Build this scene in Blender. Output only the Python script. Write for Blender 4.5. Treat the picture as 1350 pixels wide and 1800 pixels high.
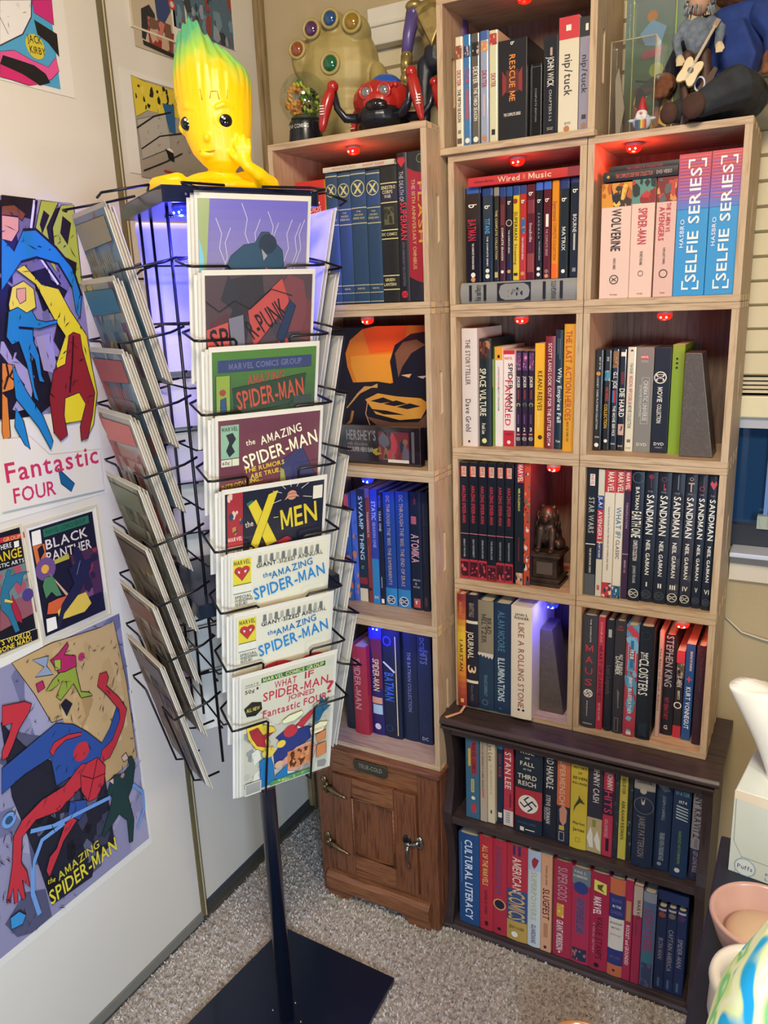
import bpy, bmesh, math, random
from mathutils import Matrix, Vector
from mathutils.geometry import tessellate_polygon
PI=math.pi; R=math.radians
S=bpy.context.scene; COL=S.collection
for o_ in list(bpy.data.objects): bpy.data.objects.remove(o_)
# ------------------------------------------------------------------ camera
cam_d=bpy.data.cameras.new('camera'); cam=bpy.data.objects.new('camera',cam_d); COL.objects.link(cam)
CR=Matrix(((0.878609,-0.089638,0.469053),(0.476045,0.242101,-0.84544),(-0.037774,0.966102,0.255384)))
CP=Vector((0.8297,-1.5566,1.5203))
cam.matrix_world=Matrix.Translation(CP)@CR.to_4x4()
cam_d.sensor_fit='VERTICAL'; cam_d.sensor_height=36.0; cam_d.sensor_width=27.0; cam_d.lens=1380.9/1800*36.0; cam_d.clip_start=.02
S.camera=cam
# ------------------------------------------------------------------ world, lights, exposure
def lin(h):
    h=h.lstrip('#'); o=[]
    for i in (0,2,4):
        c=int(h[i:i+2],16)/255; o.append(c/12.92 if c<=.04045 else ((c+.055)/1.055)**2.4)
    return o
w=bpy.data.worlds.new('world'); S.world=w; w.use_nodes=True
w.node_tree.nodes['Background'].inputs[0].default_value=(.42,.55,.95,1)
w.node_tree.nodes['Background'].inputs[1].default_value=.30
def area(name,loc,to,size,power,color,sy=None):
    d=bpy.data.lights.new(name,'AREA'); d.energy=power; d.color=color; d.size=size
    if sy: d.shape='RECTANGLE'; d.size_y=sy
    o=bpy.data.objects.new(name,d); COL.objects.link(o); o.location=loc
    o.rotation_euler=(Vector(to)-Vector(loc)).to_track_quat('-Z','Y').to_euler(); return o
area('ceiling_lamp_light',(.75,-1.5,2.4),(-.1,-.2,1.1),.35,25,(1,.85,.67))
area('doorway_daylight',(1.7,-2.5,1.1),(-.45,-.70,.45),.45,12.5,(.56,.74,1)).data.spread=R(85)
area('added_fill_light',(.2,-3.6,1.5),(.2,0,.8),1.6,7,(.36,.58,1))  # unseen cool fill added behind the camera to stand in for ambient light
area('desk_lamp_light',(1.28,-1.02,1.34),(.8,-.75,.8),.14,3.6,(1,.93,.78))
S.view_settings.view_transform='Standard'; S.view_settings.look='None'; S.view_settings.gamma=1
S.view_settings.use_curve_mapping=False; S.view_settings.exposure=0.35
# ------------------------------------------------------------------ materials
MC={}
def nt(m):
    m.use_nodes=True; return m.node_tree,m.node_tree.nodes['Principled BSDF']
def ink(h,rough=.42,metal=0,emis=0,coat=0):
    k=(h,rough,metal,emis,coat)
    if k in MC: return MC[k]
    m=bpy.data.materials.new('ink_'+h); t,b=nt(m); c=lin(h)
    b.inputs['Base Color'].default_value=(*c,1); b.inputs['Roughness'].default_value=rough; b.inputs['Metallic'].default_value=metal
    if coat: b.inputs['Coat Weight'].default_value=coat; b.inputs['Coat Roughness'].default_value=.1
    if emis: b.inputs['Emission Color'].default_value=(*c,1); b.inputs['Emission Strength'].default_value=emis
    m.diffuse_color=(*c,1); MC[k]=m; return m
def nd(t,typ,**kw):
    n=t.nodes.new(typ)
    for k,v in kw.items():
        if k.startswith('i'): n.inputs[int(k[1:])].default_value=v
        else: setattr(n,k,v)
    return n
def noisy(name,cols,scale,rough=.6,stretch=(1,1,1),bump=0,bscale=None,detail=6,metal=0,stops=None,coord='Object',distort=0):
    if name in MC: return MC[name]
    m=bpy.data.materials.new(name); t,b=nt(m)
    tc=nd(t,'ShaderNodeTexCoord'); mp=nd(t,'ShaderNodeMapping'); mp.inputs['Scale'].default_value=stretch
    no=nd(t,'ShaderNodeTexNoise'); no.inputs['Scale'].default_value=scale; no.inputs['Detail'].default_value=detail; no.inputs['Distortion'].default_value=distort
    cr=nd(t,'ShaderNodeValToRGB'); L=t.links.new
    L(tc.outputs[coord],mp.inputs[0]); L(mp.outputs[0],no.inputs['Vector']); L(no.outputs[0],cr.inputs[0]); L(cr.outputs[0],b.inputs['Base Color'])
    e=cr.color_ramp.elements
    while len(e)<len(cols): e.new(.5)
    for i,c in enumerate(cols): e[i].position=stops[i] if stops else .3+.4*i/(len(cols)-1); e[i].color=(*lin(c),1)
    b.inputs['Roughness'].default_value=rough; b.inputs['Metallic'].default_value=metal
    if bump:
        bn=nd(t,'ShaderNodeBump'); bn.inputs['Strength'].default_value=bump; bn.inputs['Distance'].default_value=.002
        n2=no
        if bscale: n2=nd(t,'ShaderNodeTexNoise'); n2.inputs['Scale'].default_value=bscale; L(mp.outputs[0],n2.inputs['Vector'])
        L(n2.outputs[0],bn.inputs['Height']); L(bn.outputs[0],b.inputs['Normal'])
    MC[name]=m; return m
def wood(name,cols,stretch,scale=9,rough=.55,stops=None,wscale=1.0): return noisy(name,cols,scale,rough,stretch,.25,scale*1.7,8,0,stops or None,distort=.6)
PALE=['a4886a','bb9e7c','c7ad8c','b09474']
wood_h=wood('pale_wood_along',PALE,(1.2,14,14)); wood_v=wood('pale_wood_upright',PALE,(14,14,1.2)); wood_d=wood('pale_wood_deep',PALE,(14,2,14))
wood_e=wood('pale_wood_edge',['a4886a','bb9e7c','c7ad8c'],(3,3,3),20)
wood_back_shade=wood('pale_wood_back_shaded',['54453c','6d594c','7c6858'],(16,16,1.0))  # darker ply grain, with the shade inside the crates put into its colour
oak_v=wood('oak_upright',['4a2a1b','6b4029','7c4c31','5a3422'],(22,22,1.5),8,.38); oak_h=wood('oak_along',['51301f','74472d','8a5836','603a25'],(1.5,22,22),8,.38)
dark_v=wood('walnut_upright',['2a2122','3b2f30','332829'],(18,18,1.2),8,.4); dark_h=wood('walnut_along',['2e2425','453736','3a2d2d'],(1.2,18,18),8,.4)
black_metal=ink('081426',.3,0,0,.3); wire=ink('0d0e14',.35,.3)
wall_m=noisy('cream_wall_paint',['ab9872','b9a680'],3,.8,bump=.4,bscale=60)
door_m=noisy('cream_door_panel',['d3cbb9','dad3c3'],1.5,.42)
white_m=ink('dcd6c8',.4); bronze=noisy('bronze_trim',['5f573f','7a6c48'],4,.4,metal=.4)
page_m=noisy('page_edges',['c8bda0','ded4ba'],40,.8,stretch=(1,1,1))
chrome=ink('9a9a94',.2,1); brass=noisy('old_brass',['6d5c3e','948260'],30,.3,metal=.9); marble=None
clear=bpy.data.materials.new('clear_sleeve'); _t,_b=nt(clear)
_tr=nd(_t,'ShaderNodeBsdfTransparent'); _gl=nd(_t,'ShaderNodeBsdfGlossy'); _gl.inputs['Roughness'].default_value=.12; _mx=nd(_t,'ShaderNodeMixShader'); _mx.inputs[0].default_value=.09
_t.links.new(_tr.outputs[0],_mx.inputs[1]); _t.links.new(_gl.outputs[0],_mx.inputs[2]); _t.links.new(_mx.outputs[0],_t.nodes['Material Output'].inputs[0])
def glass_like(name,fac,col,rough=.05):
    m=bpy.data.materials.new(name); t,b=nt(m); tr=nd(t,'ShaderNodeBsdfTransparent'); tr.inputs[0].default_value=(*col,1); g=nd(t,'ShaderNodeBsdfGlossy'); g.inputs['Roughness'].default_value=rough
    x=nd(t,'ShaderNodeMixShader'); x.inputs[0].default_value=fac; t.links.new(tr.outputs[0],x.inputs[1]); t.links.new(g.outputs[0],x.inputs[2]); t.links.new(x.outputs[0],t.nodes['Material Output'].inputs[0]); return m
globe_glass=glass_like('globe_glass',.12,(.9,.95,.92)); led_plastic=glass_like('led_plastic',.25,(.95,.8,.8))
# ------------------------------------------------------------------ mesh builder
class MB:
    def __init__(s): s.v=[];s.f=[];s.m=[];s.mats=[]
    def mi(s,mat):
        if mat is None: return 0
        if mat not in s.mats: s.mats.append(mat)
        return s.mats.index(mat)
    def add(s,vs,fs,mat=None):
        n=len(s.v); s.v+= [tuple(q) for q in vs]; k=s.mi(mat)
        for f in fs: s.f.append(tuple(i+n for i in f)); s.m.append(k)
    def box(s,x0,x1,y0,y1,z0,z1,mat=None):
        s.add([(x0,y0,z0),(x1,y0,z0),(x1,y1,z0),(x0,y1,z0),(x0,y0,z1),(x1,y0,z1),(x1,y1,z1),(x0,y1,z1)],
              [(0,3,2,1),(4,5,6,7),(0,1,5,4),(1,2,6,5),(2,3,7,6),(3,0,4,7)],mat); return s
    def prism(s,poly,a,b,ax='z',mat=None):
        n=len(poly)
        P=(lambda p,c:(p[0],p[1],c)) if ax=='z' else ((lambda p,c:(c,p[0],p[1])) if ax=='x' else (lambda p,c:(p[0],c,p[1])))
        vs=[P(q,a) for q in poly]+[P(q,b) for q in poly]
        fs=[tuple(range(n-1,-1,-1)),tuple(range(n,2*n))]+[(i,(i+1)%n,(i+1)%n+n,i+n) for i in range(n)]
        s.add(vs,fs,mat); return s
    def tube(s,path,r,n=6,mat=None,closed=False,caps=True):
        pts=[Vector(q) for q in path]; k=len(pts); rr=r if isinstance(r,(list,tuple)) else [r]*k
        vs=[];up=None
        for i,q in enumerate(pts):
            if closed: d=(pts[(i+1)%k]-pts[i-1])
            else: d=pts[min(i+1,k-1)]-pts[max(i-1,0)]
            d=d.normalized() if d.length>1e-9 else Vector((0,0,1))
            if up is None: up=Vector((0,0,1)) if abs(d.z)<.9 else Vector((1,0,0))
            a=d.cross(up)
            if a.length<1e-4: a=d.cross(Vector((.3,.9,.2)))
            a.normalize(); b=a.cross(d).normalized(); up=b
            for j in range(n):
                t=2*PI*j/n; vs.append(q+(a*math.cos(t)+b*math.sin(t))*rr[i])
        fs=[]
        for i in range(k if closed else k-1):
            i2=(i+1)%k
            for j in range(n): fs.append((i*n+j,i*n+(j+1)%n,i2*n+(j+1)%n,i2*n+j))
        if not closed and caps: fs+= [tuple(range(n-1,-1,-1)),tuple(range((k-1)*n,k*n))]
        s.add(vs,fs,mat); return s
    def lathe(s,prof,n=24,c=(0,0,0),mat=None,sx=1,sy=1,close=True):
        vs=[(c[0]+r*math.cos(2*PI*j/n)*sx,c[1]+r*math.sin(2*PI*j/n)*sy,c[2]+z) for r,z in prof for j in range(n)]
        fs=[(i*n+j,i*n+(j+1)%n,(i+1)*n+(j+1)%n,(i+1)*n+j) for i in range(len(prof)-1) for j in range(n)]
        if close: fs+= [tuple(range(n-1,-1,-1)),tuple(range((len(prof)-1)*n,len(prof)*n))]
        s.add(vs,fs,mat); return s
    def ell(s,c,rad,rot=None,n=16,m=10,mat=None):
        vs=[];M=Matrix.Identity(3)
        if rot: 
            from mathutils import Euler
            M=Euler([R(a) for a in rot]).to_matrix()
        C=Vector(c)
        vs.append(C+M@Vector((0,0,-rad[2])))
        for i in range(1,m):
            p=-PI/2+PI*i/m
            for j in range(n):
                t=2*PI*j/n; vs.append(C+M@Vector((rad[0]*math.cos(p)*math.cos(t),rad[1]*math.cos(p)*math.sin(t),rad[2]*math.sin(p))))
        vs.append(C+M@Vector((0,0,rad[2]))); fs=[(0,1+(j+1)%n,1+j) for j in range(n)]
        for i in range(m-2):
            for j in range(n): fs.append((1+i*n+j,1+i*n+(j+1)%n,1+(i+1)*n+(j+1)%n,1+(i+1)*n+j))
        t=len(vs)-1; fs+=[(t,1+(m-2)*n+j,1+(m-2)*n+(j+1)%n) for j in range(n)]
        s.add(vs,fs,mat); return s
    def limb(s,pts,rad,mat=None,n=10):
        s.tube(pts,rad,n,mat)
        for q,r_ in ((pts[0],rad[0]),(pts[-1],rad[-1])): s.ell(q,(r_,r_,r_),n=10,m=6,mat=mat)
        return s
    def xf(s,M): s.v=[tuple(M@Vector(q)) for q in s.v]; return s
    def build(s,name,mat=None,parent=None,smooth=False,bev=0,remesh=0,sub=0,label=None):
        me=bpy.data.meshes.new(name); me.from_pydata(s.v,[],s.f)
        for m in (s.mats or ([mat] if mat else [])): me.materials.append(m)
        if len(s.mats)>1: me.polygons.foreach_set('material_index',s.m)
        if smooth: me.polygons.foreach_set('use_smooth',[True]*len(me.polygons))
        o=bpy.data.objects.new(name,me); COL.objects.link(o)
        if parent is not None: o.parent=parent
        if remesh:
            r=o.modifiers.new('r','REMESH'); r.mode='VOXEL'; r.voxel_size=remesh; r.use_smooth_shade=True
            sm=o.modifiers.new('s','SMOOTH'); sm.iterations=4; sm.factor=.6
        if bev: b=o.modifiers.new('b','BEVEL'); b.width=bev; b.segments=2; b.limit_method='ANGLE'; b.angle_limit=R(40)
        if sub: b=o.modifiers.new('u','SUBSURF'); b.levels=sub; b.render_levels=sub
        if label: o['label']=label
        me.update(); return o
def thing(name,label,cat,loc=(0,0,0),rz=0,group=None,M=None):
    o=bpy.data.objects.new(name,None); COL.objects.link(o); o.empty_display_size=.02
    if M is not None: o.matrix_world=M
    else: o.location=loc; o.rotation_euler=(0,0,rz)
    o['label']=label; o['category']=cat
    if group: o['group']=group
    return o
def tag(o,label,cat,group=None):
    o['label']=label; o['category']=cat
    if group: o['group']=group
    return o
def struct(o): o['kind']='structure'; return o
def stuff(o): o['kind']='stuff'; return o
# ------------------------------------------------------------------ lettering (flat outlines laid out by hand from the built-in font)
CH=sorted(set("ABCDEFGHIJKLMNOPQRSTUVWXYZabcdefghijklmnopqrstuvwxyz0123456789-/.,:!?&'*"+chr(162)))
GL={}
_tmp=[]
for c_ in CH:
    cu=bpy.data.curves.new('g','FONT'); cu.body=c_; cu.resolution_u=2; cu.offset=.003 if c_ in 'MWw' else .013; cu.size=1
    o_=bpy.data.objects.new('g',cu); COL.objects.link(o_); _tmp.append((c_,o_))
bpy.context.view_layer.update(); _dg=bpy.context.evaluated_depsgraph_get()
for c_,o_ in _tmp:
    me=bpy.data.meshes.new_from_object(o_.evaluated_get(_dg)); vs=[(q.co.x,q.co.y) for q in me.vertices]; fs=[tuple(p_.vertices) for p_ in me.polygons]
    xs=[q[0] for q in vs]; x0=min(xs) if xs else 0; x1=max(xs) if xs else .3
    GL[c_]=([(a-x0,b) for a,b in vs],fs,x1-x0); bpy.data.meshes.remove(me)
for c_,o_ in _tmp:
    cu=o_.data; bpy.data.objects.remove(o_); bpy.data.curves.remove(cu)
CAPH=max(q[1] for q in GL['H'][0])
_pm=[(0,0),(.14,0),(.14,.68),(.36,.12),(.50,.12),(.72,.68),(.72,0),(.86,0),(.86,1),(.69,1),(.43,.36),(.17,1),(0,1)]
_pf=[]
for t_ in tessellate_polygon([[Vector((a,b,0)) for a,b in _pm]]):
    a,b,c_=[_pm[i] for i in t_]; _pf.append(tuple(t_) if (b[0]-a[0])*(c_[1]-a[1])-(b[1]-a[1])*(c_[0]-a[0])>0 else tuple(reversed(t_)))
GL['M']=([(a*CAPH,b*CAPH) for a,b in _pm],_pf,.86*CAPH)
def layout(txt):
    V=[];F=[];x=0
    for c_ in txt:
        if c_==' ' or c_ not in GL: x+=.3; continue
        vs,fs,wd=GL[c_]; n=len(V); V+=[(a+x,b/CAPH) for a,b in vs]; F+=[tuple(i+n for i in f) for f in fs]; x+=wd+.1
    return V,F,max(x-.1,.01)
def print_on(parent,marks,w,h,surf=None,y0=-.00025,rough=.42,name='cover_print',tname='title_lettering',flat=True,seed=1,coat=0,xo=0,zo=0,names=None):
    """flat print on a plane (x right, z up) in front of y=0; surf(u) adds a curve"""
    rnd=random.Random(seed); sf0=surf or (lambda u:0); sf=(lambda u:0) if flat else sf0
    A=MB();T=MB(); lay=[y0]; dz=.00005; globals_sf=[sf]
    def put(mb,pts,fs,col,sf=None):
        sf=sf or globals_sf[0]; lay[0]-=dz; y=lay[0]
        # keep the winding facing -y
        mb.add([(xo+q[0],y+sf(q[0]/w),zo+q[1]) for q in pts],fs,ink(col,rough,0,0,coat))
    def quad(u0,v0,u1,v1,col):
        n=6 if surf else 1; pts=[];fs=[]
        for i in range(n+1):
            x=(u0+(u1-u0)*i/n)*w; pts+=[(x,(1-v1)*h),(x,(1-v0)*h)]
        fs=[(2*i,2*i+2,2*i+3,2*i+1) for i in range(n)]; put(A,pts,fs,col,sf0)
    def poly(pts,col):
        P=[(a*w,(1-b)*h) for a,b in pts]
        tri=tessellate_polygon([[Vector((a,b,0)) for a,b in P]])
        fs=[]
        for t_ in tri:
            a,b,c_=[P[i] for i in t_]
            fs.append(tuple(t_) if (b[0]-a[0])*(c_[1]-a[1])-(b[1]-a[1])*(c_[0]-a[0])>0 else tuple(reversed(t_)))
        put(A,P,fs,col)
    def disc(u,v,rad,col,n=20,inner=None):
        cx,cz=u*w,(1-v)*h; r_=rad*w
        if inner is None:
            put(A,[(cx,cz)]+[(cx+r_*math.cos(2*PI*i/n),cz+r_*math.sin(2*PI*i/n)) for i in range(n)],[(0,1+i,1+(i+1)%n) for i in range(n)],col)
        else:
            ri=inner*w; put(A,[(cx+q*math.cos(2*PI*i/n),cz+q*math.sin(2*PI*i/n)) for q in (r_,ri) for i in range(n)],[(i,(i+1)%n,n+(i+1)%n,n+i) for i in range(n)],col)
    def clip(a,lo,hi): return max(lo,min(hi,a))
    for m in marks:
        k=m[0]
        if k=='r': quad(*m[1:6])
        elif k=='p': poly(m[1],m[2])
        elif k=='P':
            poly(m[1],m[2]); P=[Vector((a*w,(1-b)*h)) for a,b in m[1]]; P+=P[:2]; vs=[]; ow=min(w,h)*.0022
            for i,q in enumerate(P[:-1]):
                pv=P[i-1] if i else P[-3]; d=(P[i+1]-pv).normalized(); nn=Vector((-d.y,d.x))*ow; vs+=[tuple(q-nn),tuple(q+nn)]
            put(A,vs,[(2*i,2*i+2,2*i+3,2*i+1) for i in range(len(P)-2)],'16151b')
        elif k=='c': disc(m[1],m[2],m[3],m[4])
        elif k=='o': disc(m[1],m[2],m[3]+m[4],m[5],inner=m[3]-m[4]*0)
        elif k=='o2':
            _,u0,v0,u1,v1,t_,col=m; tv=t_*w/h
            for q in ((u0,v0,u1,v0+tv),(u0,v1-tv,u1,v1),(u0,v0,u0+t_,v1),(u1-t_,v0,u1,v1)): quad(*q,col)
        elif k=='g':
            cs=[lin(q) for q in m[3].split()]; n=18
            for i in range(n):
                t_=i/(n-1)*(len(cs)-1); a=min(int(t_),len(cs)-2); f=t_-a
                c3=[cs[a][j]*(1-f)+cs[a+1][j]*f for j in range(3)]
                hx=''.join('%02x'%int(255*clip((12.92*q if q<.0031308 else 1.055*q**(1/2.4)-.055),0,1)) for q in c3)
                quad(0,m[1]+(m[2]-m[1])*i/n,1,m[1]+(m[2]-m[1])*(i+1)/n,hx)
        elif k=='a':
            _,u0,v0,u1,v1,cols,n=m; cols=cols.split(); quad(u0,v0,u1,v1,cols[0])
            W_=(u1-u0)*w; H_=(v1-v0)*h; base=min(W_,H_)*(.5 if max(W_,H_)<5*min(W_,H_) else 1.1)
            for i in range(n):
                cx=rnd.uniform(u0,u1)*w; cz=rnd.uniform(v0,v1)*h; r_=base*rnd.uniform(.15,.55)*(1 if n<25 else .6); q=rnd.randint(4,7); a0=rnd.uniform(0,6)
                st=rnd.uniform(.8,2.4)
                pts=[(clip(cx+r_*rnd.uniform(.5,1)*math.cos(a0+2*PI*j/q),u0*w,u1*w)/w,clip(cz+r_*st*rnd.uniform(.5,1)*math.sin(a0+2*PI*j/q),v0*h,v1*h)/h) for j in range(q)]
                try: poly(pts,cols[1+i%(len(cols)-1)] if len(cols)>1 else cols[0])
                except Exception: pass
        elif k=='k':     # loose ink strokes of the drawn art
            _,u0,v0,u1,v1,n,col=m[:7]; vs=[];fs=[]
            for i in range(n):
                x=rnd.uniform(u0,u1)*w; z=(1-rnd.uniform(v0,v1))*h; a=rnd.gauss(1.1,.7); L_=min(w,h)*rnd.uniform(.015,.07); c2=rnd.uniform(-.5,.5); t_=min(w,h)*rnd.uniform(.0012,.0035)
                P=[(x+L_*f*math.cos(a+c2*f),z+L_*f*math.sin(a+c2*f)) for f in (0,.5,1)]
                P=[(clip(q[0],u0*w,u1*w),clip(q[1],(1-v1)*h,(1-v0)*h)) for q in P]; nx,nz=-math.sin(a)*t_,math.cos(a)*t_; b0=len(vs)
                vs+=[P[0],(P[1][0]-nx,P[1][1]-nz),(P[1][0]+nx,P[1][1]+nz),P[2]]; fs+=[(b0,b0+1,b0+3,b0+2)]
            put(A,vs,fs,col)
        elif k=='l':
            _,pts,wd,col=m; P=[Vector((a*w,(1-b)*h)) for a,b in pts]; vs=[]
            for i,q in enumerate(P):
                d=(P[min(i+1,len(P)-1)]-P[max(i-1,0)]).normalized(); nn=Vector((-d.y,d.x))*wd*w*.5; vs+=[tuple(q-nn),tuple(q+nn)]
            put(A,vs,[(2*i,2*i+2,2*i+3,2*i+1) for i in range(len(P)-1)],col)
        elif k=='x':     # hooked badge
            _,u,v,r_,col=m; t_=.22
            for a in range(4):
                c_,s_=math.cos(R(45+90*a)),math.sin(R(45+90*a))
                def tr(px,py): return (u+(px*c_-py*s_)*r_,v-(px*s_+py*c_)*r_*w/h)
                for q in ([(-t_*.5,0),(t_*.5,0),(t_*.5,1),(-t_*.5,1)],[(0,1-t_),(1,1-t_),(1,1),(0,1)]):
                    poly([tr(*z_) for z_ in q],col)
        elif k=='x2':
            _,u,v,r_,col=m
            for sx in (-1,1):
                poly([(u-sx*r_,v-r_*w/h),(u-sx*r_*.5,v-r_*w/h),(u+sx*r_,v+r_*w/h),(u+sx*r_*.5,v+r_*w/h)],col)
            disc(u,v,r_*.3,col)
        elif k=='bc':
            _,u0,v0,u1,v1=m; quad(u0,v0,u1,v1,'e8e4da')
            for i in range(9): quad(u0+.04,v0+(v1-v0)*(i+.3)/9.5,u1-.1,v0+(v1-v0)*(i+.3+(.25 if i%2 else .5))/9.5,'222226')
        elif k=='t':
            txt,u,v,L_,S_,col,mode=m[1:8]; ang=R(m[8]) if len(m)>8 else 0
            V,F,W_=layout(txt); cx,cz=u*w,(1-v)*h
            if mode in 'hw':
                sx=L_*w/W_; sy=S_*(h if mode=='h' else w)
                co,si=math.cos(ang),math.sin(ang)
                P=[]
                for a,b in V:
                    px=(a-W_/2)*sx; py=(b-.5)*sy; P.append((cx+px*co-py*si,cz+px*si+py*co))
            else:
                sx=L_*h/W_; sy=S_*w; P=[]
                for a,b in V:
                    px=(a-W_/2)*sx; py=(b-.5)*sy
                    P.append((cx+py,cz-px) if mode=='d' else (cx-py,cz+px))
            lay[0]-=dz; T.add([(xo+q[0],lay[0]+sf(q[0]/w),zo+q[1]) for q in P],F,ink(col,rough,0,0,coat))
    if A.v: A.build(name,None,parent)
    if T.v: T.build(tname,None,parent)
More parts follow.
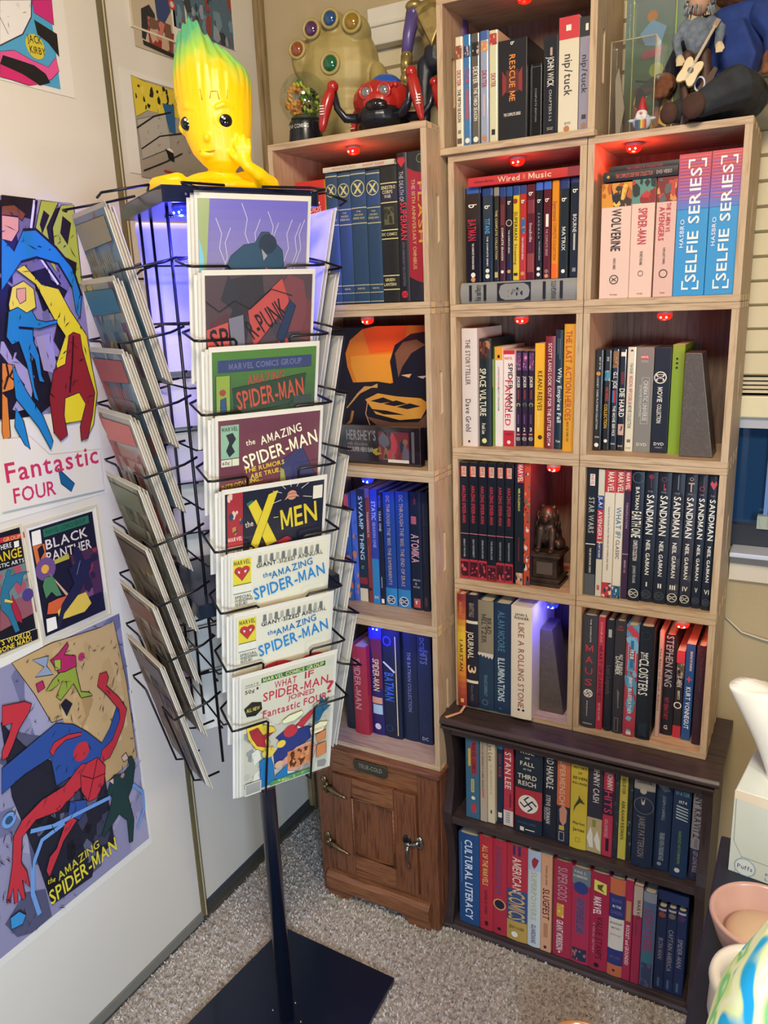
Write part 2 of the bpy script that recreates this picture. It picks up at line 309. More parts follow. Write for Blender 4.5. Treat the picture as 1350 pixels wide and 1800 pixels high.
POSTERS=[
('poster','white bordered poster of pink and blue swirls with signed yellow disc, top left','',[-0.62,-0.4053,1.913,2.105],[-0.62,-0.4372,1.922,2.105],[('r',0,0,1,1,'4a9ac0'),('P',[(0.432,0.367),(0.778,0.272),(0.757,0.422),(0.632,0.598),(0.36,0.757)],'e0dcd4'),('l',[(0.36,0.757),(0.632,0.598),(0.757,0.422),(0.791,0.269)],0.012,'3a3a44'),('l',[(0.472,0.636),(0.405,0.513)],0.006,'3a3a44'),('P',[(0.791,0.269),(1.03,0.203),(1.018,0.424),(0.798,0.373)],'c02870'),('P',[(0.786,0.438),(1.039,0.499),(1.031,0.702),(0.92,0.602),(0.804,0.556)],'17171c'),('P',[(0.351,0.806),(0.51,0.761),(0.69,0.803),(0.881,0.826),(0.989,0.712),(1.008,0.834),(0.896,0.934),(0.686,1.001),(0.315,1.003)],'d8508a'),('P',[(0.376,0.834),(0.526,0.838),(0.714,0.847),(0.836,0.895),(0.877,0.963),(0.749,1.013),(0.568,0.951),(0.332,0.914)],'17171c'),('P',[(0.332,0.914),(0.568,0.951),(0.737,1.006),(0.616,1.04),(0.431,1.027),(0.311,1.028)],'c82a68'),('c',0.757,0.675,0.109,'c8b83c'),('k',0.3,0.1,1,0.6,18,'16151b'),('t','JACK',0.756,0.611,0.169,0.066,'3a3418','h',3.7),('t','KIRBY',0.778,0.704,0.183,0.062,'3a3418','h',3.8)]),
('poster','large poster with blue figures and pink title lettering on lavender machinery','',[-0.86,-0.4499,1.168,1.726],[-0.86,-0.4472,1.346,1.726],[('r',0,0,1,1,'8a7fa2'),('a',0,0,1,1,'8a7fa2 1a1822 9d92b4 1a1822 6f6688',70),('P',[(0.635,0),(0.801,0.001),(0.772,0.091),(0.623,0.071)],'16151c'),('P',[(0.83,0.003),(0.92,0.005),(0.84,0.125),(0.847,0.228),(0.861,0.333),(0.793,0.23),(0.78,0.129)],'a8b040'),('P',[(0.837,0.048),(0.861,0.067),(0.811,0.152),(0.806,0.114)],'16151c'),('P',[(0.839,0.203),(0.872,0.227),(0.851,0.281),(0.821,0.242)],'16151c'),('P',[(0.934,0.014),(1.004,0.008),(0.993,0.387),(0.917,0.373),(0.864,0.254),(0.87,0.123)],'a8b040'),('P',[(0.934,0.066),(0.974,0.095),(0.939,0.198),(0.909,0.146)],'16151c'),('P',[(0.916,0.257),(0.976,0.283),(0.96,0.346),(0.919,0.322)],'16151c'),('l',[(0.794,0.006),(0.757,0.13),(0.777,0.257),(0.858,0.387)],0.012,'d8d0e4'),('l',[(0.806,0.005),(0.768,0.129),(0.788,0.257),(0.871,0.387)],0.01,'16151c'),('P',[(0.603,0.184),(0.654,0.241),(0.715,0.143),(0.779,0.136),(0.874,0.214),(0.95,0.305),(0.981,0.442),(0.954,0.553),(0.936,0.519),(0.932,0.4),(0.874,0.291),(0.764,0.263),(0.68,0.286),(0.565,0.413)],'1f7ab0'),('l',[(0.715,0.143),(0.779,0.136),(0.874,0.214),(0.95,0.305),(0.981,0.442)],0.012,'14141c'),('l',[(0.68,0.286),(0.764,0.263),(0.874,0.291),(0.932,0.4)],0.01,'14141c'),('P',[(0.62,0.086),(0.701,0.089),(0.692,0.147),(0.65,0.199),(0.603,0.189)],'d8987a'),('P',[(0.627,0.046),(0.688,0.036),(0.738,0.071),(0.716,0.103),(0.696,0.085),(0.62,0.086)],'7a4428'),('P',[(0.651,0.322),(0.694,0.3),(0.767,0.387),(0.855,0.408),(0.902,0.51),(0.98,0.639),(0.985,0.783),(0.997,0.931),(0.951,1.089),(0.891,1.168),(0.88,1.062),(0.782,1.061),(0.719,1.1),(0.722,0.925),(0.785,0.765),(0.857,0.632),(0.808,0.548),(0.738,0.387)],'e0cc28'),('P',[(0.876,0.633),(0.904,0.618),(0.941,0.631),(0.943,0.708),(0.96,0.81),(0.983,0.929),(0.951,1.044),(0.906,1.156),(0.864,1.163),(0.869,1.09),(0.92,0.98),(0.89,0.918),(0.808,0.936),(0.789,1.019),(0.792,1.121),(0.75,1.142),(0.72,1.094),(0.722,0.925),(0.768,0.791),(0.835,0.77)],'8c2428'),('l',[(0.901,0.635),(0.873,0.773),(0.838,0.912)],0.01,'3c1014'),('P',[(0.581,0.509),(0.623,0.49),(0.687,0.486),(0.717,0.55),(0.763,0.562),(0.825,0.554),(0.823,0.57),(0.722,0.592),(0.688,0.586),(0.683,0.649),(0.701,0.717),(0.698,0.812),(0.71,0.846),(0.682,0.838),(0.675,0.734),(0.657,0.7),(0.654,0.862),(0.666,0.934),(0.645,0.915),(0.631,0.752),(0.609,0.644),(0.573,0.658),(0.552,0.62),(0.567,0.565)],'1f7ab0'),('l',[(0.619,0.582),(0.693,0.591)],0.012,'14141c'),('P',[(0.616,0.4),(0.677,0.372),(0.723,0.408),(0.721,0.492),(0.67,0.517),(0.629,0.49),(0.588,0.504),(0.587,0.476)],'e0cc38'),('P',[(0.637,0.408),(0.683,0.403),(0.674,0.46),(0.643,0.475),(0.631,0.444)],'d8987a'),('P',[(0.511,0.736),(0.569,0.751),(0.577,0.805),(0.545,0.86),(0.488,0.869)],'d07a30'),('l',[(0.531,0.743),(0.533,0.795),(0.501,0.855)],0.01,'2a1810'),('l',[(0.567,0.759),(0.538,0.801),(0.562,0.825)],0.01,'2a1810'),('P',[(0.488,0.869),(0.511,0.898),(0.495,1.077),(0.462,1.09),(0.458,1.049)],'d07a30'),('P',[(0.558,0.745),(0.612,0.884),(0.673,1.002),(0.707,1.135),(0.688,1.174),(0.641,1.053),(0.549,0.903)],'1f7ab0'),('p',[(0.452,1.08),(0.592,1.094),(0.678,1.2),(0.965,1.227),(0.961,1.443),(0.396,1.416)],'dcd4c4'),('P',[(0.542,0.945),(0.571,1.014),(0.582,1.154),(0.558,1.127),(0.522,1.033)],'1f7ab0'),('P',[(0.71,1.271),(0.791,1.372),(0.766,1.408),(0.716,1.354)],'175a84'),('k',0,0,1,0.98,170,'16151b'),('t','Fantastic',0.695,1.244,0.506,0.092,'c03058','h',-0.8),('t','FOUR',0.573,1.36,0.221,0.071,'c03058','h',-2.1)]),
('comic_print','framed comic print with black green cover and pale block title','',[-0.655,-0.483,0.9109,1.15],[-0.645,-0.496,0.926,1.139],[('r',0,0,1,1,'1a1826'),('P',[(0.197,0.025),(0.925,0.024),(0.925,0.102),(0.195,0.104)],'2a6a50'),('t','MARVEL COMICS GROUP',0.549,0.063,0.636,0.041,'1a3a30','h',-0),('P',[(0.03,0.019),(0.165,0.019),(0.157,0.149),(0.014,0.146)],'e6e0d0'),('P',[(0.014,0.146),(0.19,0.156),(0.197,0.333),(0.029,0.318)],'c86a38'),('P',[(0.08,0.186),(0.155,0.159),(0.171,0.231),(0.087,0.293)],'1a1826'),('k',0.05,0.35,0.95,0.95,60,'14121c'),('t','BLACK',0.536,0.174,0.666,0.088,'d8ccc0','h',-0.1),('t','PANTHER',0.549,0.292,0.717,0.089,'d8ccc0','h',-0.7),('l',[(0.192,0.353),(0.914,0.352)],0.01,'a02838'),('P',[(0.294,0.333),(0.524,0.316),(0.528,0.372),(0.292,0.375)],'b0a83c'),('c',0.149,0.387,0.152,'6a4a78'),('c',0.141,0.385,0.058,'d8a040'),('P',[(0.163,0.401),(0.46,0.724),(0.405,0.722)],'c8a080'),('a',0.55,0.35,1,0.8,'4a2a40 7a4a6a 2a2030 8a3038',12),('P',[(0.113,0.459),(0.233,0.471),(0.324,0.679),(0.237,0.669),(0.18,0.611),(0.082,0.652),(0.062,0.528)],'4a7a50'),('P',[(0.105,0.702),(0.249,0.694),(0.411,0.701),(0.495,0.659),(0.613,0.716),(0.46,0.803),(0.215,0.829),(0.062,0.8)],'c85a30'),('P',[(0.42,0.737),(0.704,0.738),(0.769,0.87),(0.639,0.924),(0.377,0.912),(0.233,0.901),(0.22,0.809)],'d8b848'),('P',[(0.61,0.268),(0.696,0.296),(0.757,0.438),(0.874,0.435),(0.83,0.539),(0.711,0.626),(0.613,0.716),(0.317,0.856),(0.209,0.996),(0.164,0.961),(0.304,0.763),(0.543,0.615),(0.488,0.463),(0.589,0.429)],'22223c'),('l',[(0.684,0.422),(0.598,0.543)],0.008,'8a8aa8'),('P',[(0.036,0.837),(0.183,0.849),(0.181,0.966),(0.021,0.966)],'e6e0d0')]),
('comic_print','framed comic print with blue caped figure and two line yellow title','',[-0.86,-0.659,0.9249,1.155],[-0.81,-0.6612,0.9411,1.152],[('r',0,0,1,1,'17171e'),('P',[(0.707,0.048),(1.037,0.061),(1.041,0.109),(0.694,0.096)],'b83040'),('k',0.35,0.35,1,0.85,60,'14121c'),('t','GROUP',0.863,0.081,0.236,0.034,'e8b048','h',-3.8),('t','WHERE',0.732,0.134,0.216,0.043,'d8d4cc','h',-1.5),('P',[(0.877,0.117),(0.949,0.117),(0.943,0.172),(0.871,0.173)],'e6e0d0'),('t','STRANGE',0.664,0.212,0.598,0.082,'d8b828','h',-3),('t','MYSTIC ARTS',0.75,0.293,0.452,0.034,'d8d4c8','h',-4),('P',[(0.632,0.337),(1.014,0.344),(1.032,0.805),(0.499,0.848)],'8a5058'),('a',0.45,0.33,0.98,0.62,'6a7a78 a05060 8a8a80 a84a58 5a6a60',26),('c',0.944,0.62,0.081,'4a3a78'),('P',[(0.588,0.506),(0.727,0.332),(0.769,0.352),(0.756,0.401),(0.885,0.4),(1.012,0.418),(0.926,0.43),(0.87,0.522),(0.819,0.468),(0.691,0.531),(0.698,0.691),(0.755,0.909),(0.689,0.912),(0.634,0.753),(0.55,0.652)],'2a6a84'),('P',[(0.729,0.567),(0.806,0.773),(0.802,0.852),(0.732,0.806),(0.698,0.691)],'a02438'),('P',[(0.631,0.579),(0.73,0.625),(0.71,0.641),(0.609,0.605)],'d8b848'),('P',[(0.476,0.936),(0.993,0.959),(0.987,1.052),(0.45,1.035)],'17171e'),('l',[(0.479,0.927),(0.994,0.954)],0.006,'e6e0d0'),('t',"'S WORLD",0.68,0.96,0.417,0.05,'e8c838','h',-5.5),('t','GONE MAD!',0.651,1.015,0.482,0.045,'e8c838','h',-2.9)]),
('poster','large poster with acrobat in red and blue above yellow title, lowest on door','',[-0.86,-0.4546,0.33,0.9628],[-0.85,-0.4625,0.3492,0.9055],[('r',0,0,1,1,'6a6a88'),('a',0,0,1,1,'8a86a0 6a6a88 9a96ac 52526a',30),('P',[(0.324,-0.001),(0.553,-0.007),(0.954,0.027),(0.985,0.286),(0.988,0.614),(0.73,0.634),(0.692,0.306),(0.482,0.277),(0.415,0.144)],'b89868'),('a',0.55,0.02,0.95,0.5,'c0a070 a88858 b89868 c8ac80',26),('P',[(0.43,0.02),(0.523,0.032),(0.502,0.064),(0.532,0.106),(0.43,0.084),(0.488,0.064)],'8a96a8'),('P',[(0.216,0.18),(0.309,0.301),(0.446,0.421),(0.708,0.725),(0.571,0.964),(0.313,0.95),(0.27,0.712),(0.205,0.455)],'20222e'),('a',0.3,0.45,0.75,0.9,'20222e 3a3c50 20222e 5a5c70 16161e',30),('P',[(0.612,0.065),(0.661,0.069),(0.668,0.16),(0.675,0.22),(0.724,0.238),(0.742,0.258),(0.67,0.243),(0.636,0.173),(0.594,0.193),(0.547,0.211),(0.525,0.19),(0.578,0.143),(0.505,0.157),(0.473,0.15),(0.52,0.124),(0.573,0.108)],'8a9a38'),('P',[(0.525,0.05),(0.576,0.039),(0.639,0.013),(0.642,0.028),(0.608,0.053),(0.674,0.077),(0.671,0.116),(0.599,0.116),(0.559,0.108)],'a82858'),('P',[(0.545,0.055),(0.584,0.063),(0.576,0.098),(0.542,0.094)],'9aa840'),('P',[(0.424,0.108),(0.463,0.108),(0.47,0.136),(0.429,0.14)],'a82858'),('P',[(0.543,0.227),(0.575,0.215),(0.61,0.246),(0.566,0.28),(0.558,0.255)],'1c1c28'),('c',0.707,0.091,0.021,'b03060'),('P',[(0.152,0.421),(0.175,0.334),(0.374,0.303),(0.501,0.284),(0.598,0.324),(0.673,0.382),(0.755,0.461),(0.82,0.424),(0.887,0.351),(0.937,0.349),(0.943,0.395),(0.875,0.469),(0.805,0.522),(0.715,0.53),(0.638,0.528),(0.53,0.514),(0.444,0.513),(0.438,0.396),(0.284,0.4)],'2a4a8c'),('P',[(0.779,0.231),(0.804,0.19),(0.85,0.195),(0.86,0.222),(0.837,0.25),(0.91,0.322),(0.953,0.386),(0.914,0.447),(0.842,0.506),(0.794,0.537),(0.721,0.537),(0.749,0.49),(0.825,0.475),(0.898,0.409),(0.899,0.37),(0.867,0.33),(0.836,0.29)],'b8303a'),('P',[(0.437,0.373),(0.471,0.349),(0.556,0.35),(0.638,0.371),(0.635,0.384),(0.537,0.366),(0.477,0.379),(0.452,0.397)],'b8303a'),('c',0.621,0.444,0.052,'b8303a'),('P',[(0.723,0.528),(0.609,0.492),(0.489,0.532),(0.35,0.53),(0.231,0.556),(0.169,0.594),(0.138,0.692),(0.1,0.764),(0.076,0.808),(0.092,0.819),(0.122,0.775),(0.113,0.835),(0.132,0.837),(0.145,0.787),(0.157,0.841),(0.176,0.842),(0.175,0.769),(0.209,0.817),(0.207,0.75),(0.186,0.705),(0.215,0.616),(0.301,0.588),(0.433,0.613),(0.54,0.59),(0.629,0.567),(0.702,0.586)],'b8303a'),('P',[(0.644,0.501),(0.713,0.505),(0.756,0.559),(0.733,0.623),(0.668,0.662),(0.615,0.654),(0.583,0.596),(0.593,0.528)],'b8303a'),('l',[(0.712,0.509),(0.664,0.582),(0.616,0.649)],0.006,'5a1420'),('l',[(0.598,0.535),(0.665,0.577),(0.749,0.588)],0.006,'5a1420'),('P',[(0.507,0.606),(0.603,0.639),(0.602,0.677),(0.543,0.7),(0.481,0.652)],'2a4a8c'),('P',[(0.481,0.652),(0.53,0.693),(0.43,0.738),(0.393,0.773),(0.321,0.833),(0.308,0.802),(0.34,0.759),(0.386,0.746)],'b8303a'),('P',[(0.231,0.123),(0.349,0.147),(0.382,0.167),(0.363,0.191),(0.295,0.231),(0.245,0.28),(0.213,0.306),(0.183,0.305),(0.19,0.276),(0.239,0.231),(0.266,0.198),(0.213,0.19)],'b8303a'),('P',[(0.799,0.619),(0.861,0.639),(0.916,0.623),(0.908,0.582),(0.941,0.59),(0.957,0.632),(0.92,0.716),(0.878,0.749),(0.896,0.862),(0.867,0.949),(0.842,0.943),(0.848,0.84),(0.8,0.792),(0.681,0.839),(0.669,0.823),(0.745,0.742),(0.771,0.702),(0.737,0.675),(0.769,0.639)],'1e3a38'),('c',0.86,0.644,0.014,'a88070'),('P',[(0.869,0.567),(0.905,0.561),(0.915,0.59),(0.88,0.591)],'c8a898'),('P',[(0.764,0.629),(0.797,0.628),(0.79,0.655)],'c8a898'),('l',[(0.922,0.711),(0.987,0.775),(0.979,0.847),(0.911,0.909)],0.018,'6a94c8'),('l',[(0.261,0.615),(0.388,0.652),(0.602,0.677),(0.756,0.696)],0.022,'6a94c8'),('l',[(0.454,0.671),(0.313,0.675),(0.241,0.744),(0.215,0.848),(0.231,0.942)],0.024,'6a94c8'),('c',0.162,0.524,0.038,'6a94c8'),('c',0.162,0.524,0.021,'2a4a6a'),('k',0.3,0,1,0.9,120,'22222c'),('k',0,0.4,0.6,1,70,'20242e'),('t','the',0.328,0.849,0.048,0.021,'c8b838','h',-17.3),('t','AMAZING',0.502,0.851,0.275,0.033,'c8b838','h',3.3),('t','SPIDER-MAN',0.525,0.906,0.45,0.058,'d8c838','h',2.9),('P',[(0.078,0.872),(0.129,0.872),(0.16,0.904),(0.134,0.928),(0.073,0.916)],'3a8ac0')]),
('comic_print','framed comic print with red round shield, highest on right door panel','',[-0.225,-0.0534,2.08,2.175],[-0.218,-0.1012,2.047,2.177],[('r',0,0,1,1,'b8a88c'),('P',[(0.231,0.43),(0.44,0.324),(0.56,0.432),(0.568,0.715),(0.451,0.74),(0.393,0.591),(0.264,0.862),(0.185,0.847)],'20222c'),('P',[(0.596,0.222),(0.954,0.134),(0.986,0.291),(0.805,0.498),(0.723,0.64),(0.611,0.46)],'2a3c68'),('c',1.034,0.18,0.091,'b03a38'),('c',1.034,0.18,0.051,'c8c0b0'),('P',[(0.612,0.623),(1.019,0.616),(0.937,0.928),(0.538,0.885)],'8a2a28'),('a',0.35,0.5,0.95,0.95,'8a2a28 b89a80 6a4a3c b87060',20),('P',[(0.179,0.88),(0.996,0.933),(1.001,0.991),(0.195,0.941)],'1a1a1e')]),
('comic_print','comic print in grey blue behind the yellow bust','',[-0.095,0.1146,2.113,2.223],[-0.09,0.1062,2.113,2.224],[('r',0,0,1,1,'5a7484'),('P',[(0.367,0.367),(0.546,0.281),(0.577,0.623),(0.451,0.73)],'7a2a2c'),('a',0,0,1,1,'4a6474 6a8490 2a343c 8a3a34 8a949a',40),('k',0,0,1,1,50,'14161b')]),
('poster','white bordered black and yellow poster behind the yellow bust','',[-0.2705,0.1536,1.802,1.998],[-0.2403,0.1073,1.797,1.988],[('r',0,0,1,1,'9a9080'),('P',[(0,-0.006),(0.324,0.064),(0.469,0.164),(0.306,0.275),(0.151,0.266),(0.01,0.395),(0.004,0.258)],'d0b838'),('a',0.02,0.02,0.4,0.3,'d0b838 1a1a1c d8c048 1a1a1c',26),('P',[(0.239,0.192),(0.339,0.182),(0.33,0.476),(0.28,0.472)],'2a5a84'),('P',[(0.008,0.424),(0.255,0.291),(0.276,0.64),(0.019,0.819)],'a8a090'),('l',[(0,0.511),(0.153,0.351),(0.307,0.263)],0.01,'1a1a1c'),('l',[(0.019,0.716),(0.185,0.545),(0.393,0.458)],0.008,'1a1a1c'),('l',[(0.018,0.935),(0.212,0.804),(0.375,0.675)],0.008,'1a1a1c'),('c',0.261,0.703,0.031,'d8d0c0'),('P',[(0.224,0.665),(0.291,0.696),(0.294,0.786),(0.245,0.767)],'1a1a1c'),('k',0.05,0.05,0.95,0.95,60,'1c1a18'),('l',[(0.194,0.898),(0.274,0.905)],0.012,'a83038'),('P',[(0.93,0.488),(1.022,0.519),(1.028,0.619),(0.925,0.642)],'17171a')]),
]
BOOKS=[
('A','d',.1598,.1756,.004,1.815,.195,0,'dccdb0','cream disc case with red and black title',[('a',.1,.08,.9,.2,'8a4a3a c98a6a',5),('t','DEXTER',.5,.37,.14,.5,'a03030','d'),('t','THE FIFTH SEASON',.5,.62,.3,.42,'2a2522','d'),('t','III',.5,.86,.03,.4,'444444','d'),('r',.2,.92,.8,.97,'5a5048')]),
('A','d',.1762,.1924,.004,1.815,.1959,0,'3a75a8','blue disc case with pink title',[('a',.1,.1,.9,.2,'2a3a5a c9a090',5),('t','DEXTER',.5,.37,.14,.5,'b04858','d'),('r',.3,.48,.7,.76,'a05868'),('c',.5,.95,.3,'e9e2cf')]),
('A','d',.1934,.2104,.004,1.815,.1954,0,'5d574e','grey disc case with cream title',[('a',.1,.08,.9,.2,'1a1a1e d0b090',5),('t','DEXTER',.5,.37,.15,.55,'e9e2cf','d'),('t','THE THIRD SEASON',.5,.63,.3,.42,'e9e2cf','d'),('c',.5,.95,.3,'e9e2cf')]),
('A','d',.2113,.2285,.004,1.815,.196,0,'96a2b8','silver blue disc case with red title',[('r',0,0,1,.08,'3f5f9a'),('a',.1,.09,.9,.18,'c98a5a e0b080',5),('t','DEXTER',.5,.42,.15,.55,'a83038','d'),('r',.35,.55,.6,.75,'c0a8b0'),('c',.5,.95,.3,'c08050')]),
('A','d',.2294,.2469,.004,1.815,.1941,0,'d3cfa8','pale cream disc case with red title',[('a',.1,.03,.9,.13,'b03a30 7a3a30 d0a080',6),('t','DEXTER',.5,.44,.12,.5,'a83038','d'),('r',.3,.88,.7,.93,'222222')]),
('A','s',.2478,.304,.004,1.815,.1724,.15,'18181f','wide black boxed set with orange title over red cross',[('t','b',.5,.04,.03,.13,'e9e2cf','d'),('p',[(.15,.3),(.45,.45),(.15,.55)],'8a2a26'),('p',[(.85,.28),(.5,.45),(.85,.53)],'8a2a26'),('r',.28,.3,.72,.52,'54251f'),('t','RESCUE ME',.5,.38,.46,.2,'e08a3a','d'),('t','THE COMPLETE SERIES',.5,.74,.6,.03,'e9e2cf','h')]),
('A','d',.3046,.3292,.02,1.815,.1283,0,'16171b','short plain black case with thin white print',[('o2',.06,.04,.94,.97,.02,'8a8478'),('t','COMPLETE EDITION',.5,.55,.45,.14,'8a8a86','d')]),
('A','d',.3356,.3639,.004,1.815,.1658,0,'25282f','tall charcoal boxed set with white title',[('r',.45,.12,.6,.2,'b89888'),('t','JOHN WICK',.5,.36,.3,.42,'d8d4c8','d'),('t','CHAPTERS 1-3',.5,.7,.32,.18,'a8a49c','d'),('t','IX',.5,.94,.03,.4,'b0a080','d')]),
('A','s',.3645,.4012,.004,1.815,.1904,0,'d9cfb6','white boxed set with red top and slash title',[('r',0,0,1,.19,'c8323a'),('r',.35,.07,.6,.12,'e9e2cf'),('t','nip/tuck',.5,.5,.36,.4,'3a3a3a','d'),('t','DVD',.5,.92,.3,.02,'222244','h'),('c',.45,.97,.15,'b07848')]),
('A','s',.4025,.4225,.004,1.815,.1847,0,'8f8a9c','lilac grey boxed set with black top',[('r',0,0,1,.17,'1b1b20'),('r',.5,.06,.75,.12,'e9e2cf'),('t','nip/tuck',.5,.5,.34,.5,'2a2a30','d'),('r',.3,.86,.7,.9,'33333a'),('c',.5,.96,.25,'9a7058')]),
('B','d',.1734,.2078,.012,1.5565,.1818,0,'1d1a24','wide black disc case with red title',[('r',0,0,1,.06,'2f5aa8'),('t','b',.5,.19,.036,.5,'e9e2cf','d'),('t','BATMAN',.45,.44,.22,.5,'c02a3a','d'),('t','THE COMPLETE TELEVISION SERIES',.5,.72,.28,.12,'e9e2cf','d'),('c',.5,.92,.14,'e9e2cf'),('c',.5,.97,.14,'c88a60')]),
('B','d',.2106,.2331,.012,1.5565,.1782,0,'22303f','slate disc case with pale blue title',[('r',0,0,1,.08,'1d3a78'),('t','b',.5,.2,.036,.5,'e9e2cf','d'),('t','TITANS',.5,.4,.16,.45,'5aa0c8','d'),('t','THE COMPLETE SERIES',.5,.67,.32,.14,'e9e2cf','d'),('c',.5,.88,.18,'e9e2cf'),('c',.5,.94,.2,'e9e2cf')]),
('B','d',.2354,.2463,.012,1.5565,.178,0,'2a2420','narrow black case with cream lettering',[('r',0,0,1,.09,'8a8478'),('t','THE COMPLETE COLLECTION',.5,.5,.52,.4,'c8b878','d'),('r',.2,.9,.8,.96,'b8a868')]),
('B','d',.2473,.2601,.012,1.5565,.1769,0,'4a1f2a','narrow maroon and black disc case',[('r',0,0,1,.1,'1d3a78'),('r',.2,.18,.8,.4,'6a2830'),('t','COMPLETE SEASON',.5,.6,.35,.3,'e9e2cf','d'),('c',.5,.9,.25,'e9e2cf')]),
('B','d',.2611,.2738,.012,1.5565,.1766,0,'1b1b24','narrow black disc case with white ring',[('r',0,0,1,.1,'1d4a88'),('t','b',.5,.17,.036,.5,'e9e2cf','d'),('o',.5,.38,.4,.1,'c8b898'),('t','THE COMPLETE SERIES',.5,.58,.25,.2,'e9e2cf','d'),('c',.5,.9,.28,'c88a60')]),
('B','d',.2748,.2882,.012,1.5565,.177,0,'d8b820','bright yellow disc case with black script title',[('r',0,0,1,.1,'1d3a78'),('c',.4,.16,.35,'8a2a26'),('t','SUPERMAN',.5,.42,.3,.5,'1a1a1a','d'),('t','Streaming',.5,.72,.22,.4,'1a1a1a','d'),('r',.2,.92,.8,.95,'222222')]),
('B','d',.2892,.3024,.012,1.5565,.1764,0,'b8302c','red disc case with blue square print',[('r',0,0,1,.09,'1d3a78'),('t','b',.5,.17,.036,.5,'e9e2cf','d'),('a',.2,.34,.85,.5,'3a5a8a c8b060 882222',8),('t','THE COMPLETE SERIES',.5,.66,.24,.22,'e9e2cf','d'),('c',.5,.93,.3,'c88a60')]),
('B','d',.3034,.3203,.012,1.5565,.1768,0,'5a1a22','maroon disc case with ribbed spine',[('r',.1,.16,.9,.3,'7a2830'),('t','b',.5,.1,.036,.5,'e9e2cf','d'),('t','Smallville',.5,.5,.2,.3,'d0b8a8','d'),('r',.1,.72,.9,.92,'8a3a30')]),
('B','d',.3213,.3352,.012,1.5565,.1782,0,'1a1b22','black disc case with blue top and spaced title',[('r',0,0,1,.08,'3a62b8'),('t','b',.5,.19,.036,.5,'e9e2cf','d'),('t','S A N D M A N',.5,.44,.26,.25,'9a9a9a','d'),('t','THE COMPLETE SERIES',.6,.7,.2,.2,'a8a8a8','d'),('c',.5,.89,.25,'e9e2cf'),('c',.5,.95,.25,'e9e2cf')]),
('B','d',.3367,.3519,.012,1.5565,.1787,0,'5c1a24','wine red disc case with blue top',[('r',0,0,1,.08,'3a62b8'),('t','b',.5,.19,.036,.5,'e9e2cf','d'),('r',.35,.33,.7,.46,'e9e2cf'),('t','THE COMPLETE SERIES',.5,.62,.28,.3,'b89090','d'),('c',.5,.92,.25,'8a6a6a'),('c',.5,.97,.25,'c88a60')]),
('B','d',.3529,.3672,.012,1.5565,.1792,0,'e08a1c','orange disc case with scribbled dark title',[('t','Supernatural',.5,.31,.2,.5,'7a2a3a','d'),('t','COMPLETE COLLECTION',.5,.62,.38,.4,'9a3a20','d'),('r',.1,.85,.9,1,'e8641a')]),
('B','d',.3684,.3866,.012,1.5565,.1803,0,'22282c','black disc case with white widely spaced title',[('r',0,0,1,.1,'1a2c66'),('t','b',.5,.21,.036,.5,'e9e2cf','d'),('t','MATRIX',.5,.6,.24,.38,'d8d4c4','d'),('c',.5,.93,.2,'e9e2cf')]),
('B','d',.3889,.4078,.012,1.5565,.1797,0,'20242c','black disc case with bold title beside right panel',[('r',0,0,1,.05,'1a2c66'),('t','b',.5,.13,.036,.5,'e9e2cf','d'),('t','BOURNE',.5,.45,.18,.36,'d8d4c4','d'),('r',.4,.55,.6,.72,'b0b0ac'),('r',.35,.9,.7,.94,'8a8a90')]),
('F','s',.4498,.5039,.006,1.514,.2041,.16,'e6c2ae','pink white slipcase with black title and orange art',[('a',0,0,1,.2,'d8902a b85a1a 3a2a20 e8b848',16),('p',[(.3,.01),(.36,.14),(.5,.18),(.64,.14),(.7,.01),(.6,.1),(.4,.1)],'1d1a18'),('t','WOLVERINE',.52,.4,.36,.32,'17141a','d'),('t','WEAPON X OMNIBUS',.5,.69,.1,.09,'5a4a48','d'),('o',.5,.83,.13,.025,'222226'),('t','X',.5,.83,.2,.03,'222226','h'),('t','TITAN',.5,.965,.25,.012,'6a4a48','h')]),
('F','s',.5046,.5454,.006,1.514,.2067,.16,'e6c2ae','pink white slipcase with red title and green art',[('a',0,0,1,.2,'5a8a7a 8a2020 c03028 1d2a2a',16),('t','SPIDER-MAN',.5,.39,.3,.38,'c03040','d'),('t','THE DARKEST HOURS OMNIBUS',.5,.66,.12,.12,'5a4a48','d'),('o',.5,.79,.1,.02,'3a3436'),('t','TITAN',.5,.965,.25,.012,'6a4a48','h')]),
('F','s',.5482,.5825,.006,1.514,.2056,.16,'dfb4a4','pink white slipcase with double title',[('a',0,0,1,.2,'7a1a1a c0402a d8904a 5a5a5a',16),('t','THE X-MEN VS',.62,.33,.24,.22,'c03040','d'),('t','AVENGERS',.3,.38,.28,.28,'c03040','d'),('t','KAMA QUEST OMNIBUS',.5,.65,.14,.12,'5a4a48','d'),('o',.5,.8,.18,.04,'222226'),('t','TITAN',.5,.965,.25,.012,'6a4a48','h')]),
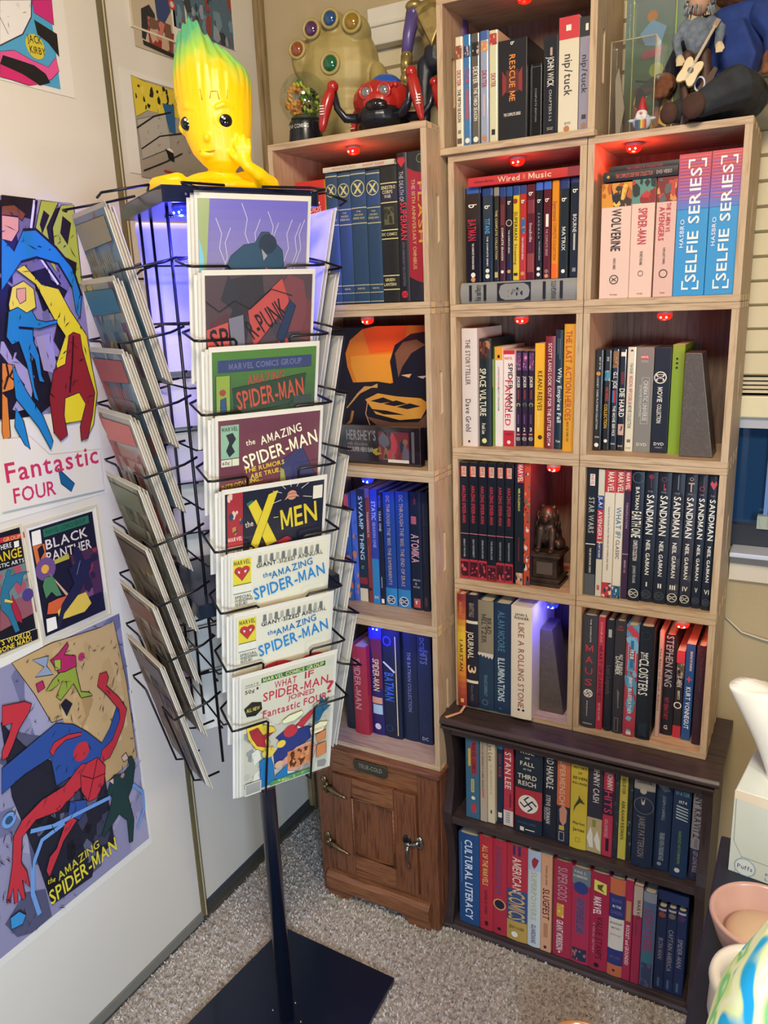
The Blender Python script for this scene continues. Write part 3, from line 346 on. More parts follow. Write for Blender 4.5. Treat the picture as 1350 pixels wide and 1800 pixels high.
('F','s',.5834,.6363,.006,1.514,.2394,.17,'3a94cc','blue and pink box left of its twin',[('g',0,.38,'c8404a b04060 8a58a8 5a78c0'),('r',.04,.02,.96,.026,'d87868'),('r',.04,.042,.96,.048,'c86a90'),('r',.04,.064,.96,.07,'a870b8'),('r',.04,.086,.96,.092,'d87868'),('r',.04,.108,.96,.114,'c86a90'),('r',.04,.13,.96,.136,'a870b8'),('r',.04,.152,.96,.158,'d87868'),('r',.04,.174,.96,.18,'c86a90'),('r',.04,.196,.96,.202,'a870b8'),('r',.04,.218,.96,.224,'d87868'),('r',.04,.24,.96,.246,'c86a90'),('r',.04,.262,.96,.268,'a870b8'),('r',.04,.284,.96,.29,'d87868'),('r',.04,.306,.96,.312,'c86a90'),('t','SELFIE SERIES',.55,.5,.8,.34,'eeece8','u'),('t','HASBRO',.2,.55,.2,.13,'dfe6f0','u'),('p',[(.28,.89),(.33,.89),(.33,.94),(.5,.94),(.5,.955),(.28,.955)],'eeece8'),('p',[(.78,.89),(.83,.89),(.83,.955),(.62,.955),(.62,.94),(.78,.94)],'eeece8'),('p',[(.3,.1),(.3,.04),(.5,.04),(.5,.055),(.35,.055),(.35,.1)],'eeece8'),('p',[(.86,.1),(.86,.04),(.7,.04),(.7,.055),(.81,.055),(.81,.1)],'eeece8')]),
('F','s',.6372,.6855,.006,1.514,.2397,.17,'3a94cc','blue and pink box against right panel',[('g',0,.38,'c8404a b04060 8a58a8 5a78c0'),('r',.04,.02,.96,.026,'d87868'),('r',.04,.042,.96,.048,'c86a90'),('r',.04,.064,.96,.07,'a870b8'),('r',.04,.086,.96,.092,'d87868'),('r',.04,.108,.96,.114,'c86a90'),('r',.04,.13,.96,.136,'a870b8'),('r',.04,.152,.96,.158,'d87868'),('r',.04,.174,.96,.18,'c86a90'),('r',.04,.196,.96,.202,'a870b8'),('r',.04,.218,.96,.224,'d87868'),('r',.04,.24,.96,.246,'c86a90'),('r',.04,.262,.96,.268,'a870b8'),('r',.04,.284,.96,.29,'d87868'),('r',.04,.306,.96,.312,'c86a90'),('t','SELFIE SERIES',.55,.5,.8,.34,'eeece8','u'),('t','HASBRO',.2,.55,.2,.13,'dfe6f0','u'),('p',[(.28,.89),(.33,.89),(.33,.94),(.5,.94),(.5,.955),(.28,.955)],'eeece8'),('p',[(.78,.89),(.83,.89),(.83,.955),(.62,.955),(.62,.94),(.78,.94)],'eeece8'),('p',[(.3,.1),(.3,.04),(.5,.04),(.5,.055),(.35,.055),(.35,.1)],'eeece8'),('p',[(.86,.1),(.86,.04),(.7,.04),(.7,.055),(.81,.055),(.81,.1)],'eeece8')]),
('C','h',.1593,.1943,.0186,1.213,.2515,0,'d9cbc0','thick cream book with grey serif title',[('t','THE STORYTELLER',.42,.28,.38,.3,'5a504c','d'),('t','Dave Grohl',.42,.73,.28,.34,'4a403c','d'),('r',.4,.945,.52,.965,'15151c')]),
('C','h',.1949,.2221,.0283,1.213,.2292,0,'1b2528','black book with tall cream title and brown art',[('a',.05,.02,.95,.18,'3a2420 6a3a2a b07a50',10),('t','SPACE VULTURE',.35,.49,.44,.5,'e6dfc0','d'),('t','Frank Lee',.4,.83,.1,.3,'e9e2cf','d'),('c',.45,.945,.2,'d8d890')]),
('C','p',.2227,.2267,.0363,1.213,.2117,0,'7a9a3a','very thin green book',[('r',0,0,1,.12,'2a2a1a'),('r',0,.12,1,.4,'8a9a5a')]),
('C','p',.2273,.2443,.0382,1.213,.2116,0,'e6ddd2','cream paperback with yellow top',[('r',0,0,1,.13,'e0a030'),('r',.35,.08,.65,.11,'15151c'),('t','LOWDOWN ROAD',.5,.31,.22,.22,'a84848','d'),('t','SCOTT VON DOVIAK',.5,.52,.24,.2,'2a2a2a','d')]),
('C','p',.2449,.2695,.0433,1.213,.2038,0,'ead9d0','white paperback with black and red title',[('r',0,0,1,.04,'c02838'),('t','MARVEL',.45,.08,.7,.028,'c02838','h'),('t','SPIDER-MAN',.62,.38,.5,.4,'15151c','d'),('t','TANGLED',.4,.53,.5,.5,'c83040','d'),('r',0,.83,1,1,'b82436'),('t','THOMPSON',.5,.87,.7,.02,'201018','h'),('c',.5,.955,.16,'e9e2cf')]),
('C','p',.2701,.2816,.0505,1.213,.2021,0,'2c1c34','purple paperback numbered one',[('a',.1,.02,.9,.2,'5a3a6a b0507a d0889a',12),('t','JOKER',.5,.32,.12,.5,'e9e2cf','d'),('r',.35,.4,.65,.5,'7a3a3a'),('c',.5,.56,.36,'b8b078'),('r',.3,.55,.7,.58,'2a2a2a'),('r',.4,.66,.6,.76,'6a4a7a'),('t','1',.5,.82,.35,.04,'e9e2cf','h'),('r',.2,.865,.8,.88,'d08070'),('c',.5,.92,.36,'e9e2cf'),('c',.5,.92,.3096,'2c1c34'),('t','DC',.5,.92,.468,.288,'e9e2cf','w')]),
('C','p',.2822,.2944,.0543,1.213,.2018,0,'2c1c34','purple paperback numbered two',[('a',.1,.02,.9,.2,'5a3a6a b0507a d0889a',12),('t','JOKER',.5,.32,.12,.5,'e9e2cf','d'),('r',.35,.4,.65,.5,'7a3a3a'),('c',.5,.56,.36,'5a7a5a'),('r',.3,.55,.7,.58,'2a2a2a'),('r',.4,.66,.6,.76,'6a4a7a'),('t','2',.5,.82,.35,.04,'e9e2cf','h'),('r',.2,.865,.8,.88,'d08070'),('c',.5,.92,.36,'e9e2cf'),('c',.5,.92,.3096,'2c1c34'),('t','DC',.5,.92,.468,.288,'e9e2cf','w')]),
('C','p',.295,.3075,.0581,1.213,.2014,0,'2c1c34','purple paperback numbered three',[('a',.1,.02,.9,.2,'5a3a6a b0507a d0889a',12),('t','JOKER',.5,.32,.12,.5,'e9e2cf','d'),('r',.35,.4,.65,.5,'7a3a3a'),('c',.5,.56,.36,'8a9a6a'),('r',.3,.55,.7,.58,'2a2a2a'),('r',.4,.66,.6,.76,'6a4a7a'),('t','3',.5,.82,.35,.04,'e9e2cf','h'),('r',.2,.865,.8,.88,'d08070'),('c',.5,.92,.36,'e9e2cf'),('c',.5,.92,.3096,'2c1c34'),('t','DC',.5,.92,.468,.288,'e9e2cf','w')]),
('C','p',.3109,.3322,.0505,1.213,.2172,0,'e8b028','bright yellow book with black title',[('t','KEANU REEVES',.55,.45,.38,.45,'2a2008','d'),('t','MOST TRIUMPHANT',.4,.73,.18,.2,'f0d898','d'),('c',.6,.9,.22,'3a3010')]),
('C','h',.3365,.3566,.0395,1.213,.2317,0,'7c2830','dark red book with long white title',[('t','SCOTT LANG LOOK OUT FOR THE LITTLE GUY!',.5,.5,.88,.36,'e6d4cc','d'),('r',.4,.95,.6,.97,'e9e2cf')]),
('C','h',.3574,.3738,.0396,1.213,.2444,0,'18303e','narrow navy book with white serif title',[('t','Why Empires Fall',.6,.54,.46,.5,'e2e4dc','d'),('r',.3,.07,.36,.2,'7a8a90'),('r',.55,.07,.6,.24,'7a8a90'),('t','Yale',.5,.93,.6,.02,'e9e2cf','h')]),
('C','h',.3797,.4029,.0223,1.213,.2555,0,'e0a028','orange yellow book with red title beside right panel',[('t','THE LAST ACTION HEROES',.45,.4,.7,.5,'b8442a','d'),('t','NICK DE SEMLYEN',.45,.84,.16,.2,'6a2a1a','d')]),
('G','d',.4366,.4535,.0462,1.213,.2034,0,'222426','black disc case with tiny gold logo at left',[('t','BEST OF THE',.6,.13,.12,.16,'e9e2cf','d'),('c',.45,.23,.25,'c88a30'),('t','LOONEY TUNES PLATINUM COLLECTION',.4,.52,.52,.2,'c8c8c0','d'),('t','DVD',.5,.86,.5,.015,'e9e2cf','h'),('c',.45,.94,.25,'e9e2cf')]),
('G','d',.4541,.4682,.0515,1.213,.203,0,'25282c','black disc case with orange and yellow title',[('t','DVD',.5,.09,.04,.3,'e9e2cf','d'),('a',.1,.2,.9,.3,'4a8aa8 d8a830 2a5a7a',6),('t','AND FRIENDS',.5,.43,.14,.4,'c84830','d'),('t','COLLECTION',.4,.65,.24,.45,'d8a828','d'),('c',.5,.9,.25,'e9e2cf')]),
('G','d',.4688,.4819,.056,1.213,.2042,0,'26303e','dark disc case with soldier face and slanted title',[('a',.1,.02,.9,.18,'8a6a4a c09a78 5a3a2a',8),('t','G.I. JOE',.5,.3,.16,.55,'e9e2cf','d'),('r',.15,.4,.35,.52,'3a7ab0'),('r',.35,.4,.65,.52,'b03038'),('t','THE MOVIE SERVICE',.5,.7,.3,.4,'e9e2cf','d'),('t','DVD',.5,.93,.6,.015,'e9e2cf','h')]),
('G','d',.4825,.4966,.0571,1.213,.2041,0,'1c1c22','black disc case with tall white title',[('r',.2,.03,.8,.07,'e9e2cf'),('r',.3,.22,.7,.34,'6a2a30'),('t','DIE HARD',.5,.52,.28,.7,'e9e2cf','d'),('a',.1,.73,.9,.84,'c0a090 6a4a40',6),('t','DVD',.5,.95,.6,.015,'e9e2cf','h')]),
('G','d',.4976,.5149,.055,1.213,.2079,0,'ddd3b8','cream disc case with red and black title',[('p',[(.3,.04),(.5,.02),(.7,.04)],'15151c'),('t','TOM CRUISE',.5,.2,.1,.3,'4a4a44','d'),('t','MISSION: IMPOSSIBLE',.5,.4,.26,.4,'b84850','d'),('t','6 MOVIE COLLECTION',.5,.65,.24,.4,'2a2a2a','d'),('r',.3,.88,.7,.91,'6a6a60'),('t','DVD',.5,.965,.5,.015,'15151c','h')]),
('G','s',.5165,.5489,.0509,1.213,.2075,0,'807c74','wide grey boxed set with outlined title',[('r',.25,.07,.7,.11,'c04a50'),('t','MARVEL',.475,.09,.42,.02,'e9e2cf','h'),('t','STUDIOS',.475,.13,.42,.02,'b8b4aa','h'),('o2',.36,.28,.8,.72,.02,'c4c0b4'),('t','CINEMATIC UNIVERSE',.6,.5,.38,.26,'d0ccc0','d'),('t','23 MOVIE COLLECTION',.3,.5,.3,.12,'c4c0b4','d'),('t','DVD',.5,.92,.6,.028,'d8d4c8','h')]),
('G','s',.5495,.5806,.0544,1.213,.207,0,'1c212c','wide black boxed set with white ringed logo',[('o',.4,.28,.32,.06,'e9e2cf'),('t','DC',.4,.28,.06,.5,'e9e2cf','d'),('t','MOVIE',.42,.44,.14,.3,'e9e2cf','d'),('t','COLLECTION',.42,.62,.18,.26,'e9e2cf','d'),('t','DVD',.5,.91,.6,.028,'d8d4c8','h'),('t','VIDEO',.5,.945,.45,.012,'a8a4a0','h')]),
('G','p',.5826,.6054,.0503,1.213,.2118,0,'7e9a22','lime green cloth notebook with three black dots',[('c',.4,.125,.1,'15151c'),('c',.4,.165,.1,'15151c'),('c',.4,.205,.1,'15151c')]),
('D','p',.1566,.177,.0057,.912,.267,0,'101722','black book with red title against left panel',[('r',.15,.03,.8,.115,'e0b8a0'),('r',.15,.03,.28,.115,'c03030'),('t','MARVEL',.55,.072,.07,.4,'a82830','d'),('t','AMAZING SPIDER-MAN',.5,.35,.32,.4,'c03a48','d'),('r',.02,.6,.98,.606,'d07078'),('t','GREAT POWER',.5,.73,.16,.2,'a8b0b8','d'),('r',0,.83,1,1,'b83040'),('a',.05,.85,.95,.98,'401020 5a1826 d05058',10)]),
('D','p',.1776,.1985,.007,.912,.2672,0,'101722','black book with red title and crimson foot',[('r',.15,.03,.8,.115,'e0b8a0'),('r',.15,.03,.28,.115,'c03030'),('t','MARVEL',.55,.072,.07,.4,'a82830','d'),('t','AMAZING SPIDER-MAN',.5,.35,.32,.4,'c03a48','d'),('r',.02,.6,.98,.606,'d07078'),('t','GREAT RESPONSIBILITY',.5,.73,.16,.2,'a8b0b8','d'),('r',0,.83,1,1,'b83040'),('a',.05,.85,.95,.98,'401020 5a1826 d05058',10)]),
('D','p',.1996,.2195,.0073,.912,.2676,0,'101722','black book with red title and dotted crimson foot',[('r',.15,.03,.8,.115,'e0b8a0'),('r',.15,.03,.28,.115,'c03030'),('t','MARVEL',.55,.072,.07,.4,'a82830','d'),('t','AMAZING SPIDER-MAN',.5,.35,.32,.4,'c03a48','d'),('r',.02,.6,.98,.606,'d07078'),('t','SPIDER-MAN NO MORE',.5,.73,.16,.2,'a8b0b8','d'),('r',0,.83,1,1,'b83040'),('a',.05,.85,.95,.98,'401020 5a1826 d05058',10)]),
('D','p',.2209,.2409,.0068,.912,.2681,0,'101722','black book with red title and darker painted foot',[('r',.15,.03,.8,.115,'e0b8a0'),('r',.15,.03,.28,.115,'c03030'),('t','MARVEL',.55,.072,.07,.4,'a82830','d'),('t','AMAZING SPIDER-MAN',.5,.35,.32,.4,'c03a48','d'),('r',.02,.6,.98,.606,'d07078'),('t','THE GOBLIN LIVES',.5,.73,.16,.2,'a8b0b8','d'),('r',0,.86,1,1,'8a2a30'),('a',.05,.88,.95,.98,'401020 5a1826 d05058',10)]),
('D','p',.2415,.2596,.0081,.912,.2682,0,'101722','black book with red title and two line subtitle',[('r',.15,.03,.8,.115,'e0b8a0'),('r',.15,.03,.28,.115,'c03030'),('t','MARVEL',.55,.072,.07,.4,'a82830','d'),('t','AMAZING SPIDER-MAN',.5,.35,.32,.4,'c03a48','d'),('r',.02,.6,.98,.606,'d07078'),('t','THE SECRET OF THE PETRIFIED TABLET',.5,.73,.16,.2,'a8b0b8','d'),('r',0,.83,1,1,'b83040'),('a',.05,.85,.95,.98,'401020 5a1826 d05058',10)]),
('D','p',.2605,.2798,.0089,.912,.2684,0,'101722','black book with red title beside pale edged gap',[('r',.15,.03,.8,.115,'e0b8a0'),('r',.15,.03,.28,.115,'c03030'),('t','MARVEL',.55,.072,.07,.4,'a82830','d'),('t','AMAZING SPIDER-MAN',.5,.35,.32,.4,'c03a48','d'),('r',.02,.6,.98,.606,'d07078'),('t','THE DEATH OF CAPTAIN STACY',.5,.73,.16,.2,'a8b0b8','d'),('r',0,.83,1,1,'b83040'),('a',.05,.85,.95,.98,'401020 5a1826 d05058',10)]),
('D','p',.2819,.3024,.0108,.912,.271,0,'141c26','black book with small yellow title and red top',[('r',.3,0,1,.15,'c03040'),('t','MARVEL',.65,.075,.14,.5,'e9e2cf','d'),('t','MIRACLEMAN',.5,.29,.18,.22,'d8d870','d'),('r',.45,.6,.55,.8,'6a2a34'),('a',.2,.9,.95,1,'c89070 3a3a5a e0c0a8',8)]),
('D','p',.303,.3161,.0124,.912,.271,0,'5a3a44','colourful art spined paperback leaning by the lion',[('a',0,0,1,1,'c04830 d8d0c8 2a4a6a 101420 e08050 4a6a5a',40)]),
('H','p',.4366,.4585,.0093,.912,.271,0,'141c28','black paperback with grey foot',[('r',.3,.04,.75,.13,'e8e0d0'),('t','MARVEL',.52,.085,.08,.3,'b03030','d'),('t','STAR WARS',.5,.36,.28,.5,'b8b4ac','d'),('r',.05,.585,.95,.592,'e9e2cf'),('t','THE NEWSPAPER STRIPS',.5,.72,.2,.18,'e9e2cf','d'),('r',0,.83,1,1,'55585c')]),
('H','p',.4599,.4727,.0075,.912,.271,0,'d0c8b4','white paperback with blue and red bands',[('r',0,.2,1,.31,'2a3a7a'),('t','JLA/',.5,.25,.09,.6,'d8dce8','d'),('r',0,.31,1,.56,'b8323a'),('t','AVENGERS',.5,.43,.22,.6,'e6e0dc','d'),('r',0,.57,1,.7,'2a3460'),('t','KURT BUSIEK',.5,.63,.12,.3,'e9e2cf','d'),('r',.3,.91,.7,.95,'c05858')]),
('H','p',.4738,.4935,.0072,.912,.271,0,'dcd2be','cream paperback with red top and tiny title',[('r',0,0,1,.17,'b8323a'),('t','MARVEL',.6,.09,.15,.6,'e9e2cf','d'),('t','Vision & The Scarlet Witch: THE SAGA OF WANDA AND VISION',.5,.53,.5,.16,'4a4a48','d'),('a',0,.88,1,1,'b83040 2a3a5a d8a050 e8d0c0',10)]),
('H','p',.4941,.5109,.0095,.912,.271,0,'dcd2be','cream paperback with red top and blue title',[('r',0,0,1,.17,'b8323a'),('t','MARVEL',.6,.09,.15,.6,'e9e2cf','d'),('t','WHAT IF?',.5,.4,.24,.6,'2a6a94','d'),('t','CLASSIC',.5,.61,.15,.4,'24262c','d'),('a',0,.9,1,1,'2a5a7a c8d0d0 1a2a3a',8)]),
('H','p',.5115,.5242,.0123,.912,.271,0,'3a2440','thin purple paperback with red top',[('r',0,0,1,.15,'b03040'),('t','MARVEL',.5,.08,.13,.6,'e9e2cf','d'),('t','TERRIFICATION',.5,.34,.2,.3,'a89098','d'),('r',.05,.64,.95,.645,'c8a0b0'),('t','SERIES 1-12',.5,.74,.1,.25,'c8b0b8','d')]),
('H','h',.5259,.5494,.0087,.912,.271,0,'151d2b','thick dark book with stacked white title and ring',[('o',.5,.045,.42,.05,'4a6a78'),('t','BATMAN',.5,.2,.17,.3,'e9e2cf','d'),('t','EARTH ONE',.5,.4,.2,.75,'e9e2cf','d'),('t','COMPLETE COLLECTION',.5,.6,.16,.34,'e9e2cf','d'),('t','JOHNS FRANK',.5,.79,.14,.24,'b8b8b4','d'),('c',.5,.94,.42,'e9e2cf'),('c',.5,.94,.3612,'151d2b'),('t','DC',.5,.94,.546,.336,'e9e2cf','w')]),
('H','h',.55,.5742,.0134,.912,.271,0,'151d2c','thick black book with red arrow emblem numeral one',[('r',.47,.03,.53,.12,'7a2a34'),('c',.5,.035,.2,'7a2a34'),('t','THE',.45,.145,.4,.012,'8a8a8a','h'),('t','SANDMAN',.5,.32,.3,.55,'e8e2d4','d'),('t','NEIL GAIMAN',.48,.65,.27,.32,'e8e2d4','d'),('t','I',.5,.86,.1,.035,'e9e2cf','h'),('c',.5,.94,.38,'4a5058'),('c',.5,.94,.3268,'15202c'),('t','DC',.5,.94,.494,.304,'4a5058','w')]),
('H','h',.5755,.5998,.0126,.912,.271,0,'151d2c','thick black book with red key emblem numeral two',[('o',.45,.05,.16,.04,'7a4a4a'),('r',.43,.08,.49,.13,'b04a48'),('r',.49,.115,.62,.13,'b04a48'),('t','THE',.45,.145,.4,.012,'8a8a8a','h'),('t','SANDMAN',.5,.32,.3,.55,'e8e2d4','d'),('t','NEIL GAIMAN',.48,.65,.27,.32,'e8e2d4','d'),('t','II',.5,.86,.28,.035,'e9e2cf','h'),('c',.5,.94,.38,'4a5058'),('c',.5,.94,.3268,'15202c'),('t','DC',.5,.94,.494,.304,'4a5058','w')]),
('H','h',.6009,.6243,.0131,.912,.271,0,'151d2c','thick black book with smoky spine numeral three',[('r',.47,.01,.53,.12,'8a8a90'),('a',.1,.14,.95,.95,'2c2c38 38343e 24222c 48444c',14),('t','THE',.45,.145,.4,.012,'8a8a8a','h'),('t','SANDMAN',.5,.32,.3,.55,'e8e2d4','d'),('t','NEIL GAIMAN',.48,.65,.27,.32,'e8e2d4','d'),('t','III',.5,.86,.45,.035,'e9e2cf','h'),('c',.5,.94,.4,'e9e2cf'),('c',.5,.94,.344,'16161e'),('t','DC',.5,.94,.52,.32,'e9e2cf','w')]),
('H','h',.6254,.6469,.0142,.912,.271,0,'151d2c','thick black book with pale ankh emblem numeral four',[('o',.5,.035,.12,.04,'c8a888'),('r',.25,.062,.75,.072,'b89888'),('r',.45,.07,.55,.13,'d0a890'),('a',.1,.14,.95,.95,'2c2c38 38343e 24222c 48444c',14),('t','THE',.45,.145,.4,.012,'8a8a8a','h'),('t','SANDMAN',.5,.32,.3,.55,'e8e2d4','d'),('t','NEIL GAIMAN',.48,.65,.27,.32,'e8e2d4','d'),('t','IV',.5,.86,.45,.035,'e9e2cf','h'),('c',.5,.94,.4,'e9e2cf'),('c',.5,.94,.344,'16161e'),('t','DC',.5,.94,.52,.32,'e9e2cf','w')]),
('H','h',.648,.6656,.0145,.912,.271,0,'151d2c','black book with red ring emblem numeral five',[('o',.45,.1,.2,.05,'b04a50'),('r',.55,.01,.62,.09,'6a4a58'),('t','THE',.45,.145,.4,.012,'8a8a8a','h'),('t','SANDMAN',.5,.32,.3,.55,'e8e2d4','d'),('t','NEIL GAIMAN',.48,.65,.27,.32,'e8e2d4','d'),('t','V',.5,.86,.3,.035,'e9e2cf','h'),('c',.5,.94,.38,'4a5058'),('c',.5,.94,.3268,'15202c'),('t','DC',.5,.94,.494,.304,'4a5058','w')]),
('H','h',.6674,.6855,.0109,.912,.271,0,'151d2c','black book with red heart emblem numeral six',[('p',[(.5,.1),(.15,.06),(.3,.035),(.5,.055),(.7,.035),(.85,.06)],'c04a58'),('t','THE',.45,.145,.4,.012,'8a8a8a','h'),('t','SANDMAN',.5,.32,.3,.55,'e8e2d4','d'),('t','NEIL GAIMAN',.48,.65,.27,.32,'e8e2d4','d'),('t','VI',.5,.86,.5,.035,'e9e2cf','h'),('c',.5,.94,.38,'4a5058'),('c',.5,.94,.3268,'15202c'),('t','DC',.5,.94,.494,.304,'4a5058','w')]),
('E','h',.1566,.1765,-.02,.603,.279,0,'c05a32','red and yellow book against left panel',[('g',0,1,'8a2a30 b8582c e0b830 d8b030 d89028 b85030 8a2c30'),('t','I AM STAN',.5,.54,.28,.4,'4a2010','d'),('t','SCIOLI',.5,.12,.1,.3,'d8a050','d'),('r',.35,.93,.75,.965,'e8a848')]),
('E','h',.1771,.2052,-.0165,.603,.279,0,'1f1a2c','dark book with gold bands and large numeral',[('t','GRAVITY FALLS',.5,.13,.12,.4,'a89a80','d'),('r',0,.225,1,.25,'e6dcb8'),('t','JOURNAL',.4,.44,.24,.5,'e6dcb8','d'),('t','3',.5,.655,.07,.7,'e8c890','d'),('r',0,.755,1,.78,'e6dcb8'),('t','Disney PRESS',.5,.87,.14,.2,'6a6a78','d')]),
('E','h',.2058,.2427,-.0155,.603,.2696,0,'1d3650','book half beige and half blue with ragged seam',[('r',0,0,1,.49,'8e846c'),('p',[(0,.49),(.1,.5),(.2,.485),(.3,.51),(.4,.49),(.5,.515),(.6,.495),(.7,.52),(.8,.5),(.9,.52),(1,.5),(1,.47),(0,.47)],'d8d0c0'),('t','BRAD',.72,.22,.14,.3,'3a3a34','d'),('t','MELTZER',.4,.25,.26,.3,'3a3a34','d'),('t','THE NAZI CONSPIRACY',.5,.77,.2,.2,'6a94a8','d'),('o',.45,.93,.16,.03,'7a8a98')]),
('E','h',.2436,.2831,-.0144,.603,.2687,0,'1b3454','dark blue book with two tone slanted title',[('t','ALAN MOORE',.45,.25,.36,.4,'4a8098','d'),('t','ILLUMINATIONS',.45,.69,.4,.4,'cfe4e8','d'),('t','x',.4,.955,.2,.02,'5a8a9a','h')]),
('E','h',.2856,.3337,-.02,.603,.2702,.16,'e8ddc8','thick cream book with red serif title',[('t','JANN S.',.5,.07,.6,.022,'2a2420','h'),('t','WENNER',.5,.1,.7,.022,'2a2420','h'),('t','LIKE A ROLLING STONE',.5,.52,.76,.28,'a0605a','d'),('c',.4,.92,.06,'15151c'),('c',.62,.92,.06,'15151c')]),
('I','h',.4375,.4697,.004,.603,.2644,0,'3b3b44','grey book with red letters and round badge',[('t','THE COMPLETE',.55,.13,.2,.08,'e9e2cf','d'),('t','M',.5,.285,.5,.058,'b83a44','h'),('t','A',.5,.385,.5,.058,'b83a44','h'),('t','U',.5,.485,.5,.058,'b83a44','h'),('t','S',.5,.585,.5,.058,'b83a44','h'),('c',.5,.685,.31,'e4e0d4'),('x',.5,.685,.2,'17171c'),('t','SPIEGELMAN',.45,.82,.14,.07,'e9e2cf','d'),('t','PANTHEON',.5,.96,.6,.012,'e9e2cf','h')]),
('I','p',.4703,.4845,.0065,.603,.2633,0,'b83248','pink red paperback with navy title',[('t','CONRAD',.5,.13,.18,.3,'e09aa0','d'),('t','HEART OF DARKNESS',.5,.5,.5,.5,'3a1a34','d'),('t','PETER KUPER',.5,.84,.16,.25,'e0a8a8','d')]),
('I','h',.4867,.5037,.0073,.603,.2591,0,'21222e','thin black book with grey gothic title',[('r',.3,.08,.7,.15,'a8b0a4'),('t','Lost Legends',.5,.53,.26,.5,'5a5450','d')]),
('I','h',.5051,.5278,.0066,.603,.2611,0,'332f34','dark grey book with upright white title',[('t','DERF',.5,.05,.4,.015,'b04a4a','h'),('t','BACKDERF',.5,.075,.6,.015,'b04a4a','h'),('t','MY FRIEND',.66,.38,.18,.3,'d8d4cc','d'),('t','DAHMER',.36,.39,.16,.4,'e6e2da','d'),('p',[(.4,.6),(.6,.62),(.55,.75),(.65,.76),(.5,.77)],'7a7678'),('o2',.25,.86,.6,.98,.02,'b8b8b0')]),
('I','h',.5291,.5543,.004,.603,.2563,0,'5a94b4','light blue and red patterned book',[('a',0,.1,1,1,'b04050 5a94b4 7ab0c8',16),('p',[(0,.02),(.4,0),(1,.06),(1,.1),(.5,.09)],'c03a4a'),('o2',.2,.1,.85,.4,.05,'a8ccd8'),('r',.4,.13,.65,.37,'2a6aa0'),('t','1928',.52,.25,.08,.3,'e8e8c8','d'),('t','JIMMY BLUEFEATHER',.5,.62,.34,.3,'e8eef0','d'),('r',0,.88,1,.93,'b03a4a'),('r',.3,.95,.7,.98,'e9e2cf')]),
('I','h',.5553,.5851,.004,.603,.2587,.16,'121b26','thick black book with tall white title',[('o',.45,.08,.28,.02,'3a4a50'),('t','THE',.4,.25,.5,.05,'e0e0d8','h'),('t','CLOISTERS',.4,.44,.32,.62,'e4e4dc','d'),('o',.42,.63,.2,.02,'2a3a44'),('a',.2,.85,.8,.97,'1e2c38 24343f',6)]),
('I','p',.591,.5996,.03,.603,.2414,0,'c8a89c','thin beige book in shadow',[('t','The Best of Clark Ashton',.5,.45,.6,.4,'5a3a3a','d')]),
('I','h',.6002,.6242,.0431,.603,.2317,0,'1d1c28','black book with red lower title',[('t','STEPHEN KING',.45,.26,.5,.6,'a8a8ac','d'),('t','PET SEMATARY',.4,.73,.22,.36,'b03848','d'),('t','G',.45,.92,.3,.04,'e9e2cf','h')]),
('I','p',.6254,.6415,.0431,.603,.1985,0,'2a2228','dark paperback with pink art top and small titles',[('r',0,0,1,.13,'c03a48'),('a',.1,.13,1,.3,'5a5248 a89a80 1a1a1a',8),('t','X-MEN',.5,.34,.13,.6,'e0dcd0','d'),('t','MISFITS',.5,.5,.1,.3,'e9e2cf','d'),('o',.45,.62,.35,.14,'e9e2cf'),('r',0,.86,1,1,'b83040')]),
('I','p',.6431,.6614,.0399,.603,.219,0,'23508a','blue paperback with white script title',[('t','BREAKFAST OF CHAMPIONS',.6,.17,.2,.24,'e9e2cf','d'),('p',[(.5,.32),(.6,.35),(.85,.355),(.6,.37),(.5,.4),(.4,.37),(.15,.355),(.4,.35)],'c84a50'),('t','KURT VONNEGUT',.5,.66,.44,.5,'e8ecf0','d')]),
('I','h',.6651,.6844,.0297,.603,.2239,0,'3a2230','dark plum book in red light against right panel',[('o',.5,.06,.3,.03,'6a3a44'),('t','The Great Katie',.55,.28,.34,.25,'6a3c4c','d')]),
('L1','h',-.11,-.0816,-.062,1.524,.2627,0,'26405c','navy book with gold medallion partly hidden by rack',[('r',0,.02,1,.028,'b8b088'),('o',.5,.13,.4,.05,'c8bc7a'),('x2',.5,.13,.28,'c8bc7a'),('r',0,.27,1,.277,'b8b088'),('t','THE',.5,.3,.3,.012,'b8b088','h'),('t','AMAZING',.5,.325,.6,.014,'b8b088','h'),('t','SPIDER-MAN',.5,.35,.75,.016,'b8b088','h'),('r',0,.385,1,.392,'b8b088'),('r',0,.855,1,.861,'b8b088'),('t','MARVEL',.5,.885,.5,.014,'b8b088','h'),('r',0,.915,1,.92,'b8b088'),('r',0,.985,1,.99,'b8b088')]),
('L1','h',-.0805,-.0506,-.062,1.524,.2607,0,'26405c','navy book with gold medallion second of four',[('r',0,.02,1,.028,'b8b088'),('o',.5,.13,.4,.05,'c8bc7a'),('x2',.5,.13,.28,'c8bc7a'),('r',0,.27,1,.277,'b8b088'),('t','THE',.5,.3,.3,.012,'b8b088','h'),('t','AMAZING',.5,.325,.6,.014,'b8b088','h'),('t','SPIDER-MAN',.5,.35,.75,.016,'b8b088','h'),('r',0,.385,1,.392,'b8b088'),('r',0,.855,1,.861,'b8b088'),('t','MARVEL',.5,.885,.5,.014,'b8b088','h'),('r',0,.915,1,.92,'b8b088'),('r',0,.985,1,.99,'b8b088')]),
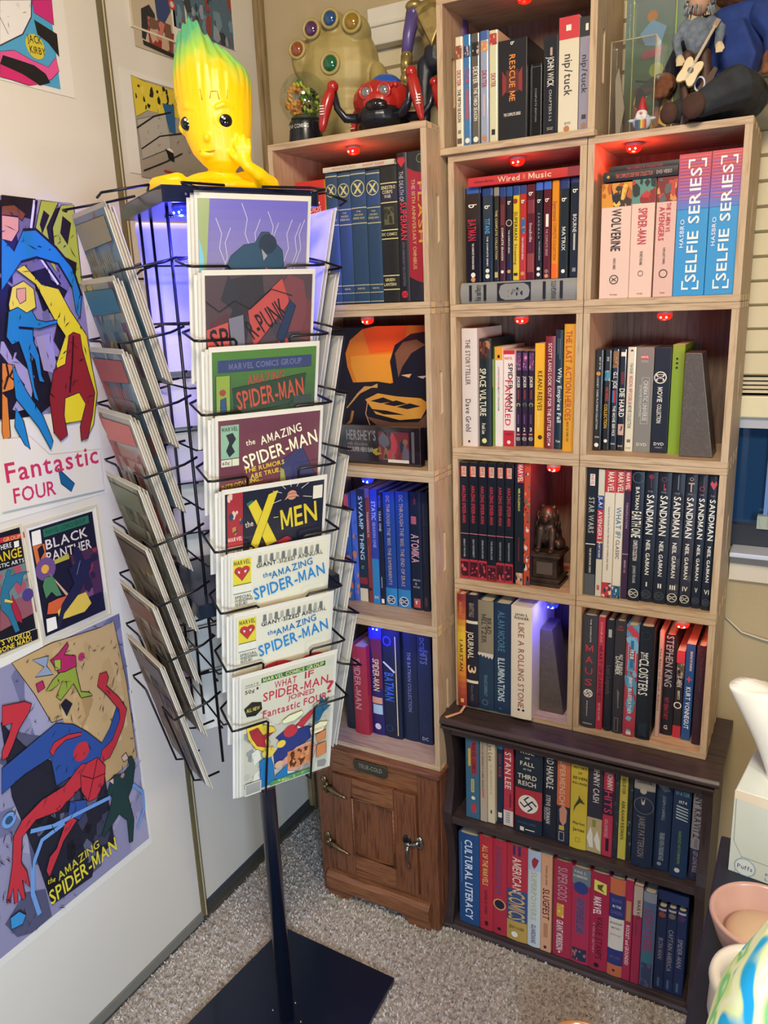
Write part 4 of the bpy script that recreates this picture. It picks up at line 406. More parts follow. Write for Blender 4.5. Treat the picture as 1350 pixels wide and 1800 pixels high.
('L1','h',-.0496,-.0139,-.062,1.524,.2616,0,'26405c','navy book with gold medallion third of four',[('r',0,.02,1,.028,'b8b088'),('o',.5,.13,.4,.05,'c8bc7a'),('x2',.5,.13,.28,'c8bc7a'),('r',0,.27,1,.277,'b8b088'),('t','THE',.5,.3,.3,.012,'b8b088','h'),('t','AMAZING',.5,.325,.6,.014,'b8b088','h'),('t','SPIDER-MAN',.5,.35,.75,.016,'b8b088','h'),('r',0,.385,1,.392,'b8b088'),('r',0,.855,1,.861,'b8b088'),('t','MARVEL',.5,.885,.5,.014,'b8b088','h'),('r',0,.915,1,.92,'b8b088'),('r',0,.985,1,.99,'b8b088')]),
('L1','h',-.0126,.0191,-.062,1.524,.2587,0,'26405c','navy book with gold medallion beside black volume',[('r',0,.02,1,.028,'b8b088'),('o',.5,.13,.4,.05,'c8bc7a'),('x2',.5,.13,.28,'c8bc7a'),('r',0,.27,1,.277,'b8b088'),('t','THE',.5,.3,.3,.012,'b8b088','h'),('t','AMAZING',.5,.325,.6,.014,'b8b088','h'),('t','SPIDER-MAN',.5,.35,.75,.016,'b8b088','h'),('r',0,.385,1,.392,'b8b088'),('r',0,.855,1,.861,'b8b088'),('t','MARVEL',.5,.885,.5,.014,'b8b088','h'),('r',0,.915,1,.92,'b8b088'),('r',0,.985,1,.99,'b8b088')]),
('L1','h',.0201,.0579,-.062,1.524,.2618,0,'1f1f1e','black book with gold bands and gold lettering',[('r',0,.115,1,.122,'d8d090'),('t','SINESTRO',.5,.15,.85,.024,'d8cc90','h'),('t','CORPS',.45,.182,.6,.024,'d8cc90','h'),('t','WAR',.45,.214,.4,.024,'d8cc90','h'),('r',0,.255,1,.262,'d8d090'),('a',.2,.29,.8,.42,'5a5838 3a3828 2a2a20',10),('r',0,.455,1,.462,'d8d090'),('t','DC COMICS',.5,.49,.9,.02,'d8cc90','h'),('r',0,.52,1,.527,'d8d090'),('r',0,.795,1,.802,'d8d090'),('t','GREEN',.45,.83,.6,.022,'d8cc90','h'),('t','LANTERN',.45,.865,.75,.022,'d8cc90','h'),('r',0,.9,1,.907,'d8d090')]),
('L1','h',.0588,.0812,-.062,1.524,.2833,0,'1c1b22','tall black book with large red title',[('p',[(.2,.03),(.8,.03),(.9,.055),(.5,.095),(.1,.055)],'c02a3a'),('t','THE DEATH OF',.45,.22,.2,.4,'a8a4a8','d'),('t','SUPERMAN',.6,.45,.25,.6,'d83040','d'),('t','30TH ANNIVERSARY DELUXE EDITION',.5,.74,.3,.25,'6a6a70','d'),('c',.5,.95,.32,'c02a3a'),('t','DC',.5,.95,.5,.02,'15151c','h')]),
('L1','h',.0822,.1165,-.062,1.524,.283,0,'25242a','tall dark red and black book against right panel',[('p',[(0,.1),(.5,.13),(1,.145),(1,.88),(.5,.86),(0,.83)],'9a2430'),('r',.62,.14,1,.86,'8a6a20'),('r',.66,.16,1,.84,'8a2a28'),('o',.85,.05,.2,.04,'7a8a4a'),('t','THE 10TH ANNIVERSARY OMNIBUS',.38,.48,.6,.22,'c09a68','d'),('t','FLASH',.82,.4,.4,.3,'c89828','d')]),
('L3','p',-.143,-.1264,-.0023,.816,.2681,0,'2a3a7a','blue art paperback mostly behind the rack',[('r',0,0,.8,.13,'c04a58'),('a',0,.3,1,1,'2a5aa0 c86a30 3a3a8a d8c0a0',16)]),
('L3','p',-.1258,-.1109,.002,.816,.2763,0,'2c4a92','blue and orange paperback half behind the rack',[('a',0,.15,1,1,'4a6ac0 c8784a 3a5ab0',14)]),
('L3','p',-.1096,-.0878,.002,.816,.283,0,'1c2c3c','dark paperback with large pale title and cream foot',[('t','SWAMP THING',.5,.34,.56,.5,'b8ccd8','d'),('t','by',.5,.69,.03,.3,'8a9aa8','d'),('r',0,.78,1,.84,'8a2a30'),('r',0,.88,1,1,'d8c8a8')]),
('L3','p',-.0862,-.0742,.002,.816,.287,0,'7a3434','thin red brown paperback with white title',[('r',0,0,1,.08,'6a5a80'),('t','THUNDERBOLTS',.5,.31,.22,.4,'d8b8c0','d'),('r',.3,.5,.5,.7,'8a5048'),('c',.5,.88,.35,'2a1a1a')]),
('L3','p',-.0729,-.0543,.002,.816,.2851,0,'2a3f98','violet blue paperback with slanted white title',[('t','STATIC',.5,.18,.16,.55,'a8b8f0','d'),('t','SEASON ONE',.5,.39,.22,.4,'98a0d8','d'),('r',0,.6,1,1,'2c7ab0'),('t','DC',.5,.945,.6,.022,'e9e2cf','h')]),
('L3','p',-.053,-.0407,.002,.816,.28,0,'141c30','thin black paperback with blue top title',[('t','BATMAN',.5,.08,.1,.5,'4a5ae0','d'),('t','YEAR ONE',.5,.25,.18,.45,'b8bcc8','d'),('r',.3,.75,.5,.85,'8a9098'),('r',.2,.95,.8,.99,'e9e2cf')]),
('L3','h',-.0391,-.0085,.002,.816,.2818,0,'1d3f86','thick blue book with long tan title',[('r',0,.84,1,1,'2c7cb4'),('t',"DC THROUGH THE '80S: THE EXPERIMENTS",.48,.42,.78,.28,'a89480','d'),('c',.5,.945,.36,'e9e2cf'),('c',.5,.945,.3096,'1c3a6a'),('t','DC',.5,.945,.468,.288,'e9e2cf','w')]),
('L3','h',-.0059,.0277,.002,.816,.286,0,'1d3f86','thick blue long titled book beside star book',[('r',0,.84,1,1,'2c7cb4'),('t',"DC THROUGH THE '80S: THE END OF ERAS",.48,.42,.78,.28,'a89480','d'),('c',.5,.945,.36,'e9e2cf'),('c',.5,.945,.3096,'1c3a6a'),('t','DC',.5,.945,.468,.288,'e9e2cf','w')]),
('L3','h',.0317,.0596,.002,.816,.2874,0,'141f34','black book with red star and pink title',[('p',[(.35,.06),(.45,.06),(.5,.03),(.55,.06),(.65,.06),(.57,.08),(.62,.11),(.5,.09),(.38,.11),(.43,.08)],'7a2a44'),('r',.1,.2,.6,.265,'b85a68'),('t','ATOMIKA',.45,.47,.24,.7,'d8a0a8','d'),('t','ABBINANTI',.5,.74,.7,.015,'a8b0b8','h'),('t','&',.45,.77,.2,.02,'a8b0b8','h'),('t','BUTLER',.5,.8,.6,.015,'a8b0b8','h'),('a',.2,.9,.8,.98,'c84a40 d8d8d0 4a8a98',6)]),
('L3','h',.0606,.0775,.002,.816,.2891,0,'1c2030','dark slate book with faint lettering against right panel',[('t','ABSOLUTE FANTASTIC CITY',.4,.34,.5,.25,'3c4458','d'),('r',.3,.88,.7,.96,'4a3a44')]),
('L4','h',-.1625,-.1382,-.0101,.461,.2282,0,'17202c','black volume at left behind rack pockets',[('r',0,.9,1,.905,'3a4450')]),
('L4','h',-.1298,-.0892,-.0229,.461,.2417,0,'a2283a','red book with large embossed title',[('t','SPIDER-MAN',.35,.42,.58,.42,'c88a88','d')]),
('L4','h',-.0886,-.0531,-.0066,.461,.2911,0,'231f5a','blue and red book with cream curved title',[('r',0,0,1,.1,'3030d0'),('p',[(.1,.1),(1,.08),(1,.55),(.5,.55)],'6a2238'),('t','SPIDER-MAN',.5,.43,.3,.5,'e6c8a0','d'),('r',.1,.64,.9,.7,'d8987a'),('r',.15,.71,.9,.8,'a8c4d4'),('c',.5,.92,.24,'d4c8d8')]),
('L4','h',-.0522,-.003,-.0061,.461,.293,0,'141e38','black book with blue lettered title and white edge',[('t','O',.3,.1,.5,.09,'3a3ad8','h'),('p',[(.02,.3),(.1,.29),(.72,.37),(.66,.385)],'d8d4e0'),('t','BATMAN',.36,.52,.26,.5,'3a6ad8','d'),('r',.74,.05,.79,.97,'d8c89a'),('o',.3,.91,.16,.04,'1c4a78')]),
('L4','h',-.0024,.0382,.002,.461,.292,0,'182540','navy book with thin pale title',[('t','THE BATMAN COLLECTION',.5,.45,.55,.22,'7a80b0','d')]),
('L4','h',.0395,.0763,.002,.461,.2931,0,'18284a','navy book with outlined block title',[('t',"DC'S",.4,.08,.1,.3,'6a78a8','d'),('t','HITS',.5,.2,.12,.5,'7078a8','d'),('r',.15,.13,.85,.155,'3a4888'),('t','DC',.5,.95,.45,.03,'b8b8c0','h')]),
('S1','p',.1815,.2164,-.0395,.322,.2214,0,'3a6884','steel blue book with red label title',[('r',.4,.07,.8,.46,'a83440'),('t','MARVEL COMICS',.6,.265,.36,.26,'17171c','d'),('r',.2,.16,.38,.37,'c8b048'),('r',.4,.52,.62,.68,'c8c078'),('t','SEAN HOWE',.51,.6,.13,.13,'15151c','d'),('c',.55,.75,.14,'e9e2cf'),('r',.4,.82,.75,.93,'b84048')]),
('S1','p',.2183,.2356,-.0403,.322,.2285,0,'b8a894','thin tan paperback with grey title',[('t','STAN LEE PRESENTS COMIC BOOKS',.4,.35,.55,.26,'4a443c','d'),('r',.3,.62,.6,.72,'b87868')]),
('S1','p',.2362,.2544,-.0382,.322,.2318,0,'d8ccae','cream book with script signature title',[('t','Stan Lee',.4,.17,.24,.5,'6a6048','d'),('t','a definitive',.5,.5,.34,.25,'a89a70','d'),('r',.4,.85,.6,.89,'3a3a3a')]),
('S1','h',.255,.2708,-.0275,.322,.2255,0,'1c2c48','narrow navy book with cyan band',[('r',0,.1,1,.135,'2a90c0'),('t','CLASSIC',.5,.25,.13,.35,'8a5060','d'),('t','ROCK',.5,.4,.12,.45,'b84858','d'),('r',.2,.88,.8,.94,'e9e2cf')]),
('S1','p',.2733,.2969,-.031,.322,.2288,0,'b83a50','red to white paperback with barcode foot',[('t','STAN LEE',.45,.36,.42,.6,'ece0dc','d'),('t','THE MAN BEHIND MARVEL',.7,.7,.16,.2,'4a1a24','d'),('r',0,.82,1,1,'dcd0c4'),('bc',.2,.84,.8,.97)]),
('S1','h',.3042,.3677,-.0401,.322,.2334,0,'1a2a3c','very thick navy book with red panel on spine',[('t','RISE',.45,.09,.5,.045,'e9e2cf','h'),('t','AND',.45,.155,.18,.018,'e9e2cf','h'),('t','FALL',.45,.22,.52,.045,'e9e2cf','h'),('t','OF THE',.45,.28,.3,.018,'e9e2cf','h'),('t','THIRD',.45,.36,.7,.05,'e9e2cf','h'),('t','REICH',.45,.435,.65,.05,'e9e2cf','h'),('r',0,.5,1,.82,'b03440'),('c',.5,.66,.37,'e8e4da'),('x',.5,.66,.23,'17171c'),('t','WILLIAM L. SHIRER',.45,.88,.7,.02,'4a6478','h'),('r',.2,.93,.35,.975,'e9e2cf'),('r',.4,.945,.75,.955,'e9e2cf')]),
('S1','h',.3683,.3996,-.0343,.322,.2299,0,'1b2434','dark book with bold white title and author',[('t','HARD HANDLE',.5,.21,.44,.5,'e6e2da','d'),('t','STEVE GORMAN',.4,.67,.32,.3,'e0dcd4','d'),('r',.1,.65,.2,.8,'8a8c90')]),
('S1','p',.4016,.431,-.0372,.322,.2294,0,'232b40','book with orange top and face on spine',[('r',0,0,1,.58,'d07048'),('t','SUPERMENSCH',.4,.3,.52,.42,'e0b8a0','d'),('p',[(.2,.62),(.5,.56),(.8,.62),(.75,.75),(.5,.8),(.25,.75)],'c89078'),('r',.2,.8,.6,.85,'c8b04a'),('o2',.2,.87,.6,.97,.03,'e9e2cf')]),
('S1','h',.4327,.4695,-.0415,.322,.2313,0,'d3bd40','bright yellow book with bird silhouette',[('t','BRIEF',.55,.05,.75,.028,'15151c','h'),('t','HISTORY',.55,.11,.8,.022,'15151c','h'),('t','OF',.55,.165,.25,.022,'15151c','h'),('t','SEVEN',.55,.22,.85,.028,'15151c','h'),('t','KILLINGS',.55,.275,.85,.022,'15151c','h'),('p',[(.25,.53),(.5,.44),(.5,.4),(.6,.43),(.9,.49),(.6,.48),(.35,.53),(.2,.6)],'3a4428'),('t','Marlon',.55,.71,.7,.03,'3a3a20','h'),('t','James',.55,.78,.7,.035,'3a3a20','h'),('o2',.35,.87,.65,.92,.03,'b87838')]),
('S1','p',.4701,.5025,-.037,.322,.2322,0,'2e2e42','dark paperback with shoe picture foot',[('t','JOHNNY CASH',.55,.25,.4,.4,'e8e4dc','d'),('r',0,.62,1,1,'b8a878'),('p',[(0,.85),(.25,.72),(.4,.8),(.45,.95),(.2,.95)],'e0dcd0'),('p',[(.5,.85),(.7,.75),(.9,.85),(.95,.97),(.7,.95)],'e0dcd0'),('r',.35,.64,.6,.72,'8a8a4a')]),
('S1','p',.5031,.5256,-.0376,.322,.2281,0,'b83450','red paperback with pink heart script',[('t','JOHNNY',.6,.18,.18,.5,'ece4e0','d'),('r',0,.27,1,.54,'2c1c34'),('t','HITS',.5,.4,.24,.7,'c83a68','d'),('t','LIFE & ADVENTURES',.4,.69,.2,.3,'d8a8a8','d'),('r',.4,.8,.7,.94,'2a1420')]),
('S1','p',.5262,.5357,-.0326,.322,.2288,0,'3a4450','dark slate paperback beside yellow spine',[('a',0,0,1,1,'2a3440 485260 1c2630',14)]),
('S1','p',.5368,.5541,-.0329,.322,.2291,0,'c8bc50','narrow pale yellow book with black title',[('t','TRUE BELIEVER',.5,.15,.28,.4,'3a3a28','d'),('t','ABRAHAM RIESMAN',.5,.57,.42,.42,'2a2a20','d')]),
('S1','p',.5547,.5636,-.0276,.322,.2264,0,'39434c','dark paperback with grey photo spine',[('a',0,0,1,1,'2a343c 6a7278 1c262c',14)]),
('S1','h',.5674,.6103,-.0399,.322,.2303,0,'1a2c48','thick navy book with grey photo top',[('r',0,0,1,.18,'a8a498'),('t','JOHN',.5,.04,.45,.025,'2a2a2a','h'),('t','LENNON',.5,.095,.65,.03,'2a2a2a','h'),('c',.5,.3,.42,'22304a'),('c',.45,.19,.16,'b8b4a8'),('p',[(.35,.26),(.45,.31),(.55,.26),(.52,.33),(.4,.33)],'c8c4b8'),('o',.5,.34,.45,.02,'8a9098'),('t','JAMES PATTERSON',.45,.67,.44,.3,'8a8484','d')]),
('S1','h',.6118,.6439,-.0321,.322,.2282,0,'1b3354','navy book with tiny silver titles',[('p',[(.1,.1),(.5,.07),(.9,.14),(.5,.16)],'5a7484'),('t','JOSEPH CAMPBELL',.5,.33,.26,.18,'8a9cac','d'),('t','THE HERO WITH A THOUSAND FACES',.5,.74,.3,.3,'a8b8c4','d'),('c',.4,.93,.14,'8a9cac')]),
('S1','h',.6467,.6811,-.0402,.322,.2331,0,'173458','navy book with pale blue upper title',[('t','ON THE',.5,.07,.85,.04,'6aa8c0','h'),('t','WATER',.5,.13,.8,.04,'6aa8c0','h'),('t','1974',.55,.215,.45,.03,'e9e2cf','h'),('p',[(.2,.25),(.85,.27),(.9,.282),(.2,.265)],'b8c4cc'),('p',[(.2,.28),(.85,.3),(.9,.312),(.2,.295)],'b8c4cc'),('p',[(.2,.31),(.85,.33),(.9,.342),(.2,.325)],'b8c4cc'),('p',[(.2,.34),(.85,.36),(.9,.372),(.2,.355)],'b8c4cc'),('p',[(.2,.37),(.85,.39),(.9,.402),(.2,.385)],'b8c4cc'),('t','HAROLD HUTCHINSON',.5,.68,.34,.16,'7a9a60','d'),('c',.45,.92,.16,'c8ccc4')]),
('S1','h',.6842,.7055,-.0338,.322,.2303,0,'2a2c48','grey topped book against right side of bookcase',[('r',0,0,1,.67,'8e8c94'),('t','LENNY KRAVITZ',.5,.28,.55,.6,'24242c','d'),('t','WITH DAVID RITZ',.5,.61,.1,.3,'3a3a44','d'),('t','LET LOVE RULE',.55,.8,.22,.4,'a898a8','d')]),
('S2','h',.1648,.2176,-.05,.022,.2583,0,'214a7c','large blue hardback with white title',[('t','CULTURAL LITERACY',.5,.5,.88,.36,'e2e8ee','d'),('r',.12,.1,.15,.55,'6a90b8')]),
('S2','h',.2188,.2522,-.05,.022,.2661,0,'b42c3c','red hardback with yellow upper title',[('t','ALL OF THE MARVELS',.45,.3,.42,.4,'d8c060','d'),('t','DOUGLAS WOLK',.5,.7,.26,.2,'2c1420','d'),('r',.4,.9,.65,.95,'3a1420')]),
('S2','h',.2531,.2875,-.05,.022,.2667,0,'b02c40','red hardback with blue grey title and black disc',[('t','A MARVELOUS LIFE',.45,.31,.5,.4,'5a4a70','d'),('c',.5,.67,.34,'1c2430'),('o',.5,.67,.38,.08,'c8b070'),('r',.35,.92,.6,.95,'15151c')]),
('S2','h',.2884,.3387,-.05,.022,.2671,0,'b03040','striped red blue and tan hardback',[('r',.3,0,.42,.1,'3a2c5c'),('r',.55,0,.68,.1,'3a2c5c'),('t','AMERICAN',.5,.3,.36,.42,'e4ccb8','d'),('r',0,.46,1,.79,'34507c'),('t','COMICS',.5,.63,.3,.8,'d0a868','d'),('r',0,.79,1,1,'b8984c'),('t','JEREMY DAUBER',.5,.86,.75,.03,'6a4a2a','h'),('c',.4,.935,.16,'e9e2cf')]),
('S2','h',.3396,.3708,-.05,.022,.2667,0,'c4c8c4','white hardback with red flower and pastel title',[('r',0,0,1,.2,'a8b8c8'),('p',[(.3,.1),(.5,.06),(.85,.08),(.7,.14),(.5,.18),(.35,.15)],'9a2c3c'),('t','SUPERPOWERS',.5,.46,.5,.4,'a8b088','d'),('t','GUARDIANS',.5,.86,.2,.34,'3a3a6a','d')]),
('S2','p',.3717,.3976,-.05,.022,.265,0,'d09a74','peach paperback with dark slanted title',[('t','STAN LEE AND',.5,.2,.2,.16,'6a3a34','d'),('t','SLUGFEST',.5,.5,.32,.6,'54182c','d'),('r',.3,.7,.7,.85,'b07a58'),('r',.35,.94,.6,.97,'54182c')]),
('S2','h',.4013,.4436,-.05,.022,.2625,0,'a02a42','crimson hardback with outlined title and white author',[('t','SUPERGODS',.5,.23,.34,.5,'b88890','d'),('a',.2,.44,.6,.58,'c8983c d8b868',5),('t','GRANT MORRISON',.4,.77,.32,.36,'e4d4cc','d'),('c',.4,.95,.06,'e9e2cf')]),
('S2','h',.4442,.485,-.05,.022,.2587,0,'a82c48','pink red hardback with blue mask at top',[('r',0,0,1,.17,'6a7478'),('t','PAUL S.',.45,.04,.65,.025,'d0ccc0','h'),('t','ROBINSON',.45,.085,.75,.025,'d0ccc0','h'),('c',.5,.2,.4,'2a3a74'),('r',.25,.3,.75,.68,'7a4868'),('t','HOW SUPERHEROES CAME',.5,.49,.36,.4,'4a3a5a','d'),('a',.1,.84,.9,.97,'2c3048 9a6a60',8)]),
('S2','h',.4856,.5275,-.05,.022,.2605,0,'9c2440','crimson hardback with yellow picture label',[('p',[(.2,.07),(.85,.09),(.85,.2),(.2,.18)],'d8cc68'),('p',[(.35,.12),(.7,.1),(.6,.15),(.75,.18),(.4,.16)],'5a4a20'),('t','MARVEL',.4,.33,.18,.4,'ecdcd8','d'),('t','VALUE STAMPS',.55,.66,.44,.34,'5a1c28','d'),('t','A VISUAL HISTORY',.25,.67,.32,.1,'c89098','d'),('c',.45,.95,.14,'15151c')]),
('S2','h',.5283,.5615,-.05,.022,.2608,0,'27346c','hardback banded orange navy and cream',[('r',0,0,1,.16,'c06844'),('t','BLOOD',.5,.22,.65,.03,'6a6494','h'),('t','IN THE',.5,.28,.55,.025,'e9e2cf','h'),('t','GARDEN',.5,.34,.75,.03,'6a6494','h'),('r',0,.4,1,.72,'cfc4b4'),('t','AN ELEGANT',.5,.45,.8,.02,'34344a','h'),('t','HISTORY',.5,.5,.6,.02,'34344a','h'),('t','OF THE FIGHT',.5,.57,.7,.02,'a88878','h'),('t','BARRY WARREN',.5,.8,.7,.03,'7a5478','h'),('r',0,.88,1,1,'bc6444'),('c',.45,.94,.1,'3a2030')]),
('S2','p',.5621,.5789,-.05,.022,.2656,0,'a4284a','thin crimson book with tan and white titles',[('r',.2,.2,.8,.4,'b08858'),('t','ROCKET and GROUNDED',.5,.64,.4,.45,'ecd8d4','d')]),
('S2','p',.58,.5988,-.05,.022,.2585,0,'a02a4c','thin book with cream top over crimson',[('r',0,0,1,.3,'b8a898'),('t','MARVEL',.6,.24,.2,.4,'4a2a34','d'),('r',.3,.35,.5,.5,'6a3a4a')]),
('S2','h',.5999,.6273,-.05,.022,.2497,0,'55668a','grey blue hardback with pink slanted title',[('r',0,0,1,.1,'8890a0'),('t','LOU STEEL',.5,.4,.44,.6,'a83c5c','d'),('r',.1,.62,.9,.74,'3a7484'),('a',.1,.74,.9,1,'3a4468 5a5a78',6)]),
('S2','h',.6311,.65,-.05,.032,.2142,0,'1c2c50','navy volume with orange medallion in slipcase',[('r',.1,.02,.9,.045,'b8a8b0'),('c',.5,.09,.38,'8a4a3c'),('t','IRON MAN',.5,.5,.26,.5,'8a8890','d'),('r',.35,.86,.6,.97,'4a6080')]),
('S2','h',.651,.6697,-.05,.032,.2171,0,'1c2c50','navy volume with grey medallion in slipcase',[('r',.1,.02,.9,.045,'b8a8b0'),('c',.5,.09,.38,'6a6a5c'),('t','CAPTAIN AMERICA',.5,.5,.5,.5,'8a8890','d'),('r',.35,.86,.6,.97,'4a6080')]),
('S2','h',.6707,.6897,-.05,.032,.2183,0,'1c2c50','navy volume with plum medallion in slipcase',[('r',.1,.02,.9,.045,'b8a8b0'),('c',.5,.09,.38,'4a2c5c'),('t','SPIDER-MAN',.5,.5,.34,.5,'8a8890','d'),('r',.35,.86,.6,.97,'4a6080')]),
('S2','h',.6903,.7048,.03,.022,.1731,0,'4a4a44','grey brown book leaning beyond the slipcase',[('r',.35,.1,.5,.95,'5c5034')]),
]
# ------------------------------------------------------------------ room
XW=-.4355; YB=.21
b=MB(); b.box(-2.2,2.6,-4.2,YB+.1,-.06,0); fl=struct(b.build('floor',noisy('carpet_base',['7a7268','b4aa9e','c8beb0'],90,.95,bump=.9,bscale=160,stops=[.3,.5,.65])))
def carpet_mat():
    m=bpy.data.materials.new('carpet_tufts'); t,bb=nt(m); L=t.links.new
    tc=nd(t,'ShaderNodeTexCoord'); n1=nd(t,'ShaderNodeTexNoise'); n1.inputs['Scale'].default_value=170; n1.inputs['Detail'].default_value=1
    cr=nd(t,'ShaderNodeValToRGB'); e=cr.color_ramp.elements; e[0].position=.26; e[0].color=(*lin('3c342e'),1); e[1].position=.36; e[1].color=(*lin('b8ada0'),1)
    e3=e.new(.7); e3.color=(*lin('dad0c4'),1)
    L(tc.outputs['Object'],n1.inputs['Vector']); L(n1.outputs[0],cr.inputs[0]); L(cr.outputs[0],bb.inputs['Base Color']); bb.inputs['Roughness'].default_value=.95; return m
rnd=random.Random(4); b=MB(); vs=b.v; fs=b.f
for i in range(52000):
    x=rnd.uniform(-.43,.80); y=rnd.uniform(-.95,.16)
    if x>.14 and y>-.05: continue
    if -.2<x<.12 and y>-.07: continue
    a=rnd.uniform(0,2*PI); hh=rnd.uniform(.003,.008); ww=rnd.uniform(.0012,.0024); dx,dy=math.cos(a)*ww,math.sin(a)*ww; tx,ty=rnd.uniform(-.004,.004),rnd.uniform(-.004,.004)
    n=len(vs); vs+=[(x-dx,y-dy,0),(x+dx,y+dy,0),(x+dx*.8+tx,y+dy*.8+ty,hh),(x-dx*.8+tx,y-dy*.8+ty,hh)]; fs.append((n,n+1,n+2,n+3))
b.m=[0]*len(fs); cp=stuff(b.build('carpet_pile',carpet_mat())); tag(cp,'speckled beige carpet pile covering the floor','carpet')
b=MB(); b.box(-2.2,2.6,-4.2,YB+.1,2.5,2.6); struct(b.build('ceiling',ink('cfc6b0',.9)))
# back wall with the window opening
WX0,WX1,WZ0,WZ1=-.13,1.75,.985,2.16
b=MB(); b.box(XW-.1,WX0,YB,YB+.1,0,2.5); b.box(WX1,2.6,YB,YB+.1,0,2.5); b.box(WX0,WX1,YB,YB+.1,0,WZ0); b.box(WX0,WX1,YB,YB+.1,WZ1,2.5)
struct(b.build('wall_back',wall_m))
b=MB(); b.box(XW-.16,XW-.06,-4.2,YB,0,2.5); struct(b.build('wall_left',wall_m))
b=MB(); b.box(2.5,2.6,-4.2,YB,0,2.5); struct(b.build('wall_right',wall_m))
b=MB(); b.box(-2.2,2.6,-4.3,-4.2,0,2.5); struct(b.build('wall_front',wall_m))
b=MB(); b.box(XW-.04,XW-.0,.192,.209,0,2.5); b.box(XW,XW+.008,.196,.2095,0,2.5); struct(b.build('trim_1',noisy('corner_jamb',['6b5636','a58d62'],6,.5,stretch=(10,10,1))))
# sliding closet doors
def sdoor(n,y0,y1,x):
    t=bpy.data.objects.new('door_%d'%n,None); COL.objects.link(t); t['kind']='structure'; t.location=(x,y0,0)
    q=MB(); q.box(-.012,0,.014,y1-y0-.0,.035,2.46); q.build('door_panel',door_m,t)
    q=MB(); q.prism([(-.016,0),(.006,0),(.006,.006),(.002,.012),(-.016,.014)],.02,2.47); q.build('edge_rail',bronze,t)
    return t
d1=sdoor(1,-1.9,-.312,XW+.002)
q=MB(); q.prism([(-.016,1.574),(.004,1.574),(.007,1.58),(.007,1.586),(.004,1.592),(-.016,1.592)],.02,2.47); q.build('edge_rail',bronze,d1,smooth=False)
q=MB(); q.prism([(-.004,1.583),(.0082,1.583),(.0082,1.586),(-.004,1.586)],.02,2.47); q.build('edge_groove',ink('c2b48c',.4),d1)
q=MB(); q.box(-.014,.006,0,1.574,.012,.036); q.build('bottom_rail',ink('77756a',.45),d1)
d2=sdoor(2,-.30,.192,XW-.0145)
q=MB(); q.box(-.014,.004,0,.49,.012,.034); q.build('bottom_rail',ink('3c4044',.5),d2)
b=MB(); b.box(XW-.05,XW+.004,-1.9,.2,0,.013); b.box(XW-.03,XW-.01,-1.9,.2,.013,.02); struct(b.build('trim_2',ink('4a463c',.5)))
# window: frame, glass, blind, sill
wn=bpy.data.objects.new('window_1',None); COL.objects.link(wn); wn['kind']='structure'; wn.location=(WX0,YB,WZ0)
W_=WX1-WX0; H_=WZ1-WZ0
b=MB(); b.box(0,W_,.02,.06,0,.048,ink('2a2f38',.4)); b.build('lower_sash_rail',None,wn)
b=MB(); b.box(0,.04,.03,.08,0,H_); b.box(W_-.04,W_,.03,.08,0,H_); b.box(0,W_,.03,.08,H_-.04,H_); b.build('window_frame',white_m,wn)
b=MB(); b.box(0,W_,.045,.05,.048,H_-.04); gm=bpy.data.materials.new('night_glass'); t_,bb=nt(gm); bb.inputs['Base Color'].default_value=(*lin('1c3f66'),1); bb.inputs['Roughness'].default_value=.06; bb.inputs['Specular IOR Level'].default_value=.7
b.build('pane',gm,wn)
b=MB(); b.box(.885,.893,.03,.046,.048,H_-.05); b.build('mullion_trim',ink('6f93cf',.3),wn)
b=MB(); b.box(.875,.905,.012,.03,.045,.073); b.box(.88,.884,.009,.013,.05,.07); b.box(.896,.9,.009,.013,.05,.07); b.build('sash_latch',ink('a9b3a4',.4),wn)
b=MB(); b.box(.8305,W_+.01,-.045,.02,-.006,.004); b.build('sill',ink('cdd3e2',.35),wn,bev=.002)
b=MB(); b.box(.8305,W_+.01,-.012,.0,-.066,-.028); b.build('sill_apron',ink('d9cdb8',.5),wn)
b=MB(); b.box(.8305,W_+.01,-.016,.0,-.028,-.006); b.build('sill_cove',ink('8c8880',.5),wn)
bm_=ink('d5c9a6',.55); zz=1.342
pleat=MB()
bl=bpy.data.objects.new('pleated_blind',None); COL.objects.link(bl); tag(bl,'cream pleated blind lowered over upper part of the window','blind'); bl.location=(WX0,YB+.0235,0)
k=0; z=1.352
while z<2.06:
    b=MB(); dz_=.046; b.prism([(-.012,z),(-.022,z+.004),(-.016,z+dz_-.002),(-.008,z+dz_),(-.006,z)],.005,W_-.005,'x')
    b.build('slat',bm_,bl); z+=dz_
for i in range(4):
    b=MB(); b.box(.005,W_-.005,-.024,-.006,1.318+.0085*i,1.3235+.0085*i); b.build('slat',bm_,bl)
b=MB(); b.box(.0,W_,-.03,-.004,1.268,1.312); b.build('bottom_bar',ink('e6dcb4',.45),bl,bev=.003)
b=MB(); b.box(.002,W_-.002,-.018,-.004,1.245,1.268); b.build('bar_lip',ink('b8bcc4',.45),bl)
b=MB(); b.box(0,W_,-.05,0,2.084,2.16); b.box(0,W_,-.056,0,2.12,2.128); b.build('head_box',ink('d8d2c2',.5),bl,bev=.003)
tag(MB().tube([(.7,.205,.828),(.735,.2,.80),(.78,.2,.79),(.83,.2,.785)],.0022,6).build('cord',ink('cfc6b0',.5),None,True),'thin pale cord hanging on the wall under the window sill','cord')
